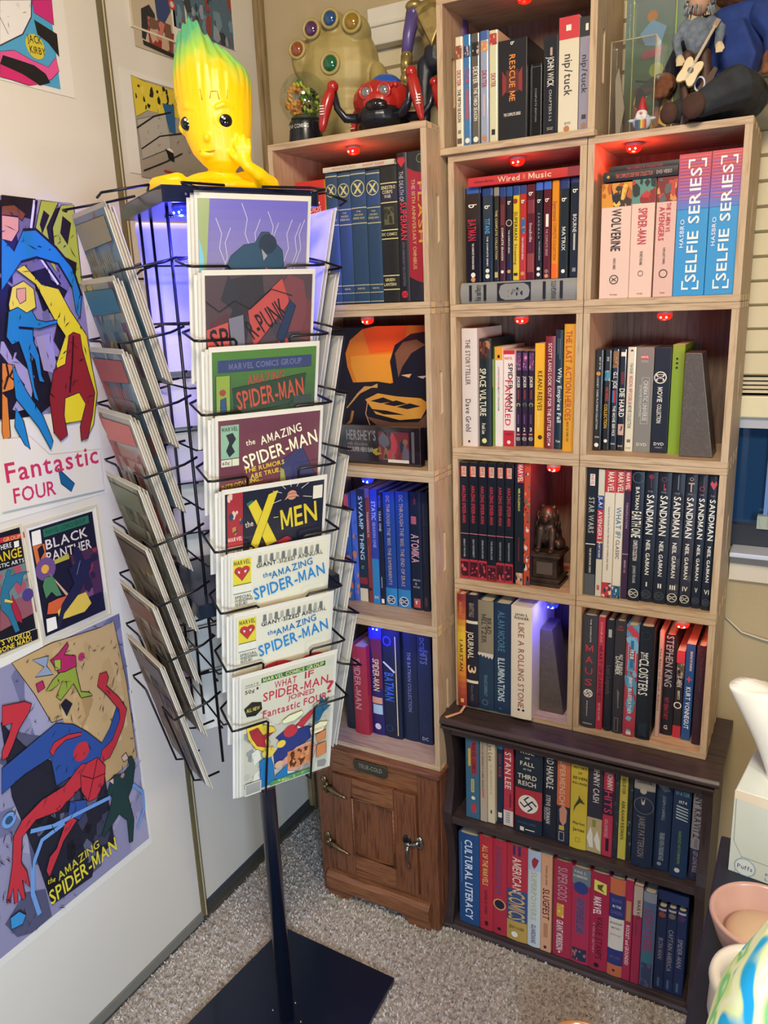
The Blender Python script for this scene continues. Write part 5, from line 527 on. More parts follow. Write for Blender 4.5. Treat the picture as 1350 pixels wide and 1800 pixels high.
# ------------------------------------------------------------------ posters
POSTX={0:-.4315,1:-.4475}
for i,(nm,lab,grp,pb,prb,mk) in enumerate(POSTERS):
    x=POSTX[1 if i>=5 else 0]
    M=Matrix(((0,-1,0,x-.0008),(1,0,0,pb[0]),(0,0,1,pb[2]),(0,0,0,1)))
    t=thing(nm,lab,'poster' if nm=='poster' else 'print',M=M)
    q=MB(); q.box(0,pb[1]-pb[0],0,.0006,0,pb[3]-pb[2]); q.build('paper',ink('dcd6c8',.5),t)
    if 'framed' in lab:
        a,c=pb[1]-pb[0],pb[3]-pb[2]
        q=MB(); q.box(0,a,-.002,0,0,.004); q.box(0,a,-.002,0,c-.004,c); q.box(0,.004,-.002,0,.004,c-.004); q.box(a-.004,a,-.002,0,.004,c-.004); q.build('clear_border',ink('cfc2a6',.3),t)
    print_on(t,mk,prb[1]-prb[0],prb[3]-prb[2],seed=11+i,rough=.38,name='printed_art',xo=prb[0]-pb[0],zo=prb[2]-pb[2],y0=-.0004)
# ------------------------------------------------------------------ crates
T=.0125
def crate(x0,x1,yf,z0,z1,depth,label,slot=None,pins=True):
    t=thing('wooden_crate',label,'crate',(x0,yf,z0),0,None); W=x1-x0; H=z1-z0-.0006; D=depth
    q=MB(); q.box(0,W,0,D,0,T); q.build('bottom_panel',wood_h,t,bev=.0007)
    q=MB(); q.box(0,W,0,D,H-T,H); q.build('top_panel',wood_h,t,bev=.0007)
    for sx in (0,1):
        xa,xb=(0,T) if sx==0 else (W-T,W)
        q=MB(); n=20; sy=slot[0] if slot else D*.5; sh=slot[1] if slot else .04; sw=.0085; zc=H*.5
        # stadium handle cut as a recess from both faces
        for face,xf,xr in ((0,xa,xa+T*.3),(1,xb,xb-T*.3)):
            L_=[]
            for i in range(n):
                a=2*PI*i/n+PI/n; cz=sh-sw; L_.append((sy+sw*math.cos(a),zc+(cz if math.sin(a)>0 else -cz)+sw*math.sin(a)))
            outer=[]
            for (py,pz) in L_:
                dy,dz=py-sy,pz-zc; s_=1e9
                if dy>1e-9: s_=min(s_,(D-sy)/dy)
                if dy<-1e-9: s_=min(s_,(0-sy)/dy)
                if dz>1e-9: s_=min(s_,(H-T-zc)/dz)
                if dz<-1e-9: s_=min(s_,(T-zc)/dz)
                outer.append([sy+dy*s_,zc+dz*s_])
            for cy,cz_ in ((0,T),(D,T),(0,H-T),(D,H-T)):
                j=min(range(n),key=lambda j:(outer[j][0]-cy)**2+(outer[j][1]-cz_)**2); outer[j]=[cy,cz_]
            vs=[(xf,a,c) for a,c in L_]+[(xf,a,c) for a,c in outer]+[(xr,a,c) for a,c in L_]
            fs=[]
            for i in range(n):
                i2=(i+1)%n; f1=(i,i2,n+i2,n+i); f2=(i,i2,2*n+i2,2*n+i)
                if face==1: f1=f1[::-1]
                else: f2=f2[::-1]
                fs+= [f1,f2]
            fs.append(tuple(range(2*n,3*n)) if face==1 else tuple(range(3*n-1,2*n-1,-1)))
            q.add(vs,fs)
        q.add([(xa,0,T),(xb,0,T),(xb,0,H-T),(xa,0,H-T),(xa,D,T),(xb,D,T),(xb,D,H-T),(xa,D,H-T)],[(0,1,2,3),(7,6,5,4)])
        q.build('side_panel',wood_v,t)
    q=MB(); q.box(T,W-T,D-.006,D-.001,T,H-T); q.build('back_panel',wood_back_shade,t)
    if pins:
        q=MB()
        for i in range(7):
            y=.008+i*(D-.02)/7
            for z in (.0,H-T):
                if i%2==0: q.box(W-.0005,W+.0004,y,y+(D-.02)/14,z+.001,z+T-.001)
        q.build('joint_fingers',ink('e0c08e',.5),t)
    return t
def led(x,y,z,color,where,onlabel,power=.09,rz=0,big=1.0):
    t=thing('puck_light','%s puck light stuck %s'%(color,where),'light',(x,y,z),rz)
    hx='ff1408' if color=='red' else '1420ff'
    q=MB(); prof=[(.001,0),(.013*big,0),(.0145*big,-.002),(.0145*big,-.006),(.013*big,-.0065)]
    q.lathe(prof,20,(0,0,0)); q.build('clear_base',led_plastic if False else ink('c88080' if color=='red' else '5050b8',.25),t,True)
    q=MB(); q.lathe([(.0135*big,-.0065),(.0135*big,-.010),(.0115*big,-.0145),(.006*big,-.017),(.001,-.0175)],20); q.build('glowing_dome',ink(hx,.2,0,2.2 if color=='red' else 2.6),t,True)
    q=MB(); 
    for sx in (-1,1): q.ell((sx*.005,-.0118,-.0120),(.0017,.0017,.0017),n=8,m=6)
    q.build('bulb',ink('ffe0d8' if color=='red' else '8fd8ff',.2,0,9),t,True)
    d=bpy.data.lights.new('led_glow','POINT'); d.energy=power; d.color=(1,.06,.03) if color=='red' else (.06,.06,1); d.shadow_soft_size=.006
    o=bpy.data.objects.new('led_glow',d); COL.objects.link(o); o.location=(x,y-.004,z-.024)
    return t
CD=.2
rows={'B':(1.5018,1.8018),'C':(1.2009,1.5018),'D':(.8986,1.2009),'E':(.59,.8986)}
nm={'B':'second','C':'third','D':'fourth','E':'lowest'}
nm2={'B':'top','C':'second','D':'third','E':'lowest'}
for k,(z0,z1) in rows.items():
    crate(.1430,.4215,0,z0,z1,CD,'pale wooden crate of books, %s in the middle column'%{'B':'second from top','C':'third from top','D':'fourth from top','E':'lowest'}[k])
    crate(.4230,.6985,0,z0,z1,CD,'pale wooden crate of books and cases, %s in the right column'%{'B':'top','C':'second from top','D':'third from top','E':'lowest'}[k])
crate(.128,.4365,-.01,1.8018,2.080,CD,'pale wooden crate of disc cases, topmost of the middle column',(.05,.045))
for k,(z0,z1) in enumerate([(1.5102,1.857),(1.1603,1.5102),(.8027,1.1603),(.4482,.8027)]):
    crate(-.2423,.1311,-.0735,z0,z1,.26,'larger pale wooden crate, %s of the left column beside the rack'%['top','second from top','third from top','lowest'][k],(.046,.047))
led(-.071,-.005,1.8445,'red','under top of the highest left crate',0,.07)
led(.278,.03,1.7890,'red','above the red lying book',0,.05)
led(.29,.03,2.0675,'red','inside the topmost middle crate',0,.04)
led(.497,.04,1.7890,'red','above the pink white slipcases',0,.3)
led(-.031,-.045,1.4975,'red','above the orange moon panel',0,.07)
led(.292,.02,1.4890,'red','above the row with purple paperbacks',0,.035)
led(.568,.03,1.4890,'red','above the grey and black boxed sets',0,.07)
led(.365,.015,1.1880,'red','above the lion bookend',0,.16)
led(.636,.012,.8858,'red','above the blue paperback in lowest right crate',0,.16)
led(-.045,-.05,1.1475,'blue','above the swamp green paperback in left column',0,.2)
led(-.037,-.05,.7900,'blue','in the lowest left crate',0,.55)
led(.368,.012,.8858,'blue','above the marble bookend in middle column',0,.5)
# ------------------------------------------------------------------ books
PLACE={'A':'topmost crate','B':'crate below topmost','C':'third middle crate','D':'lion crate','E':'lowest middle crate','F':'top right crate','G':'marble wedge crate','H':'third right crate','I':'lowest right crate','L1':'top left crate','L3':'third left crate','L4':'lowest left crate','S1':'upper dark shelf','S2':'lower dark shelf'}
ORD=['first','second','third','fourth','fifth','sixth','seventh','eighth','ninth','tenth','eleventh','twelfth','thirteenth','fourteenth','fifteenth','sixteenth','seventeenth','eighteenth','nineteenth']
def make_book(kind,W,h,D,col,label,marks,M=None,loc=None,seed=1,group=None,name=None,cat='book'):
    nme=name or {'h':'hardback_book','p':'paperback_book','d':'disc_case','s':'boxed_set'}[kind]
    ct={'h':'book','p':'book','d':'disc case','s':'box'}[kind] if cat=='book' else cat
    t=thing(nme,label,ct,loc or (0,0,0),0,group,M)
    sf=None
    if kind=='h':
        bd=min(.0035,W*.16); bg=.0024 if W>.014 else .0015; n=7
        arc=[(W*i/n,bg*(2*i/n-1)**2) for i in range(n+1)]
        arci=[(bd+(W-2*bd)*i/n,bg*(2*i/n-1)**2+.0015+bd*.0) for i in range(n,-1,-1)]
        q=MB(); q.prism(arc+[(W,D),(W-bd,D)]+arci+[(bd,D)],0,h); q.build('cover',ink(col,.4),t,smooth=False)
        q=MB(); q.box(bd+.0002,W-bd-.0002,bg+.003,D-.004,.003,h-.004); q.build('page_block',page_m,t)
        sf=lambda u:bg*(2*u-1)**2
    elif kind=='p':
        bd=.0006; q=MB(); q.prism([(0,D),(0,.0012),(.0010,0),(W-.001,0),(W,.0012),(W,D),(W-bd,D),(W-bd,.002),(bd,.002),(bd,D)],0,h); q.build('cover',ink(col,.42),t)
        q=MB(); q.box(bd,W-bd,.002,D-.001,.0004,h-.0004); q.build('page_block',page_m,t)
    elif kind=='d':
        r_=min(.003,W*.25); q=MB(); q.prism([(0,D),(0,r_),(r_*.3,r_*.3),(r_,0),(W-r_,0),(W-r_*.3,r_*.3),(W,r_),(W,D)],0,h); q.build('case',ink(col,.22,0,0,.4),t,bev=.0008)
        q=MB(); q.box(W*.1,W*.9,.004,D-.002,h-.0004,h+.0006); q.build('top_ridge',ink('2a2c34',.3),t)
        sf=lambda u:(r_*.5*((abs(2*u-1)-.6)/.4)**2 if abs(2*u-1)>.6 else 0)
    else:
        q=MB(); q.box(0,W,0,D,0,h); q.build('box_shell',ink(col,.35),t,bev=.0008)
        q=MB(); q.box(W*.12,W*.88,D*.3,D-.002,h-.0005,h+.0005); q.build('inner_stack',ink('3a3634',.5),t)
    print_on(t,marks,W,h,sf,seed=seed)
    return t
cnt={}
for i,(key,kind,x0,x1,yf,z0,h,dp,col,look,mk) in enumerate(BOOKS):
    cnt[key]=cnt.get(key,0)+1
    D=dp or {'h':.15,'p':.145,'d':.125,'s':.14}[kind]
    if h<.15: D=.1
    if key in ('A','B','C','D','E','F','G','H','I'): D=min(D,.185-yf)
    if yf<0 and key=='E': D=.17
    g={'A':'disc cases in the topmost crate','B':'disc cases in the crate below topmost','C':'books in the third middle crate','D':'books beside the lion','E':'books in the lowest middle crate','F':'slipcases in the top right crate','G':'disc cases beside the marble wedge','H':'books in the third right crate','I':'books in the lowest right crate','L1':'books in the top left crate','L3':'books in the third left crate','L4':'books in the lowest left crate','S1':'books on the upper dark shelf','S2':'books on the lower dark shelf'}[key]
    make_book(kind,x1-x0,h,D,col,'%s, %s from left in %s'%(look,ORD[cnt[key]-1],PLACE[key]),mk,loc=(x0,yf,z0+.0003),seed=100+i,group=g)
def lying(x0,x1,yf,z0,th,D,col,label,marks,kind='p',group=None,tilt=0):
    # a book on its side: spine faces the room, reads left to right
    t=thing('lying_book',label,'book',(x0,yf,z0),0,group); L_=x1-x0; t.rotation_euler=(0,tilt,0)
    bd=.0035 if kind=='h' else .0008; bg=.006 if kind=='h' else .0006; n=8
    arc=[(bg*(2*i/n-1)**2,th*i/n) for i in range(n+1)]
    q=MB(); q.prism(arc+[(D,th),(D,th-bd),(bg+.004,th-bd),(bg+.004,bd),(D,bd),(D,0)],0,L_,'x'); q.build('cover',ink(col,.42),t)
    q=MB(); q.box(.004,L_-.004,bg+.0045,D-.004,bd+.0002,th-bd-.0002); q.build('page_block',page_m,t)
    print_on(t,marks,L_,th,None,y0=-.0003,seed=5)
    return t
r=lambda u0,v0,u1,v1,c:('r',u0,v0,u1,v1,c)
lying(.165,.4085,.004,1.5146,.0415,.165,'8b8a86','thick grey book lying flat under the disc cases with oval emblem',
  [r(.08,.12,.105,.88,'17171e'),r(.21,.12,.235,.88,'17171e'),r(.33,.08,.62,.92,'17171e'),('p',[(.36,.2),(.40,.12),(.56,.12),(.6,.25),(.61,.5),(.6,.75),(.56,.88),(.4,.88),(.36,.78),(.345,.5)],'8b8a86'),('a',.42,.3,.55,.72,'8b8a86 222226 6a6a68 222226',9),r(.72,.1,.745,.9,'17171e'),r(.86,.1,.885,.9,'17171e'),('t','Rick and Morty',.16,.5,.75,.055,'2a2a2e','u'),('t','INSIGHTS',.81,.5,.8,.04,'4a4a4a','u')] ,'h')
lying(.186,.4085,.0,1.7385,.0165,.14,'c2302c','red book lying flat on top of the disc cases',[('t','Adriana Barton',.15,.5,.18,.3,'3a1418','h'),('t','Wired',.38,.5,.2,.62,'e4c8a8','h'),('t','FOR',.52,.5,.02,.5,'e0a878','h'),('t','Music',.66,.5,.2,.62,'e4c8a8','h'),r(.9,.0,1,1,'8a2830')])
lying(-.111,.056,-.066,1.7885,.0095,.15,'c6b9a2','thin cream book lying flat on the navy row in top left crate',[('t','THE FANTASTIC FIRSTS',.3,.5,.34,.4,'b06058','h'),('t','GIANT SIZED',.72,.5,.3,.4,'b84848','h')])
lying(.452,.5825,.003,1.7212,.0165,.15,'1a181d','black boxed set lying on the pink white slipcases',[('c',.07,.5,.02,'c8983c'),('t','THE COMPLETE DEEP END COLLECTION',.42,.5,.5,.42,'c8604a','h'),('t','DVD VIDEO',.82,.5,.2,.35,'c0a8a0','h')])
lying(.456,.5825,.03,1.7382,.0125,.12,'241a22','dark thin case at rear on top of the black lying boxed set',[('t','THE COMPLETE COLLECTION',.5,.5,.5,.35,'a83c48','h')])
# the small red box at left of the top left crate
t=thing('boxed_volume','short red faced yellow sided box in top left crate','box',(-.185,-.062,1.6915),0)
q=MB(); q.box(0,.073,0,.13,0,.086,ink('c62a20',.4)); q.build('box_front',None,t,bev=.001)
q=MB(); q.box(.0731,.0736,.001,.13,0,.086); q.build('side_print',ink('c8a828',.45),t)
print_on(t,[('t','MARVEL',.5,.4,.64,.28,'e8ddd0','h'),('t','STUDIOS',.5,.66,.72,.13,'d8b8a8','h'),r(.1,.86,.9,.875,'e8c0b0')],.073,.086)
t=thing('boxed_volume','yellow and red art box under the short red box in top left crate','box',(-.185,-.055,1.5233),0)
q=MB(); q.box(0,.073,0,.13,0,.1675); q.build('box_shell',ink('c89a28',.45),t,bev=.001)
print_on(t,[('a',.02,.02,.98,.98,'c89a28 8a2420 d8b038 3a2018',26)],.073,.1675)
# ------------------------------------------------------------------ orange moon panel and snack pack in the second left crate
t=thing('picture_box','tall dark picture box with orange moon and golden drapery','box',(-.225,.03,1.1733),0)
q=MB(); q.box(0,.3415,0,.04,0,.3); q.build('box_shell',ink('141420',.35),t,bev=.002)
print_on(t,[('p',[(.31,.42),(.27,.3),(.26,.2),(.3,.1),(.4,.02),(.5,0),(1,0),(1,.3),(.8,.42)],'cf7a1c'),('p',[(.4,.02),(.52,0),(.74,0),(.7,.18),(.45,.2)],'d65a18'),('p',[(.3,.22),(.3,.3),(.34,.42),(.6,.44),(.66,.2)],'d8922a'),
 ('p',[(.62,.42),(.6,.26),(.64,.14),(.76,.06),(.9,.04),(1,.08),(1,.62),(.7,.62)],'0f1122'),('p',[(.64,.2),(.7,.12),(.8,.1),(.86,.14),(.76,.2),(.69,.3),(.66,.38)],'7a5238'),
 ('p',[(.2,.44),(.32,.42),(.5,.41),(.64,.43),(.8,.52),(.95,.5),(1,.56),(1,.8),(.2,.8)],'15131c')]+
 [('l',[(.25+.02*k,.62-.025*k),(.36+.01*k,.5-.012*k),(.5,.43+.006*k)],.008,'c8924a') for k in range(5)]+
 [('p',[(.4,.55),(.5,.5),(.64,.52),(.82,.53),(.88,.57),(.82,.68),(.66,.7),(.48,.66)],'cf9238')]+
 [('p',[(.44+.1*k,.56+.02*k),(.54+.1*k,.53+.02*k),(.62+.1*k,.56+.015*k),(.52+.1*k,.575+.02*k)],'141018') for k in range(3)]+
 [('p',[(.42,.62),(.56,.63),(.7,.66),(.54,.66)],'141018'),('p',[(.4,.68),(.6,.72),(.8,.71),(.88,.62),(.95,.6),(.93,.7),(.8,.78),(.5,.76)],'6a4c40'),('l',[(.42,.56),(.4,.66),(.44,.78)],.007,'c09068'),('l',[(.86,.58),(.92,.68),(.98,.76)],.007,'8a6a60'),('l',[(.3,.64),(.28,.72),(.24,.76)],.02,'a8743a'),('p',[(.68,.36),(.76,.35),(.74,.38)],'d8a878'),('p',[(.8,.37),(.88,.36),(.84,.385)],'c8b8b0')],.3415,.3,seed=8)
t=thing('snack_pack','dark boxed chocolate bar pack with red comic card, before orange moon panel','package',(-.148,-.045,1.1735),0)
q=MB(); q.box(0,.236,0,.022,0,.085); q.build('pack_body',ink('1c1418',.3),t,bev=.002)
q=MB(); q.box(-.004,.240,-.002,.024,.0,.002); q.box(-.001,.237,-.0015,-.0005,.002,.087); q.build('clear_shell',clear,t)
print_on(t,[('t',"HERSHEY'S",.37,.24,.32,.26,'9a9490','h'),('t','milk chocolate',.33,.47,.22,.09,'8a8078','h'),('t','DC SUPER HERO BAR',.36,.62,.28,.12,'c8c0b4','h'),('a',.56,.12,.88,.86,'7a1c28 2a2a38 8a5a3a 5a5a66 b0283a',20),('p',[(.5,.6),(.56,.55),(.54,.66),(.6,.7),(.53,.76),(.5,.7)],'c8b040'),r(.66,.84,.88,.92,'d0c4b8'),r(.91,.1,.94,.9,'5a5458')],.236,.085,seed=4)
# ------------------------------------------------------------------ bookends
def marble_mat():
    m=bpy.data.materials.new('dark_marble'); t,b=nt(m); L=t.links.new
    tc=nd(t,'ShaderNodeTexCoord'); n=nd(t,'ShaderNodeTexNoise'); n.inputs['Scale'].default_value=30; n.inputs['Detail'].default_value=5; n.inputs['Distortion'].default_value=1.6
    v=nd(t,'ShaderNodeTexVoronoi'); v.feature='DISTANCE_TO_EDGE'; v.inputs['Scale'].default_value=55
    a=nd(t,'ShaderNodeVectorMath'); a.operation='MULTIPLY_ADD'; L(n.outputs[1],a.inputs[0]); a.inputs[1].default_value=(.03,.03,.03); L(tc.outputs['Object'],a.inputs[2]); L(a.outputs[0],v.inputs['Vector'])
    cr=nd(t,'ShaderNodeValToRGB'); e=cr.color_ramp.elements; e[0].position=.0; e[0].color=(*lin('a0958a'),1); e[1].position=.02; e[1].color=(*lin('4e453f'),1); e3=e.new(.3); e3.color=(*lin('5d534b'),1)
    L(v.outputs[0],cr.inputs[0]); L(cr.outputs[0],b.inputs['Base Color']); b.inputs['Roughness'].default_value=.3; return m
mar=marble_mat()
def wedge(x0,x1b,x1t,yf,z0,h,lab,dp=.07):
    t=thing('marble_bookend',lab,'bookend',(x0,yf,z0+.0004),0)
    q=MB(); w=x1b-x0; wt=x1t-x0; q.prism([(0,0),(w,0),(wt,h),(.001,h)],0,dp,'y'); q.build('stone_wedge',mar,t,bev=.0015)
    q=MB(); q.box(.004,w-.004,.004,dp-.004,-.0004,.0004); q.build('felt_pad',ink('1c1c1e',.9),t)
    return t
wedge(.6075,.668,.638,.03,1.2136,.197,'brown veined marble wedge bookend leaning on lime green notebook')
wedge(.3355,.392,.362,.035,.6029,.203,'grey marble wedge bookend beside the thick cream book')
t=thing('lion_bookend','dark bronze seated lion statue on a square pedestal bookend','statue',(.345,.055,.9113),0)
brz=noisy('dark_bronze',['2e241f','4a3b32','5f4d40'],30,.38,metal=.55)
q=MB(); 
for a,z0,z1 in ((.036,0,.008),(.033,.008,.014),(.036,.014,.018)): q.box(-a,a,-a,a,z0,z1)
q.box(-.027,.027,-.027,.027,.018,.062); 
for a,z0,z1 in ((.031,.062,.067),(.036,.067,.073),(.034,.073,.077)): q.box(-a,a,-a,a,z0,z1)
q.build('pedestal',brz,t,bev=.001)
q=MB(); q.box(-.018,.018,-.0285,-.0272,.026,.054); q.build('inset_panel',ink('6a5a50',.4,.4),t,bev=.0006)
q=MB(); q.ell((0,.012,.105),(.025,.028,.034)); q.ell((0,-.006,.118),(.022,.02,.034)); q.ell((0,-.010,.155),(.019,.017,.021)); q.ell((0,-.026,.149),(.009,.01,.008)); q.ell((0,-.004,.148),(.024,.02,.028))
for sx in (-1,1):
    q.limb([(sx*.013,-.018,.125),(sx*.014,-.024,.1),(sx*.014,-.026,.083)],[.009,.0065,.0065]); q.ell((sx*.014,-.031,.0815),(.008,.011,.005)); q.ell((sx*.023,.006,.09),(.012,.02,.014)); q.ell((sx*.013,-.004,.173),(.005,.004,.006))
q.limb([(.0,.03,.085),(.025,.028,.083),(.032,.01,.082)],[.004,.004,.005])
q.build('lion_body',brz,t,remesh=.0022)
q=MB(); rnd=random.Random(3)
for i in range(60):
    a=rnd.uniform(-1.9,1.9); z=rnd.uniform(.112,.17); rr=.0245-.25*abs(z-.145)*.5
    x,y=math.sin(a)*rr,-.004-math.cos(a)*rr*.92
    if z>.138 and abs(a)<.75: continue
    q.tube([(x,y,z),(x*1.06,y*1.06-.001,z-.008),(x*1.0,y*1.04,z-.016)],[.0016,.002,.0006],5)
q.build('mane_locks',brz,t,True)
q=MB(); 
for sx in (-1,1): q.ell((sx*.0075,-.0265,.1585),(.0022,.002,.0018),n=8,m=6)
q.ell((0,-.0355,.1515),(.0032,.002,.0022),n=8,m=6); q.build('eyes_and_nose',ink('14100e',.2),t,True)
# ribbon bookmark
mb=MB(); pa=[(.172,-.0225,.606),(.1775,-.0225,.606),(.168,-.040,.597),(.1745,-.042,.5975),(.140,-.062,.590),(.1475,-.066,.5895)]
mb.add(pa+[(a,c+.0003,d_+.0005) for a,c,d_ in pa],[(0,2,3,1),(2,4,5,3),(7,9,8,6),(9,11,10,8),(0,6,8,2),(2,8,10,4),(1,3,9,7),(3,5,11,9),(4,10,11,5)])
tag(mb.build('ribbon_bookmark',ink('d8a078',.5)),'peach ribbon bookmark hanging from the red and yellow gradient book','bookmark')
# ------------------------------------------------------------------ dark bookcase
t=thing('dark_bookcase','low dark walnut bookcase with curved sides holding two rows of books','bookcase',(.1305,-.0573,0),0)
BW=.5915; BD=.25
def scallop(sgn):
    pts=[(BD,.0),(0,.0),(-.004,.01),(0,.03)]
    for a,b_ in ((.03,.30),(.33,.56)):
        n=10
        for i in range(n+1):
            u=i/n; pts.append((.0+.022*math.sin(PI*u)**.8,a+(b_-a)*u))
    pts+= [(0,.57),(BD,.57)]
    return pts
for sx,(xa,xb) in enumerate(((0,.02),(BW-.02,BW))):
    q=MB(); q.prism([(a,b_) for a,b_ in scallop(1)],xa,xb,'x'); q.build('side_panel',dark_v,t)
q=MB(); q.box(.02,BW-.02,.004,BD,.004,.0205); q.build('shelf',dark_h,t,bev=.001)
q=MB(); q.box(.02,BW-.02,.002,BD,.302,.3205); q.build('shelf',dark_h,t,bev=.001)
q=MB(); q.box(.02,BW-.02,.006,.018,.540,.57); q.build('top_rail',dark_h,t,bev=.001)
q=MB(); q.box(.02,BW-.02,BD-.008,BD,.0,.57); q.build('back_panel',dark_v,t)
q=MB(); q.box(-.003,BW+.003,-.012,BD,.562,.568); q.prism([(BD,.568),(.004,.568),(-.008,.571),(-.016,.577),(-.016,.583),(-.010,.5895),(BD,.5895)],-.012,BW+.012,'x'); q.build('top_board',dark_h,t,bev=.0015)
q=MB(); q.prism([(-.006,0),(.004,0),(.004,.014),(-.002,.014),(-.006,.008)],-.003,BW+.003,'x'); q.build('base_moulding',dark_h,t)
# slipcase around the three navy volumes
t=thing('slipcase','navy slipcase holding three navy volumes near end of lower dark shelf','box',(.6295,-.045,.0212),0)
q=MB(); q.box(0,.0615,.002,.17,0,.0098); q.box(0,.0012,.0,.17,.0098,.262); q.box(.0603,.0615,0,.17,.0098,.262); q.box(0,.0615,0,.17,.262,.2635); q.build('slipcase_shell',ink('16264c',.4),t)
q=MB(); q.box(.0012,.0603,.0005,.002,.238,.262); q.build('upper_band',ink('1b2f5a',.4),t)
# ------------------------------------------------------------------ oak ice-box style cabinet
t=thing('oak_cabinet','small oak ice box style cabinet with metal hinges and lever latch','cabinet',(-.214,-.0856,0),0)
CW,CDp,CH_=.340,.27,.4475
q=MB(); q.box(0,.012,.012,CDp,0,.436); q.build('side_panel',oak_v,t)
q=MB(); q.box(CW-.012,CW,.012,CDp,.0,.436); q.build('side_panel',oak_v,t)
q=MB(); q.box(CW-.0,CW+.004,.015,.05,.012,.43); q.box(CW,CW+.004,CDp-.04,CDp,.012,.43); q.box(CW,CW+.004,.05,CDp-.04,.385,.43); q.box(CW,CW+.004,.05,CDp-.04,.02,.07); q.build('side_frame',oak_v,t,bev=.002)
q=MB(); q.box(.012,CW-.012,CDp-.008,CDp,0.02,.436); q.build('back_panel',oak_v,t)
q=MB(); q.box(-.008,CW+.010,-.008,CDp,.436,CH_); q.build('top_board',oak_h,t,bev=.003)
for xa,xb,nm_ in ((0,.05,'front_stile'),(CW-.052,CW,'front_stile')):
    q=MB(); q.box(xa,xb,0,.014,0,.436); q.build(nm_,oak_v,t,bev=.002)
q=MB(); q.box(.05,CW-.052,.0005,.014,.378,.436); q.build('front_rail',oak_h,t)
q=MB(); q.box(.05,CW-.052,.0005,.014,.03,.092); q.build('front_rail',oak_h,t)
d=thing('d','','x'); 
for k_ in ('label','category'): del d[k_]
d.name='cabinet_door'; d.parent=t
x0,x1,z0,z1=.050,.288,.093,.377
q=MB(); q.box(x0+.001,x0+.058,-.010,.012,z0,z1); q.build('door_stile',oak_v,d,bev=.003)
q=MB(); q.box(x1-.062,x1-.001,-.010,.012,z0,z1); q.build('door_stile',oak_v,d,bev=.003)
q=MB(); q.box(x0+.058,x1-.062,-.010,.012,z1-.055,z1); q.build('door_rail',oak_h,d,bev=.003)
q=MB(); q.box(x0+.058,x1-.062,-.010,.012,z0,z0+.062); q.build('door_rail',oak_h,d,bev=.003)
q=MB(); q.box(x0+.058,x1-.062,.001,.006,z0+.062,z1-.055); q.build('recessed_panel',oak_v,d)
a0,a1,c0,c1=x0+.058,x1-.062,z0+.062,z1-.055
q=MB(); P=[(a0,c0),(a1,c0),(a1,c1),(a0,c1)]
q.tube([(a,-.0095,c) for a,c in ((a0,c0),(a1,c0),(a1,c1),(a0,c1))],.004,8,closed=True); q.build('panel_moulding',oak_h,d,True)
q=MB(); q.prism([(0.0,.03),(-.016,.03),(-.018,.038),(-.018,.066),(-.010,.078),(0,.08)],.02,CW-.022,'x'); q.build('base_moulding',oak_h,t,bev=.001)
pts=[(.02,0),(.075,0)]+[(.075+.02*math.sin(PI/2*i/5),.028*(1-math.cos(PI/2*i/5))) for i in range(6)]
pr=[(.02,.0),(.078,.0),(.088,.014),(.102,.022),(.17,.026),(.236,.022),(.25,.014),(.26,.0),(.318,.0),(.318,.034),(.02,.034)]
q=MB(); q.prism(pr,-.010,.002,'y'); q.build('apron',oak_h,t,bev=.002)
def hinge(zc):
    q=MB(); y=-.0125
    q.ell((.022,-.003,zc+.008),(.009,.005,.018)); q.ell((.022,-.004,zc-.008),(.007,.005,.01)); q.tube([(.034,-.009,zc+.014),(.034,-.009,zc-.016)],.0045,8)
    q.tube([(.036,y,zc+.004),(.052,y-.002,zc-.0),(.066,y-.001,zc-.009),(.082,y,zc-.012),(.096,y,zc-.016)],[.004,.008,.0055,.0045,.001],8)
    q.tube([(.044,y,zc-.006),(.054,y,zc-.014),(.064,y,zc-.012)],[.003,.004,.001],6)
    q.tube([(.018,-.002,zc+.02),(.012,-.002,zc+.012)],[.002,.003],6)
    q.build('hinge',brass,t,True)
    q=MB()
    for x_,dz_ in ((.020,.016),(.022,-.008),(.058,-.002),(.078,-.011)): q.ell((x_,-.0075 if x_<.04 else -.0165,zc+dz_),(.0022,.0016,.0022),n=8,m=6)
    q.build('screw',chrome,t,True)
hinge(.332); hinge(.166)
q=MB(); q.ell((.262,-.0105,.248),(.012,.004,.016)); q.build('latch_plate',ink('3c3c40',.25,.8),t,True)
q=MB(); q.ell((.292,-.004,.246),(.012,.006,.018)); q.tube([(.258,-.016,.246),(.272,-.02,.243),(.29,-.014,.25),(.296,-.01,.256)],[.004,.005,.006,.002],8); q.build('latch_keeper',chrome,t,True)
q=MB(); q.tube([(.268,-.019,.244),(.268,-.024,.226),(.27,-.026,.2),(.272,-.02,.18),(.272,-.017,.176)],[.005,.004,.0032,.0042,.002],8); q.ell((.268,-.019,.244),(.007,.006,.007)); q.build('latch_lever',chrome,t,True)
np_=thing('x','','x'); np_.name='name_plate'; del np_['label']; del np_['category']; np_.parent=t; np_.location=(.116,-.0015,.4)
q=MB(); pp=[(.006,0),(.088,0),(.094,.006),(.094,.026),(.088,.032),(.006,.032),(0,.026),(0,.006)]; q.prism(pp,-.0025,.001,'y'); q.build('plate',ink('4d4a40',.35,.6),np_,bev=.0006)
q=MB(); q.tube([(a,-.003,b_) for a,b_ in pp],.0011,6,closed=True); q.build('plate_rim',brass,np_,True)
print_on(np_,[('t','TRUE-COLD',.5,.45,.7,.36,'8a8570','h')],.094,.032,y0=-.0032,tname='plate_lettering')
# ------------------------------------------------------------------ spinner rack
AX=Vector((-.07,-.465,0)); A0=R(-31)
rack=thing('comic_rack','black wire spinning comic rack on a pole with flat square base','rack',(AX.x,AX.y,0),A0+PI/2)
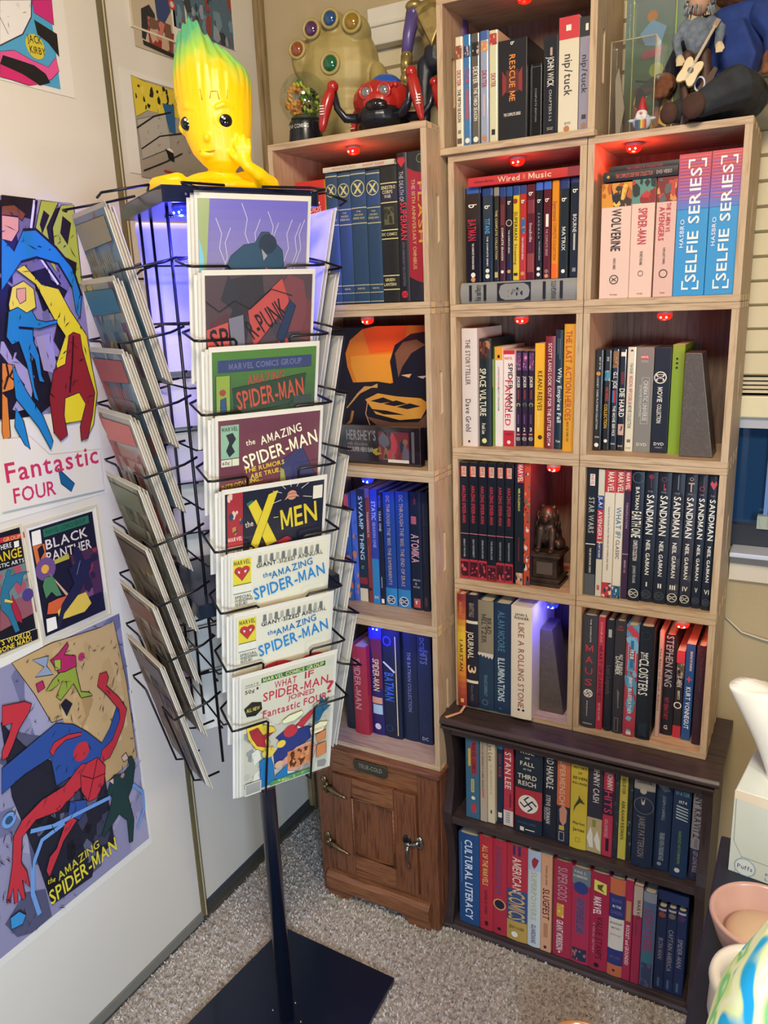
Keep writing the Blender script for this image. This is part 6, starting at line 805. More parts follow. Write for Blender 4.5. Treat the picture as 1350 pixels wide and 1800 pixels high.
# rack-local frame: local -y is the outward normal of the front face, x runs along the face
q=MB(); q.tube([(0,0,.014),(0,0,1.62)],.0165,20); q.build('pole',black_metal,rack,True)
q=MB(); Mi=(Matrix.Translation((AX.x,AX.y,0))@Matrix.Rotation(A0+PI/2,4,'Z')).inverted()
bp=[(-.228,-.256),(.096,-.27),(.112,-.66),(-.262,-.655)][::-1]; bp=[tuple((Mi@Vector((a,c,0)))[:2]) for a,c in bp]
q.prism(bp,.003,.015); q.build('base_plate',black_metal,rack,bev=.0015)
q=MB()
for a,c in ((.03,.02),(-.03,-.02),(.02,-.03),(-.02,.03)): q.ell((a,c,.016),(.003,.003,.002),n=8,m=6)
q.build('base_bolt',chrome,rack,True)
HS=.126
def tray(z0,z1,nm_,hs=HS,dx=0,dy=0):
    q=MB(); tt=.002
    q.box(-hs+dx,hs+dx,-hs+dy,hs+dy,z1-tt,z1)
    for a in (-hs,hs-tt): q.box(a+dx,a+tt+dx,-hs+dy,hs+dy,z0,z1-tt)
    for a in (-hs,hs-tt): q.box(-hs+tt+dx,hs-tt+dx,a+dy,a+tt+dy,z0,z1-tt)
    q.box(-hs+tt+dx,hs-tt+dx,-hs+tt+dy,hs-tt+dy,z0,z0+tt)
    q.build(nm_,black_metal,rack,bev=.0006)
tray(1.676,1.700,'top_tray'); tray(1.03,1.055,'lower_tray',.13,-.008,-.004)
q=MB(); q.lathe([(.001,1.672),(.007,1.672),(.007,1.676)],10,(-.07,.04,0)); q.ell((-.09,-.124,1.688),(.003,.004,.003)); q.build('tray_screw',chrome,rack,True)
FR=[.21,.18,.19,.21]; FT=[-.015,0,0,-.015]; RB=[.148,.12,.13,.148]; FA=[0,0,0,R(5)]; CO=[.0058,.0058,.0058,.0046]
ZT=[1.68,1.577,1.47,1.37,1.258,1.157,1.057,.95]
rc=.0021
q=MB()
for k in range(4):
    M=Matrix.Rotation(PI/2*k,3,'Z')
    for s_ in (-.082,.082): q.tube([M@Vector((s_,-.108,1.69)),M@Vector((s_,-.108,.73))],.0026,6)
    for i in range(9):
        z=1.60-.098*i
        q.tube([M@Vector((-.108,-.108,z)),M@Vector((.108,-.108,z))],rc*.8,5)
q.build('wire_cage',wire,rack,True)
for k in range(4):
    M=Matrix.Rotation(PI/2*k+FA[k],3,'Z'); rt,rb,tt=FR[k],RB[k],FT[k]
    for i,zt in enumerate(ZT):
        q=MB(); zb=zt-.262; tilt=(rt-rb)/.262
        zw=zt-.098; rw=rb+(zw-zb)*tilt+.010
        for s_ in (-1,1):
            X=tt+s_*.103; xi=tt+s_*.047
            q.tube([M@Vector(v_) for v_ in ((s_*.082,-.110,zw+.02),(X,-.135,zw+.012),(X+s_*.004,-(rw+.004),zw+.001),(X-s_*.006,-(rw+.004),zw),(xi,-(rw+.003),zw),(xi-s_*.004,-(rw+.001),zw-.004),(xi-s_*.003,-(rb+.009),zb-.002),(xi-s_*.003,-(rb-.004),zb-.006),(xi,-.108,zb-.002))],rc,6)
        o_=q.build('pocket_wire',wire,rack,True)
    # top ring
    q=MB(); 
    if k==2: continue
    for s_ in (-1,1): q.tube([M@Vector(v_) for v_ in ((s_*.03,-.126,1.702),(s_*.103,-.150,1.700),(tt+s_*.107,-(rt+.006),1.688),(tt+s_*.085,-(rt+.006),1.684))],rc,6)
    q.build('top_wire',wire,rack,True)
def world(k,r_,t_,z):
    a=A0+PI/2*k; return (AX.x+math.cos(a)*r_-math.sin(a)*t_,AX.y+math.sin(a)*r_+math.cos(a)*t_,z)
x,y,_z=world(0,.104,-.092,0); led(x,y,1.6758,'blue','under the top tray of the comic rack',0,1.6,big=1.0)
x,y,_z=world(2,.02,-.03,0); led(x,y,1.6758,'blue','under the tray of rack, behind its pole',0,2.2)
# ------------------------------------------------------------------ comics
CWd,CHt=.168,.257
def comic(k,i,j,label,marks,bag=True,group=None,col='c9c2b2',dx=0,detail=True,dzt=0):
    zt=ZT[i]+dzt; rt,rb=FR[k],RB[k]; zb=zt-.262; al=math.atan2(rt-rb,.262); off=j*CO[k]
    a=A0+PI/2*k+FA[k]; n=Vector((math.cos(a),math.sin(a),0)); e=Vector((-n.y,n.x,0)); up=(n*math.sin(al)+Vector((0,0,math.cos(al)))).normalized(); inn=(-n*math.cos(al)+Vector((0,0,math.sin(al)))).normalized()
    base=Vector((AX.x,AX.y,0))+n*(rb-off)+e*(FT[k]+dx)+Vector((0,0,zb+.001))-e*(.5*.178)
    M=Matrix(((e.x,inn.x,up.x,base.x),(e.y,inn.y,up.y,base.y),(e.z,inn.z,up.z,base.z),(0,0,0,1)))
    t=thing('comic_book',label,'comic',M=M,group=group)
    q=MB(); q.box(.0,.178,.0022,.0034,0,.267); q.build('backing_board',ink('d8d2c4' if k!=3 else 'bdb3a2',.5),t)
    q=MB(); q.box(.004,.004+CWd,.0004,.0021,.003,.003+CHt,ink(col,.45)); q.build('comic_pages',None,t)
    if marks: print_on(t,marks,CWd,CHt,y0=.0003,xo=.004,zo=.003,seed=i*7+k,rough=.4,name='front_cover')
    if bag:
        q=MB(); q.add([(-.002,-.0012,-.002),(.180,-.0012,-.002),(.180,-.0012,.270),(-.002,-.0012,.270)],[(0,1,2,3)]); q.build('clear_bag',clear,t)
    return t
tt_=lambda s,u,v,L_,S_,c,an=0:('t',s,u,v,L_,S_,c,'h',an)
P_=lambda c,*q:('P',list(q),c); c_=lambda u,v,R_,c:('c',u,v,R_,c); ln=lambda w_,c,*q:('l',list(q),w_,c)
def corner(col,fig,top='MARVEL'):
    return [r(.02,.03,.19,.24,col),tt_(top,.105,.055,.15,.025,'15151a'),fig,r(.02,.245,.19,.29,'d8d4b8'),r(.12,.245,.125,.29,'222222')]
rj=random.Random(5)
tw=lambda x,y,d:ln(.006,'c8c4d4',(x,y),(x+d*.05,y+.08),(x+d*.03,y+.16),(x+d*.09,y+.26),(x+d*.08,y+.4))
front=[
 ('comic with crouching dark blue figure among bare white branches, topmost front pocket',[('g',0,1,'6a62b8 8078b0 8a8494 7a7688 5a5a78'),('p',[(0,0),(.1,0),(.06,.4),(0,.5)],'9aa870'),('p',[(0,.2),(.04,.3),(.05,1),(0,1)],'7ac0d0'),tw(.15,.1,1),tw(.28,.15,-1),tw(.38,.02,1),tw(.55,.1,-1),tw(.62,.06,1),tw(.72,.12,-1),tw(.85,.1,-1),tw(.93,.12,-1),tw(.97,.1,-1),
   P_('27465c',(.18,.52),(.2,.42),(.28,.3),(.4,.24),(.5,.23),(.56,.17),(.63,.17),(.68,.22),(.76,.27),(.78,.36),(.72,.46),(.7,.62),(.3,.64)),c_(.62,.235,.085,'1c2c3c'),c_(.33,.43,.09,'35607a'),c_(.25,.47,.07,'2c5068'),c_(.46,.46,.07,'1c3446'),P_('8a8a90',(.56,.26),(.62,.3),(.58,.33)),ln(.02,'b84a58',(.6,.37),(.68,.40),(.76,.44),(.8,.5),(.82,.6)),P_('9a94a4',(.46,.56),(.55,.5),(.6,.56),(.66,.6),(.5,.64))]),
 ('comic with dark red torn letter title on plum grey cover, second front pocket',[('g',0,1,'5a4a50 46343c 4a2a34 3a2430 6a3034'),('a',.0,.0,1,.6,'4c3c44 6a3a40 3a3a48 54303a 2a2a34',14),P_('b04a44',(.0,.3),(.2,.26),(.22,.5),(.02,.56)),P_('a84440',(.38,.2),(.7,.02),(.78,.16),(.44,.42)),P_('6c6a76',(.2,.24),(.34,.22),(.36,.42),(.24,.46)),tt_('SP',.12,.36,.17,.13,'1c1a22',8),tt_('R-PUNK',.56,.25,.4,.12,'1c1a22',32),P_('24406a',(.3,.55),(.45,.42),(.6,.45),(.62,.62),(.3,.62)),P_('a8443c',(.6,.46),(.72,.34),(.8,.4),(.78,.6),(.62,.6)),P_('22304a',(.66,.36),(.78,.14),(.84,.18),(.72,.42)),P_('c86a54',(.0,.6),(1,.56),(1,.66),(0,.66)),P_('2a3c58',(.14,.6),(.16,.46),(.24,.45),(.26,.6)),ln(.008,'15151c',(.0,.14),(.12,.2),(.26,.14),(.4,.19),(.6,.08),(.8,.12))]),
 ('comic with red title over green cover and face panels, third front pocket',[('g',0,1,'4c7a38 3c5a40 34503c 30483c'),r(.05,.05,.95,.12,'33416a'),tt_('MARVEL COMICS GROUP',.5,.085,.7,.035,'6a7090',1),tt_('AMAZING',.5,.17,.36,.06,'a84840',4),P_('2c4436',(.18,.22),(.9,.16),(.88,.34),(.2,.38)),tt_('SPIDER-MAN',.55,.27,.66,.11,'c0503e',8),P_('8aa044',(.03,.14),(.16,.14),(.16,.6),(.03,.6)),P_('34507c',(.07,.28),(.12,.27),(.13,.42),(.1,.58),(.06,.58)),c_(.09,.24,.03,'9a443c'),r(.2,.4,.38,.62,'8a948c'),c_(.29,.47,.07,'4c4440'),P_('b0846c',(.24,.5),(.34,.5),(.32,.62),(.26,.62)),r(.4,.4,.56,.56,'a8a898'),tt_('SPIDER',.48,.44,.12,.02,'3a3a3a'),tt_('OVER!',.48,.5,.1,.03,'8a3a38'),P_('b8a040',(.4,.57),(.56,.57),(.6,.66),(.36,.66)),r(.58,.38,.76,.62,'7c8880'),P_('b08c74',(.62,.44),(.72,.44),(.7,.62),(.64,.62)),r(.78,.3,.96,.62,'3a4642'),c_(.87,.4,.06,'5a4a48')]),
 ('comic with cream title on plum cover and small green corner box, fourth front pocket',[('g',0,1,'6a3a48 6c3844 7a3a40 803c3c')]+corner('8ab090',P_('1c2430',(.07,.09),(.13,.08),(.16,.12),(.12,.16),(.15,.2),(.1,.23),(.07,.19),(.1,.14)))+[tt_('60'+chr(162),.065,.267,.07,.022,'222222'),P_('3c3c64',(.6,.3),(.82,.22),(1,.46),(.86,.62),(.64,.4)),P_('9a9a58',(.6,.34),(.64,.36),(.68,.48),(.6,.46)),tt_('the',.3,.15,.09,.035,'e0d8b8',6),tt_('AMAZING',.6,.12,.42,.055,'e0d8b8',13),tt_('SPIDER-MAN',.6,.22,.76,.085,'e6deb8',14),tt_('THE RUMORS',.44,.32,.4,.03,'d8b838',6),tt_('ARE TRUE.',.45,.365,.3,.03,'d8b838',6),tt_('INTRODUCING...',.22,.41,.4,.028,'d8b838',6),tt_('SPIDER-',.26,.48,.32,.045,'d8b8a8',6),c_(.5,.46,.05,'1e1c26')]),
 ('comic with huge yellow letter and title on navy cover, fifth front pocket',[r(0,0,1,1,'191d30'),('a',.02,.0,.17,.29,'a02c34 d8b8a0 2a3c58 c87a40',10),r(.02,.29,.17,.36,'b83038'),tt_('MARVEL',.095,.31,.14,.028,'e0d0b8'),r(.02,.36,.17,.45,'d0c8b0'),tt_('12'+chr(162),.055,.4,.06,.04,'2a2a2a'),tt_('35',.13,.4,.05,.03,'2a2a2a'),
   P_('2a6a50',(.2,.08),(.26,.06),(.5,.34),(.42,.42)),P_('d8c030',(.22,.1),(.3,.06),(.52,.38),(.43,.43)),P_('d8c030',(.42,.04),(.52,.02),(.32,.4),(.21,.43)),tt_('the',.23,.22,.08,.04,'d8c8b0',8),tt_('-',.5,.2,.05,.03,'d8c030'),tt_('MEN',.74,.22,.38,.14,'d8c030',6),c_(.66,.07,.05,'c88868'),P_('c89078',(.58,.1),(.62,.06),(.7,.06),(.74,.09),(.68,.08),(.64,.08)),P_('262c5c',(.1,.52),(.3,.42),(.5,.38),(.66,.38),(.86,.42),(.92,.5),(.6,.5),(.4,.54),(.14,.62)),P_('a02c38',(.5,.38),(.62,.35),(.68,.38),(.58,.41)),P_('a02c38',(.86,.44),(.94,.44),(.94,.52),(.86,.52)),r(.88,.03,.98,.12,'d0c8b0'),('k',.1,.38,.95,.7,30,'0e1018')]+[ln(.005,'c8c8c0',(.5+.03*a,.05+.02*a),(.46+.015*a,.13-.0*a)) for a in range(0)]+[ln(.005,'d8d4cc',(.66+.12*math.cos(a),.07+.06*math.sin(a)),(.66+.22*math.cos(a),.07+.11*math.sin(a))) for a in (3.6,4.1,4.6,5.1,5.6,.3,2.8)]),
]
ann=lambda: [r(0,0,1,1,'dcd6bc')]+[r(.02,.02,.2,.2,'d8c838'),tt_('MARVEL',.11,.045,.16,.03,'15151a'),c_(.075,.1,.042,'b83034'),c_(.145,.1,.042,'b83034'),P_('b83034',(.035,.11),(.185,.11),(.11,.175)),P_('e4e0d8',(.06,.1),(.095,.105),(.08,.125)),P_('e4e0d8',(.16,.1),(.125,.105),(.14,.125)),r(.02,.2,.13,.26,'e0dcc8'),r(.135,.2,.2,.26,'e0dcc8'),r(.02,.198,.2,.203,'222226'),r(.02,.26,.2,.264,'222226'),
  tt_('SPECIAL',.12,.29,.17,.02,'44444a'),tt_('WEDDING',.125,.315,.18,.02,'44444a'),tt_('ISSUE!',.1,.34,.12,.02,'44444a')]+[('p',[(.27+.06*i,.02),(.3+.06*i,.02),(.305+.06*i,.07),(.265+.06*i,.07)],'a8a694' if i%2 else '6c6c68') for i in range(11)]+[tt_('GIANT-SIZED ANNUAL',.6,.085,.7,.03,'1a1c22',1),tt_('the',.36,.165,.09,.035,'1f6a9c',4),tt_('AMAZING',.62,.155,.44,.05,'1f6a9c',9),tt_('SPIDER-MAN',.6,.25,.76,.085,'1f78b0',10),
  c_(.42,.6,.3,'b83034'),c_(.82,.56,.22,'b83034'),('p',[(.12,.6),(1,.54),(1,1),(.12,1)],'b83034'),ln(.006,'5a1418',(.42,.41),(.4,.7)),ln(.006,'5a1418',(.2,.5),(.6,.7)),ln(.006,'5a1418',(.64,.48),(.3,.7)),ln(.006,'5a1418',(.82,.43),(.8,.7)),ln(.006,'5a1418',(.68,.52),(.96,.46))]
front.append(('white comic with blue title and red domes, sixth front pocket, upper of two',ann()))
front.append(('white comic with blue title and red domes, seventh front pocket, lower of two',ann()))
front.append(('fully visible comic with red question title and leaping figures, lowest front pocket',[r(0,0,1,1,'cfcab0'),r(.2,.03,.9,.07,'2f6a38'),tt_('MARVEL COMICS GROUP',.55,.05,.66,.028,'e0d890'),r(.92,.03,.98,.08,'c8c4b0'),tt_('WHAT IF',.1,.06,.14,.015,'44444a'),r(.03,.075,.19,.078,'222226'),tt_('50'+chr(162),.08,.11,.1,.03,'1a1a20'),tt_('1',.16,.1,.02,.02,'1a1a20'),
   tt_('WHAT',.46,.115,.24,.055,'b83040'),tt_('IF',.72,.105,.1,.055,'b83040'),tt_('SPIDER-MAN',.58,.19,.72,.07,'c03040'),tt_('JOINED',.64,.255,.3,.04,'b83040'),tt_('THE',.22,.315,.05,.012,'b83040'),tt_('Fantastic FOUR',.58,.33,.72,.06,'b83040'),tt_('?',.97,.26,.08,.1,'b83040'),
   P_('17171c',(.02,.24),(.1,.2),(.2,.22),(.21,.28),(.14,.32),(.05,.31)),tt_('ALL NEW',.115,.26,.14,.03,'d8c840'),
   ('a',.02,.45,.98,.98,'c2bea8 8a8a84 b4b0a0 d0ccb8',30),P_('d8b838',(.04,.4),(.16,.38),(.34,.46),(.36,.5),(.26,.52),(.3,.58),(.26,.66),(.14,.6),(.06,.5)),P_('a02c30',(.07,.43),(.16,.42),(.22,.5),(.34,.5),(.24,.55),(.26,.62),(.16,.58),(.1,.5)),
   P_('26346c',(.36,.56),(.5,.5),(.6,.54),(.72,.54),(.8,.58),(.76,.66),(.6,.72),(.48,.8),(.36,.84),(.34,.7),(.44,.62)),c_(.53,.54,.08,'b03038'),P_('b03038',(.58,.5),(.74,.42),(.8,.4),(.76,.46),(.66,.54)),P_('1f5a78',(.78,.44),(.86,.36),(.84,.3),(.9,.36),(.96,.34),(.92,.4),(.98,.42),(.9,.46),(.86,.52),(.8,.54)),
   P_('c89078',(.44,.78),(.6,.7),(.78,.68),(.84,.76),(.8,.86),(.6,.92),(.46,.88)),('a',.5,.72,.8,.88,'c07848 5a2c1c d08c5c',26),P_('c07848',(.84,.74),(.95,.73),(.96,.84),(.84,.86)),P_('c07848',(.82,.64),(.94,.62),(.94,.7),(.84,.72)),
   P_('1f6a9c',(.18,.72),(.3,.68),(.34,.8),(.36,.96),(.2,.96)),c_(.28,.66,.07,'d8b848'),P_('1f6a9c',(.36,.9),(.5,.82),(.5,.92),(.66,.93),(.5,.96),(.38,.96)),c_(.42,.62,.05,'d8b848'),c_(.4,.8,.05,'c8a080'),c_(.42,.55-.08,.0,'d8d0a0'),
   ('k',.03,.4,.97,.98,90,'1a1a22'),P_('d8d4a8',(.42,.42),(.5,.39),(.64,.38),(.66,.41),(.56,.45),(.44,.45)),P_('d8d4a8',(.74,.56),(.86,.53),(.96,.55),(.9,.62),(.76,.63)),tt_('FANTASTIC FIVE',.85,.59,.18,.02,'a03040'),r(.3,.93,.76,.97,'3a7a48'),('a',.32,.935,.74,.965,'4a8a50 a8b060',10),r(.02,.88,.2,.99,'c8c4b4')]+[r(.03,.89+.011*i,.19,.895+.011*i,'3a3a3a') for i in range(8)]))
for i,(lab,mk) in enumerate(front):
    comic(0,i,0,lab,mk)
    for j in (1,2): comic(0,i,j,'bagged comic, %s behind the facing one in %s front pocket from top'%(['','directly','second'][j],ORD[i]),[],bag=(j==1),group='comics behind the facing ones in the front pockets',dx=-.004*j,dzt=-.003*j)
pal=[('7a8a90 3a6a78 8a6a58 4a7a88','9a8a60'),('8a8a7a 4a5a70 a09060 6a4a58','3a6a7a'),('6a7a80 9a4a40 4a5a6a 8a8a80','a05048'),('a8a090 a04a40 d0c4b0 7a3a38','c05a50'),('8a8068 4a5a48 9a8a70 5a4a3a','6a6a50'),('7a6a58 4a4438 8a7a60 6a5a48','5a4a3a'),('8a7a64 6a4a48 5a4a40 9a8a78','6a4038'),('6a6258 4a4a50 7a6a60 8a8070','5a5a60')]
desc=['blue grey cover with banner','muted cover with yellow patch','red and grey cover','cream cover with red scrawl','olive brown cover','dark brown sketchy cover','brown and plum cover','dim grey brown cover']
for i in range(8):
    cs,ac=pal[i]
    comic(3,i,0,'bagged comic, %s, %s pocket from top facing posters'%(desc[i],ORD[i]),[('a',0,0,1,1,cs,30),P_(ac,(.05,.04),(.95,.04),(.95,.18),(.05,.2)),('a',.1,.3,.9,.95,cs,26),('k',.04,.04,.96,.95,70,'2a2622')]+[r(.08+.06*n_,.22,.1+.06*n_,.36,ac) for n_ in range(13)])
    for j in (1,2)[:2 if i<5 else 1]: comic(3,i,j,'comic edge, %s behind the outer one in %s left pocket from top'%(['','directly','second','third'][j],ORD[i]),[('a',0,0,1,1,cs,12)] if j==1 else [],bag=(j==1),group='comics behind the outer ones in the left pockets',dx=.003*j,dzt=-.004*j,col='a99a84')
for i in range(8):
    for j in (0,1): comic(1,i,j,'%s comic in the %s rack pocket from top facing the crates'%(['outer','inner'][j],ORD[i]),[('a',0,0,1,1,'5a6a8a 8a8a90 4a4a5a',8)] if j==0 else [],bag=(j==0),group='comics in the rack pockets facing the crates',dx=.003*j,dzt=-.004*j)
    for j in (0,1): comic(2,i,j,'%s white backed comic in the %s rear rack pocket from top'%(['outer','inner'][j],ORD[i]),[('a',0,0,1,1,'6a5a7a 8a8a90 4a4a5a',8)] if j==0 else [],bag=(j==0),group='comics in the rear rack pockets',dx=.003*j,dzt=-.004*j)
# ------------------------------------------------------------------ yellow glowing bust on the rack
def glow_mat():
    m=bpy.data.materials.new('glowing_yellow_plastic'); t,b=nt(m); L=t.links.new
    tc=nd(t,'ShaderNodeTexCoord'); sx=nd(t,'ShaderNodeSeparateXYZ'); L(tc.outputs['Object'],sx.inputs[0])
    no=nd(t,'ShaderNodeTexNoise'); no.inputs['Scale'].default_value=25; mp=nd(t,'ShaderNodeMapping'); mp.inputs['Scale'].default_value=(2.5,2.5,.15); L(tc.outputs['Object'],mp.inputs[0]); L(mp.outputs[0],no.inputs['Vector'])
    ad=nd(t,'ShaderNodeMath',operation='MULTIPLY_ADD'); L(no.outputs[0],ad.inputs[0]); ad.inputs[1].default_value=.05; L(sx.outputs[2],ad.inputs[2])
    # the crown line slopes down to the side
    a2=nd(t,'ShaderNodeMath',operation='MULTIPLY_ADD'); ab=nd(t,'ShaderNodeMath',operation='ABSOLUTE'); s1=nd(t,'ShaderNodeMath',operation='ADD'); s1.inputs[1].default_value=0.0; L(sx.outputs[0],s1.inputs[0]); L(s1.outputs[0],ab.inputs[0]); L(ab.outputs[0],a2.inputs[0]); a2.inputs[1].default_value=.62; L(ad.outputs[0],a2.inputs[2])
    cr=nd(t,'ShaderNodeValToRGB'); e=cr.color_ramp.elements; mr=nd(t,'ShaderNodeMapRange'); mr.inputs[1].default_value=.0; mr.inputs[2].default_value=.30; L(a2.outputs[0],mr.inputs[0]); L(mr.outputs[0],cr.inputs[0])
    e[0].position=.05; e[0].color=(*lin('d09000'),1); e[1].position=.32; e[1].color=(*lin('e6b200'),1)
    for p_,c in ((.72,'dcb000'),(.82,'8fb43c'),(.92,'4c9a6c')): q=e.new(p_); q.color=(*lin(c),1)
    L(cr.outputs[0],b.inputs['Base Color']); L(cr.outputs[0],b.inputs['Emission Color']); b.inputs['Roughness'].default_value=.4
    # light falls off away from the bulb inside the neck
    vm=nd(t,'ShaderNodeVectorMath',operation='DISTANCE'); L(tc.outputs['Object'],vm.inputs[0]); vm.inputs[1].default_value=(.01,0,.045)
    m2=nd(t,'ShaderNodeMapRange'); m2.inputs[1].default_value=.03; m2.inputs[2].default_value=.22; m2.inputs[3].default_value=.40; m2.inputs[4].default_value=.05; L(vm.outputs['Value'],m2.inputs[0]); L(m2.outputs[0],b.inputs['Emission Strength'])
    bn=nd(t,'ShaderNodeBump'); bn.inputs['Strength'].default_value=.7; bn.inputs['Distance'].default_value=.003; L(no.outputs[0],bn.inputs['Height']); L(bn.outputs[0],b.inputs['Normal']); return m
bust=thing('bust_lamp','glowing yellow bust lamp with green tipped hair, chin resting on hand, on rack','lamp',(-.072,-.462,1.7003),R(40))
rows_=[(.060,.010,.012,-.030,-.014),(.066,.020,.022,-.030,-.016),(.076,.032,.032,-.031,-.016),(.092,.046,.042,-.032,-.012),(.112,.054,.050,-.033,-.008),(.135,.060,.056,-.034,-.004),(.16,.0635,.060,-.035,0),(.185,.0655,.062,-.035,.002),(.205,.0655,.061,-.035,.004),(.222,.062,.056,-.036,.006),(.238,.052,.046,-.040,.008),(.250,.042,.036,-.046,.01)]
rows_=[(.033+(z_-.06)*1.03,a_*.94,b_*.94,x_+.045,y_) for z_,a_,b_,x_,y_ in rows_]
n=72; vs=[];rnd=random.Random(2); ph=[rnd.uniform(.9,1.1) for _ in range(n)]
for ri,(z,a,b_,ox,oy) in enumerate(rows_):
    for j in range(n):
        t_=2*PI*j/n; hair=max(0,min(1,(z-.125)/.05))
        g=1+hair*.018*math.sin(j*2.3)*ph[j]
        ca,sa=math.cos(t_),math.sin(t_)
        x=ox+a*g*(abs(ca)**.9)*(1 if ca>0 else -1); y=oy+b_*g*(abs(sa)**.92)*(1 if sa>0 else -1)
        zz=z
        if ri>=8:   # ragged crown: high at left, sloping to the right
            w_=(ri-7)/4; peak=-.022 if False else 0
            zz+=w_*(.030*math.exp(-((x+.017)/.022)**2)-.33*max(0,x+.005)*1.0+.006*math.sin(j*1.7)*ph[j])
        vs.append((x,y,zz))
fs=[(i*n+j,i*n+(j+1)%n,(i+1)*n+(j+1)%n,(i+1)*n+j) for i in range(len(rows_)-1) for j in range(n)]
fs+=[tuple(range(n-1,-1,-1))]; m_=len(vs); 
vs.append((-.001,.01,.224)); fs+=[((len(rows_)-1)*n+j,(len(rows_)-1)*n+(j+1)%n,m_) for j in range(n)]
q=MB(); q.add(vs,fs)
gm_=glow_mat()
EX1,EX2,EZ=-.034,.023,.107
def fy(x,z):
    for r0,r1 in zip(rows_,rows_[1:]):
        if r0[0]<=z<=r1[0]:
            f=(z-r0[0])/(r1[0]-r0[0]); a,b_,ox,oy=[r0[i]*(1-f)+r1[i]*f for i in (1,2,3,4)]
            return oy-b_*max(0,1-((x-ox)/a)**2)**.5
    return -.05
SH=.010
q.limb([(.010,.0,.02),(.010,-.002,.035),(.010,-.006,.060)],[.028,.020,.018])
q.ell((0,.0,.014),(.085,.052,.016)); q.ell((.004,.002,.024),(.056,.036,.018))
q.limb([(-.060,.0,.022),(-.092,-.010,.016),(-.078,-.036,.012),(-.030,-.048,.012)],[.019,.017,.013,.011])
q.limb([(.045,.0,.022),(.070,-.006,.026),(.088,-.016,.016)],[.019,.019,.017])
q.limb([(.086,-.018,.016),(.070,-.040,.030),(.052,-.050,.042)],[.016,.012,.009])
q.ell((.048,-.050,.052),(.012,.009,.015),(0,-15,0))
for k_,(fx,fz) in enumerate(((.034,.078),(.042,.086),(.050,.087),(.058,.080))): q.limb([(.040+.005*k_,-.050,.056),((fx+.040+.005*k_)/2+.001,-.054,.068),(fx,-.049,fz)],[.0046,.0042,.0034])
q.limb([(.040,-.050,.048),(.030,-.052,.056),(.026,-.048,.064)],[.0045,.0042,.0034])
q.ell((-.007,fy(-.007,.083)-.001,.083),(.0055,.006,.007)); q.ell((-.007,fy(-.007,.062)+.002,.060),(.014,.006,.006))
for ex in (EX1,EX2):
    q.tube([(ex+.0135*math.cos(2*PI*i/16),fy(ex+.0135*math.cos(2*PI*i/16),EZ+.012*math.sin(2*PI*i/16))+.0008,EZ+.012*math.sin(2*PI*i/16)) for i in range(16)],.0028,6,closed=True)
    q.tube([(ex+dx_,fy(ex+dx_,EZ+dz_)-.0005,EZ+dz_) for dx_,dz_ in ((-.013,.018),(0,.023),(.013,.018))],[.003,.0046,.003],8)
q.build('bust_body',gm_,bust,remesh=.0019)
for ex in (EX1,EX2):
    o=MB().ell((ex,fy(ex,EZ)+.0035,EZ),(.0118,.0075,.0112),n=20,m=12).build('eye',ink('17160f',.08,0,0,.6),bust,True)
    MB().ell((ex-.0035,fy(ex,EZ)-.0040,EZ+.004),(.0021,.0014,.0021),n=8,m=6).build('eye_glint',ink('f4f4ee',.3),bust,True)
MB().tube([(x_,fy(x_,z_)-.0016-.0022*(1-abs(x_+.007)/.016),z_) for x_,z_ in ((-.020,.0655),(-.012,.0635),(-.004,.063),(.004,.0645))],[.0006,.0012,.0012,.0006],6).build('mouth',ink('a87c00',.5),bust,True)
for k_ in range(4): 
    x=-.043+.026*k_; MB().tube([(x+a_,fy(x+a_,z_)-.0006,z_) for a_,z_ in ((-.006,.138),(-.004,.148+.003*(k_%2)),(.006,.148+.003*(k_%2)),(.008,.136))],.0010,5).build('brow_groove',ink('cda000',.5),bust,True)
# ------------------------------------------------------------------ things on top of the left column
gold=noisy('aged_gold_plastic',['97854c','ab985c','8d7b44'],12,.5,metal=.08)
g=thing('gold_gauntlet','large gold fist shaped gauntlet set with round coloured stones','sculpture',(-.158,.10,1.8573),R(10))
q=MB(); q.ell((0,0,.165),(.094,.062,.098)); q.ell((.0,.004,.10),(.084,.06,.07)); q.ell((.01,.0,.055),(.066,.052,.06)); q.lathe([(.060,0),(.064,.02),(.056,.045),(.06,.06)],28,(.012,0,0),sy=.8)
K_=[(-.078,.217),(-.040,.250),(.004,.262),(.052,.250)]
for x,z in K_: q.ell((x,-.01,z-.02),(.026,.042,.034)); q.lathe([(.0235,-.014),(.0235,.002),(.02,.004)],20,(0,0,0)) if False else None
q.ell((.10,-.015,.12),(.022,.032,.05),(0,-10,0)); q.ell((-.085,-.005,.19),(.02,.04,.04))
q.build('gauntlet_body',gold,g,remesh=.003)
def stone(x,z,y,r_,hx):
    s_=thing('x','','x'); s_.name='stone_setting'; del s_['label']; del s_['category']; s_.parent=g
    q=MB(); q.tube([(x+r_*1.2*math.cos(2*PI*i/24),y+.004,z+r_*1.2*math.sin(2*PI*i/24)) for i in range(24)],r_*.26,8,closed=True); q.build('bezel',gold,s_,True)
    q=MB(); q.ell((x,y+.004,z),(r_,r_*.62,r_*1.05),n=24,m=14); q.build('stone',ink(hx,.08,0,0,1),s_,True)
stone(-.078,.205,-.052,.014,'8a4420'); stone(-.040,.238,-.058,.0145,'4c2450'); stone(.004,.252,-.058,.0145,'1c4670'); stone(.052,.240,-.056,.0155,'8c6c14'); stone(.002,.165,-.064,.016,'0f5a34')
g=thing('snow_globe','glass snow globe with orange and green flowers on lettered black base','snow globe',(-.176,-.022,1.8573),0)
q=MB(); q.lathe([(.036,0),(.037,.004),(.034,.03),(.035,.040),(.033,.044)],32); q.build('globe_base',ink('14151a',.25,0,0,.3),g,True)
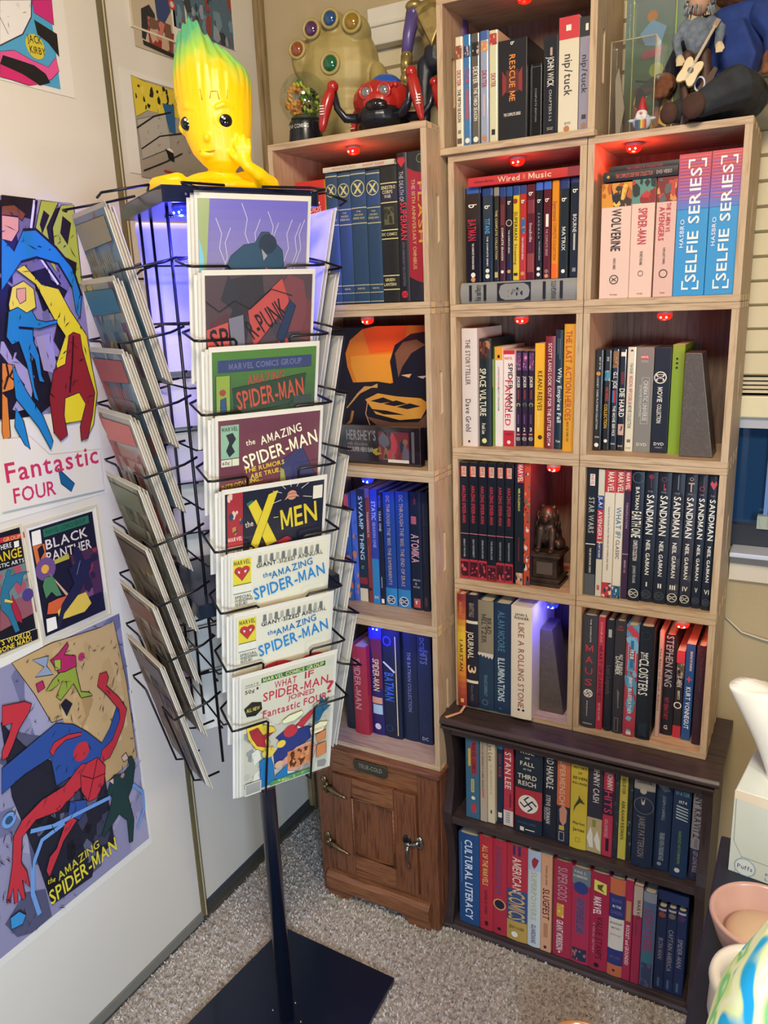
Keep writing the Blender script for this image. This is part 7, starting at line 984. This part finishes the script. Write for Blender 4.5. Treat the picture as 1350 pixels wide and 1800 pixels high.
q=MB(); q.ell((0,0,.088),(.0515,.0515,.0515),n=32,m=20); q.build('glass_ball',globe_glass,g,True)
q=MB(); q.ell((0,0,.05),(.03,.03,.008)); q.build('inner_mound',ink('3c4230',.6),g,True)
for nm_,cols,c0,rad,cnt_ in (('orange_flowers',['d88a18','e0a428','c87414'],(-.015,-.010,.085),(.021,.018,.024),90),('green_flowers',['3c6a28','a0a838','2c4a20'],(.019,-.008,.078),(.018,.018,.024),80),('yellow_leaves',['c8b830','4a6a38'],(-.006,-.006,.112),(.012,.01,.010),22)):
    q=MB(); rnd=random.Random(len(nm_))
    for i in range(cnt_):
        a,bb_=rnd.uniform(0,2*PI),rnd.uniform(-1.4,1.4); x,y,z=c0[0]+rad[0]*math.cos(a)*math.cos(bb_),c0[1]+rad[1]*math.sin(a)*math.cos(bb_),c0[2]+rad[2]*math.sin(bb_)
        q.ell((x,y,z),(rnd.uniform(.004,.0075),.003,rnd.uniform(.003,.0065)),(rnd.uniform(0,90),rnd.uniform(0,90),0),7,5,ink(rnd.choice(cols),.5))
    q.build(nm_,None,g,True)
print_on(g,[('t','NEW COMICS',.5,.5,.9,.7,'b8b8b0','h')],.056,.011,surf=lambda u:.0362-math.sqrt(max(.0362**2-((u-.5)*.056)**2,0))-.0362,y0=-.0004,xo=-.028,zo=.025,tname='base_lettering',flat=False)
# robot crab
rb_=thing('robot_toy','red and black spider legged robot toy with blue cap and grey lens eyes','toy',(-.000,.0,1.8573),R(14))
red=ink('a8211c',.28,0,0,.5)
q=MB(); q.ell((0,0,.062),(.062,.052,.044)); q.ell((0,-.03,.055),(.04,.03,.03)); q.build('head_shell',red,rb_,remesh=.002)
q=MB(); q.ell((0.008,-.002,.082),(.037,.036,.030),n=24,m=14); q.build('blue_cap',ink('1c4fa8',.3,0,0,.4),rb_,True)
q=MB(); q.ell((0,-.026,.028),(.046,.040,.030)); q.ell((0,.01,.02),(.055,.045,.02)); q.build('lower_body',ink('14161e',.3),rb_,remesh=.002)
for ex in (-.020,.016):
    q=MB(); q.tube([(ex+.0125*math.cos(2*PI*i/20),-.052,.071+.0125*math.sin(2*PI*i/20)) for i in range(20)],.0035,8,closed=True); q.build('eye_ring',red,rb_,True)
    q=MB(); q.ell((ex,-.051,.071),(.0108,.006,.0108),n=20,m=10); q.build('eye_lens',ink('8c8a84',.15,.5),rb_,True)
q=MB(); q.ell((.002,-.060,.044),(.023,.010,.012),n=20,m=10); q.build('mouth_visor',ink('20181a',.15),rb_,True)
q=MB(); q.ell((.002,-.069,.045),(.005,.003,.005)); q.build('camera_lens',ink('0c0810',.05,0,0,1),rb_,True)
q=MB(); q.ell((.036,-.036,.083),(.006,.005,.006)); q.ell((.03,-.045,.08),(.004,.004,.004)); q.build('sensor_knob',red,rb_,True)
def leg(pts,rad,dark=True):
    L_=thing('x','','x'); L_.name='leg'; del L_['label']; del L_['category']; L_.parent=rb_
    q=MB(); q.tube(pts[1:],rad,12); q.ell(pts[1],(rad[0],)*3); q.build('leg_shell',red,L_,True,sub=1)
    q=MB(); q.tube([(0+pts[1][0]*.3,pts[1][1]*.3,.03),(pts[1][0]*.75,pts[1][1],.03),(pts[1][0]*.92,pts[1][1],.05),pts[1]],[.010,.009,.007,.006],8); q.build('joint_arm',ink('1a1c26',.25),L_,True)
    q=MB()
    for k_ in range(4):
        m=pts[-2]; q.box(m[0]-.004,m[0]+.005,m[1]-rad[-2]-.0008,m[1]-rad[-2]+.001,m[2]+.004+.005*k_-.0012,m[2]+.004+.005*k_+.0008)
    q.build('white_mark',ink('d8d0c8',.4),L_)
leg([0,(-.092,-.040,.090),(-.104,-.046,.062),(-.112,-.048,.034),(-.118,-.048,.004)],[.012,.0135,.011,.007])
leg([0,(-.058,.022,.06),(-.07,.03,.04),(-.074,.034,.02),(-.07,.036,.003)],[.008,.009,.008,.005])
leg([0,(.072,-.050,.098),(.080,-.056,.066),(.088,-.058,.034),(.094,-.058,.004)],[.012,.0135,.010,.005])
leg([0,(.108,.000,.088),(.118,-.004,.060),(.126,-.004,.034),(.129,-.004,.004)],[.010,.0125,.011,.008])
# armoured figure
fg=thing('armoured_figure','tall action figure in gold armour with purple arms behind red robot toy','figure',(.078,.095,1.8573),R(8))
pur=ink('5d4f86',.35,.2); ga=noisy('gold_armour',['8a7644','a8935a','7a6638'],40,.35,metal=.6); dk=ink('1e222c',.45)
def figurine(mb,parts):
    for pts,rad in parts: mb.limb(pts,rad)
q=MB(); figurine(q,[([(-.022,0,.14),(-.026,-.002,.085),(-.027,.0,.02)],[.019,.015,.011]),([(.022,0,.14),(.026,-.002,.085),(.027,.0,.02)],[.019,.015,.011]),([(0,0,.145),(0,0,.17)],[.026,.024])]); 
for s_ in (-1,1): q.ell((s_*.028,-.010,.008),(.011,.022,.008))
q.build('legs',dk,fg,remesh=.0025)
q=MB(); q.ell((0,0,.218),(.040,.026,.036)); q.ell((0,-.002,.18),(.028,.022,.026)); q.limb([(-.038,0,.243),(0,0,.252),(.038,0,.243)],[.013,.014,.013]); q.ell((0,.0,.262),(.016,.014,.012)); q.prism([(-.03,.225),(0,.165),(.03,.225),(0,.24)],-.03,-.015,'y')
q.build('breastplate',ga,fg,remesh=.0022)
for s_ in (-1,1):
    q=MB(); q.limb([(s_*.046,0,.24),(s_*.057,-.002,.20),(s_*.060,-.010,.165)],[.016,.013,.011]); q.build('upper_arm',pur,fg,True)
    q=MB(); q.limb([(s_*.060,-.010,.160),(s_*.061,-.018,.13)],[.0125,.010]); q.ell((s_*.061,-.022,.115),(.010,.009,.013)); 
    for f_ in range(4): q.limb([(s_*.061-.006+.004*f_,-.026,.108),(s_*.061-.006+.004*f_,-.028,.099)],[.0026,.002],n=6)
    q.build('gauntlet_forearm',ga,fg,True)
    q=MB(); q.ell((s_*.044,0,.252),(.019,.018,.012)); q.build('shoulder_plate',ga,fg,True)
q=MB(); q.ell((0,-.002,.296),(.018,.020,.024)); q.ell((0,-.014,.284),(.011,.010,.009)); q.ell((0,-.023,.294),(.003,.004,.005)); q.build('head',pur,fg,remesh=.0018)
q=MB(); q.ell((-.007,-.0215,.299),(.0025,.0015,.0018)); q.ell((.007,-.0215,.299),(.0025,.0015,.0018)); q.build('eyes',ink('d8d8d8',.2),fg,True)
q=MB(); q.ell((0,.003,.308),(.0195,.02,.016)); q.build('helmet',ga,fg,True)
# ------------------------------------------------------------------ things on top of the right column
zt=1.8023
pk=thing('carded_toy','tall green card blister pack with painted creature art, on right column','package',(.462,.10,zt),R(-3))
q=MB(); q.box(0,.105,0,.0015,0,.255,ink('5c6f68',.4)); q.build('backing_card',None,pk,bev=.0005)
print_on(pk,[('g',0,1,'6a7c80 5f7a70 4c6a4c 4a5030 5a4030'),('o2',.12,.05,.86,.97,.02,'a8b84c'),('c',.45,.2,.09,'a8743a'),('p',[(.25,.3),(.45,.22),(.7,.28),(.6,.4),(.35,.38)],'6a94b0'),('p',[(.3,.42),(.65,.4),(.62,.46),(.3,.47)],'9a4a5c'),('c',.55,.55,.12,'8a9a2c'),('l',[(.2,.6),(.4,.62),(.6,.58),(.85,.64)],.03,'1a1f1c'),('p',[(.2,.66),(.5,.6),(.9,.68),(.8,.8),(.3,.78)],'2a3a28'),('a',.18,.66,.84,.94,'5a3a28 3a5a30 8a4a30 c8a040 2a2a20',22)],.105,.255,seed=3)
q=MB(); q.box(.012,.093,-.026,-.0006,.012,.235); q.build('clear_blister',clear,pk,bev=.004)
cb=thing('clear_case','clear plastic collector case standing in front of the green carded toy','case',(.453,.028,zt),R(0))
q=MB(); 
for (a,b1,c1,d1,e1,f1) in ((0,.078,0,.001,0,.155),(0,.001,0,.045,0,.155),(.077,.078,0,.045,0,.155),(0,.078,.0,.045,.154,.155),(0,.078,0,.045,0,.001)): q.box(a,b1,c1,d1,e1,f1)
q.build('case_walls',clear,cb)
q=MB(); 
for x in (0.0005,.0775):
    q.tube([(x,0,0),(x,0,.155)],.0011,5)
q.tube([(0,0,.1545),(.078,0,.1545)],.0011,5); q.build('case_edges',ink('b8a888',.2),cb,True)
q=MB(); q.prism([(.006,0),(.012,.0),(.02,.05),(.008,.12),(.002,.10)],.03,.034,'y'); q.build('side_card',ink('9a8c70',.5),cb)
gn=thing('gnome_figure','tiny white bearded gnome with red pointed hat and rainbow front','figure',(.515,.012,zt),0)
q=MB(); q.ell((0,0,.014),(.016,.011,.015)); q.ell((-.018,0,.018),(.006,.004,.003)); q.ell((.018,0,.018),(.006,.004,.003)); q.build('gnome_body',ink('b8c4cc',.5),gn,True)
q=MB(); q.lathe([(.009,.03),(.0085,.034),(.004,.05),(.001,.056)],14); q.build('pointed_hat',ink('a82830',.5),gn,True)
q=MB(); q.ell((0,-.005,.026),(.010,.006,.008)); q.ell((-.005,-.009,.022),(.005,.003,.006)); q.ell((.005,-.009,.022),(.005,.003,.006)); q.build('beard',ink('d8d4cc',.8),gn,True)
q=MB(); q.ell((0,-.012,.027),(.0025,.0025,.0022)); q.build('nose',ink('c88078',.5),gn,True)
q=MB()
for k_,hx in enumerate(['4a2a6a','1a3a6a','2a6a3a','c8b030','c87020','a82828']): q.box(-.010+.0033*k_,-.0068+.0033*k_,-.0125,-.010,.002,.016,ink(hx,.5))
q.build('rainbow_tiles',None,gn)
# seated plush doll
fur=noisy('brown_fur',['5a3622','7a4c30','8a5c3c'],60,.9,bump=.8,bscale=120); cloth_b=noisy('blue_felt',['1c2f6a','24418a'],30,.85,bump=.3,bscale=120); cloth_g=noisy('charcoal_twill',['23262b','30343a'],50,.85,bump=.3,bscale=150); blk=noisy('black_jacket_sleeve',['0f1424','181f38'],30,.8)
pl=thing('plush_doll','seated plush doll in blue jacket and charcoal trousers with brown paws','plush toy',(.650,.085,zt),R(-20))
q=MB(); q.ell((0,.01,.045),(.062,.05,.045)); q.limb([(.022,-.01,.05),(.035,-.055,.050),(.002,-.100,.026)],[.040,.036,.022]); q.limb([(-.022,-.0,.045),(-.03,-.05,.036),(-.050,-.088,.024)],[.034,.028,.019]); q.build('trousers',cloth_g,pl,remesh=.003)
q=MB(); q.ell((-.004,-.118,.022),(.021,.012,.021)); q.build('foot_pad',noisy('dark_sole',['3a261c','503428'],40,.9),pl,True)
q=MB(); q.ell((-.056,-.104,.021),(.017,.011,.018)); q.build('foot_pad',MC['dark_sole'],pl,True)
q=MB(); q.ell((0,.012,.125),(.056,.045,.06)); q.ell((0,.01,.17),(.055,.035,.03)); q.prism([(-.05,.07),(-.01,.055),(.0,.09),(.045,.052),(.058,.10),(.03,.16),(-.04,.16)],-.038,-.01,'y'); q.build('jacket',cloth_b,pl,remesh=.003)
q=MB(); q.box(-.030,.022,-.034,-.012,.072,.084,ink('3f8a3c',.8)); q.box(-.030,.022,-.034,-.012,.064,.072,ink('c8b83c',.8)); q.box(-.03,.022,-.035,-.012,.068,.071,ink('8a2a2a',.8)); q.build('striped_waistband',None,pl,bev=.002)
q=MB(); q.limb([(-.05,.0,.165),(-.085,-.014,.13),(-.098,-.030,.100)],[.026,.024,.018]); q.build('sleeve',blk,pl,remesh=.003)
q=MB(); q.limb([(.05,.0,.165),(.078,-.01,.13),(.082,-.02,.105)],[.026,.022,.018]); q.build('sleeve',cloth_b,pl,remesh=.003)
for s_,(x,y,z) in ((0,(-.103,-.04,.084)),(1,(.085,-.024,.088))):
    q=MB(); q.ell((x,y,z),(.021,.016,.022)); 
    for f_ in range(3): q.limb([(x-.01+.009*f_,y-.01,z-.008),(x-.011+.010*f_,y-.014,z-.02)],[.0075,.006],n=8)
    q.limb([(x+.014,y-.008,z+.004),(x+.019,y-.013,z-.008)],[.006,.005],n=8); q.build('paw',fur,pl,remesh=.0028)
q=MB(); q.ell((0,.0,.235),(.05,.045,.048)); q.ell((0,-.04,.22),(.024,.018,.018)); q.ell((-.04,.0,.27),(.016,.01,.018)); q.ell((.04,.0,.27),(.016,.01,.018)); q.build('head',fur,pl,remesh=.003)
q=MB(); q.ell((-.018,-.042,.245),(.005,.003,.005)); q.ell((.018,-.042,.245),(.005,.003,.005)); q.ell((0,-.058,.224),(.007,.004,.005)); q.build('eyes_and_nose',ink('101010',.15),pl,True)
# small grey doll with guitar leaning on the plush
dl=thing('musician_doll','small grey haired doll with wooden guitar propped against the plush','doll',(.600,.018,zt+.062),R(4))
q=MB(); q.limb([(-.014,0,.045),(-.016,-.002,.01),(-.013,-.004,-.035)],[.012,.010,.007]); q.limb([(.012,0,.045),(.016,-.002,.01),(.017,-.004,-.025)],[.012,.010,.008]); q.build('brown_trousers',noisy('brown_leather',['3a2418','523424'],40,.6),dl,remesh=.002)
q=MB(); q.ell((0,0,.075),(.022,.015,.03)); q.limb([(-.02,0,.095),(-.034,-.004,.07),(-.026,-.014,.045)],[.009,.008,.006]); q.limb([(.02,0,.095),(.036,-.004,.08),(.034,-.012,.055)],[.009,.009,.007]); q.build('grey_coat',noisy('grey_wool',['55606c','7a8490'],80,.95,bump=.9,bscale=200),dl,remesh=.002)
q=MB(); q.ell((0,-.002,.125),(.018,.017,.02)); q.build('head',ink('b89078',.6),dl,True)
q=MB(); q.ell((-.0065,-.018,.128),(.0018,.001,.0018)); q.ell((.0065,-.018,.128),(.0018,.001,.0018)); q.build('eyes',ink('14120f',.2),dl,True)
q=MB(); rnd=random.Random(9)
for i in range(120):
    a=rnd.uniform(0,2*PI); z=rnd.uniform(.11,.148); rr=.019*math.sqrt(max(.05,1-((z-.125)/.028)**2))
    if math.sin(a)<-.55 and z<.138 and z>.118: continue
    x,y=rr*math.cos(a),rr*math.sin(a)*.95; q.tube([(x,y,z),(x*1.25,y*1.25,z+.002),(x*1.35,y*1.35,z-.008)],[.0018,.0016,.0006],4)
q.build('shaggy_hair',ink('8a9098',.95),dl,True)
q=MB(); 
for (x,y,z) in ((-.025,-.02,.038),(.036,-.018,.05)): q.ell((x,y,z),(.007,.006,.008)); [q.limb([(x-.004+.003*f_,y-.004,z-.004),(x-.004+.003*f_,y-.006,z-.010)],[.0019,.0016],n=6) for f_ in range(4)]; q.limb([(x+.006,y-.003,z),(x+.008,y-.005,z-.005)],[.0019,.0016],n=6)
q.build('hand',ink('c8b48c',.6),dl,remesh=.0012)
gt=thing('toy_guitar','small tan toy guitar held by the grey doll','guitar',(.594,-.005,zt+.078),R(4)); gt.rotation_euler=(R(-8),R(28),R(4))
q=MB(); pts=[]
for i in range(28):
    a=2*PI*i/28; rr=.019+.003*math.cos(2*a)*1-.0042*(math.cos(4*a)); pts.append((rr*.82*math.cos(a),rr*1.25*math.sin(a)))
q.prism(pts,-.004,.004,'y'); q.build('guitar_body',ink('b8a06c',.35),gt,bev=.001)
q=MB(); q.box(-.0025,.0025,-.0055,-.003,.014,.075); q.box(-.004,.004,-.006,-.002,.072,.086); q.build('guitar_neck',ink('7a5c38',.4),gt)
q=MB(); q.lathe([(.001,0),(.005,0),(.005,.0006)],16); q.xf(Matrix.Translation((0,-.0042,.002))@Matrix.Rotation(PI/2,4,'X')); q.build('sound_hole',ink('2a1c10',.5),gt)
q=MB(); [q.box(-.0015+.0012*k_,-.0011+.0012*k_,-.0062,-.0058,-.012,.075) for k_ in range(3)]; q.build('strings',ink('d0c8b0',.3),gt)
br=thing('brown_strap_pouch','brown leather strap pouch with white ring hanging on the plush','pouch',(.603,.012,zt+.03),0)
q=MB(); q.prism([(-.02,0),(.028,.055),(.034,.05),(.012,-.004),(-.024,-.038)],-.004,.004,'y'); q.build('leather_flap',MC['brown_leather'],br,bev=.001)
q=MB(); q.tube([(.006+.008*math.cos(2*PI*i/18),-.0055,.030+.011*math.sin(2*PI*i/18)) for i in range(18)],.0017,6,closed=True); q.build('white_ring',ink('c8ccd8',.3),br,True)
# ------------------------------------------------------------------ right hand side: dark side table, tissue box, bowls, cloth
tb=thing('side_table','dark side table at right edge carrying tissue box and bowls','table',(.765,-1.12,0),0)
q=MB(); q.box(0,.42,0,.68,.715,.735); q.build('table_top',ink('141b2c',.45),tb,bev=.003)
q=MB(); q.box(.02,.40,.02,.66,.64,.715); q.build('table_apron',ink('111828',.5),tb)
for a,c in ((.03,.03),(.36,.03),(.03,.62),(.36,.62)):
    q=MB(); q.prism([(a,c),(a+.03,c),(a+.03,c+.03),(a,c+.03)],0,.64); q.build('leg',ink('111828',.5),tb,bev=.002)
tz=thing('tissue_box','tall white and mint tissue box with blue oval emblem and pulled tissue','tissue box',(.782,-.515,.7354),R(-8))
q=MB(); bw=.13; bh=.128; q.box(0,bw,0,.12,0,bh); q.build('carton',noisy('mint_paper',['c2ccc6','d6dcd4'],18,.6),tz,bev=.002)
print_on(tz,[('r',0,0,1,1,'cbd3cd'),('p',[(0,0),(1,0),(1,.18),(.1,.1),(0,.1)],'e0d4c0'),('l',[(.02,.1),(.03,.62),(.12,.78),(1,.8)],.008,'8c9896'),('l',[(.12,.78),(.06,1)],.008,'9aa6a4'),('a2',) if False else ('c',.16,.9,.11,'8fb0c4'),('c',.16,.9,.095,'d4dcdc'),('t','Puffs',.16,.9,.15,.05,'3c5a8c','h'),('t','Plus',.43,.895,.14,.032,'6a84a8','h'),('t','Lotion',.45,.955,.18,.032,'6a84a8','h')],bw,bh,y0=-.0004,name='carton_print',tname='carton_lettering')
q=MB(); q.lathe([(.03,bh),(.034,bh+.001),(.034,bh+.0015),(.03,bh+.0015)],24,(.06,.06,0),sy=.6,close=False); q.build('opening_rim',ink('e0d8c8',.5),tz)
# tissue: folded cloth surface with thickness
q=MB(); nu,nv=26,16; vs=[]
for j in range(nv+1):
    v=j/nv
    for i in range(nu):
        a=2*PI*i/nu; rx=.030+.055*v**1.2+.004*math.sin(a*5+v*3)*v; ry=.012+.012*v+.004*math.sin(a*4+v*5)*v
        x=.060+rx*math.cos(a)-.008*v; y=.058+ry*math.sin(a)+.012*math.sin(3*math.cos(a)+2*v)*v; z=bh-.008+.135*v-.012*math.cos(a)*v+.006*math.sin(a*3)*v*v
        vs.append((x,y,z))
q.add(vs,[(j*nu+i,j*nu+(i+1)%nu,(j+1)*nu+(i+1)%nu,(j+1)*nu+i) for j in range(nv) for i in range(nu)]+[tuple(range(nv*nu,nv*nu+nu))])
q.build('pulled_tissue',ink('dedace',.8),tz,True,sub=1)
def bowl(name,lab,cat,loc,rad,h,hx,thick=.006,inner=None,cont=None,rough=.35):
    t=thing(name,lab,cat,loc,0)
    prof=[(.001,0),(rad*.55,0),(rad*.62,.004),(rad*.82,h*.45),(rad,h*.96),(rad,h),(rad-thick*.5,h+.002),(rad-thick,h-.001),(rad*.8-thick,h*.45),(rad*.55-thick,.012),(.001,.010)]
    q=MB(); q.lathe(prof,40,close=False); q.build('bowl_wall',ink(hx,rough,0,0,.2),t,True)
    if cont:
        q=MB(); q.ell((0.0,0,.0),(rad*.66,rad*.66,h*.3),n=28,m=12); q.xf(Matrix.Translation((0,0,h*.52))); q.build(cont[0],ink(cont[1],.5),t,True)
    return t
bowl('pink_bowl','pale pink ceramic bowl holding a beige disc, in front of tissue box','bowl',(.829,-.665,.7354),.058,.062,'b48e86',.006,cont=('beige_soap','b89c80'))
wb=thing('white_mug','white mug with thick rounded rim standing open below the pink bowl','mug',(.836,-.790,.7354),0)
q=MB(); q.lathe([(.001,0),(.036,0),(.045,.008),(.051,.035),(.050,.066),(.052,.078),(.0505,.084),(.046,.0855),(.041,.082),(.0395,.07),(.040,.035),(.034,.012),(.001,.009)],40,close=False); q.build('mug_wall',ink('c9c2b8',.35,0,0,.2),wb,True)
q=MB(); q.lathe([(.001,.030),(.039,.030),(.039,.031),(.001,.031)],30); q.build('dark_drink',ink('1c2638',.1),wb,True)
fb=bowl('tan_bowl','glossy tan orange bowl on the carpet at bottom edge','bowl',(.545,-.335,.004),.082,.085,'c88a48',.007,cont=None,rough=.25)
def tie_dye():
    m=bpy.data.materials.new('tie_dye_cloth'); t,b=nt(m); L=t.links.new
    tc=nd(t,'ShaderNodeTexCoord'); mp=nd(t,'ShaderNodeMapping'); mp.inputs['Scale'].default_value=(1,1,.45); v=nd(t,'ShaderNodeTexNoise'); v.inputs['Scale'].default_value=26; v.inputs['Detail'].default_value=1.2; v.inputs['Distortion'].default_value=.7
    cr=nd(t,'ShaderNodeValToRGB'); e=cr.color_ramp.elements; cr.color_ramp.interpolation='LINEAR'
    e[0].position=.0; e[0].color=(*lin('0c9fe0'),1); e[1].position=1; e[1].color=(*lin('2fb8e8'),1)
    for p_,c in ((.40,'14a8e4'),(.43,'e6f2b0'),(.49,'f0f4d8'),(.53,'d4ec98'),(.565,'7fcf84'),(.60,'8fd894'),(.62,'dff0c0'),(.65,'18b0ea')): q=e.new(p_); q.color=(*lin(c),1)
    L(tc.outputs['Object'],mp.inputs[0]); L(mp.outputs[0],v.inputs['Vector']); L(v.outputs[0],cr.inputs[0]); L(cr.outputs[0],b.inputs['Base Color']); b.inputs['Roughness'].default_value=.9; return m
cl=thing('tie_dye_cloth','bright cyan lime and white tie dye cloth heaped at lower right corner','cloth',(.922,-1.0,.7354),0)
q=MB(); nu,nv=60,26; vs=[]
for j in range(nv+1):
    v=j/nv
    for i in range(nu):
        a=2*PI*i/nu; hh=.40*v
        pr_=[(0,.15),(.1,.148),(.2,.130),(.3,.098),(.36,.074),(.39,.045),(.4001,.0)]
        for (h0,r0),(h1,r1) in zip(pr_,pr_[1:]):
            if h0<=hh<=h1: r_=r0+(r1-r0)*(hh-h0)/(h1-h0); break
        rr=r_+(.009*math.sin(a*5+v*4)+.005*math.sin(a*9-v*7+1))*min(1,r_/.08)
        vs.append((rr*math.cos(a),rr*math.sin(a),hh+.001))
q.add(vs,[(j*nu+i,j*nu+(i+1)%nu,(j+1)*nu+(i+1)%nu,(j+1)*nu+i) for j in range(nv) for i in range(nu)]+[tuple(range(nu-1,-1,-1))])
q.build('draped_fabric',tie_dye(),cl,True,sub=1)
pc=thing('pink_bottle','dark pink bottle cut by the right edge, behind the tissue box','bottle',(.872,-.475,.7354),0)
q=MB(); q.lathe([(.001,0),(.028,0),(.031,.004),(.031,.20),(.028,.225),(.016,.245),(.013,.25)],28); q.build('bottle_body',ink('6e2440',.3,0,0,.4),pc,True)
q=MB(); q.lathe([(.014,.25),(.016,.252),(.016,.285),(.012,.29),(.001,.29)],24); q.build('bottle_cap',ink('c86a8c',.4),pc,True)
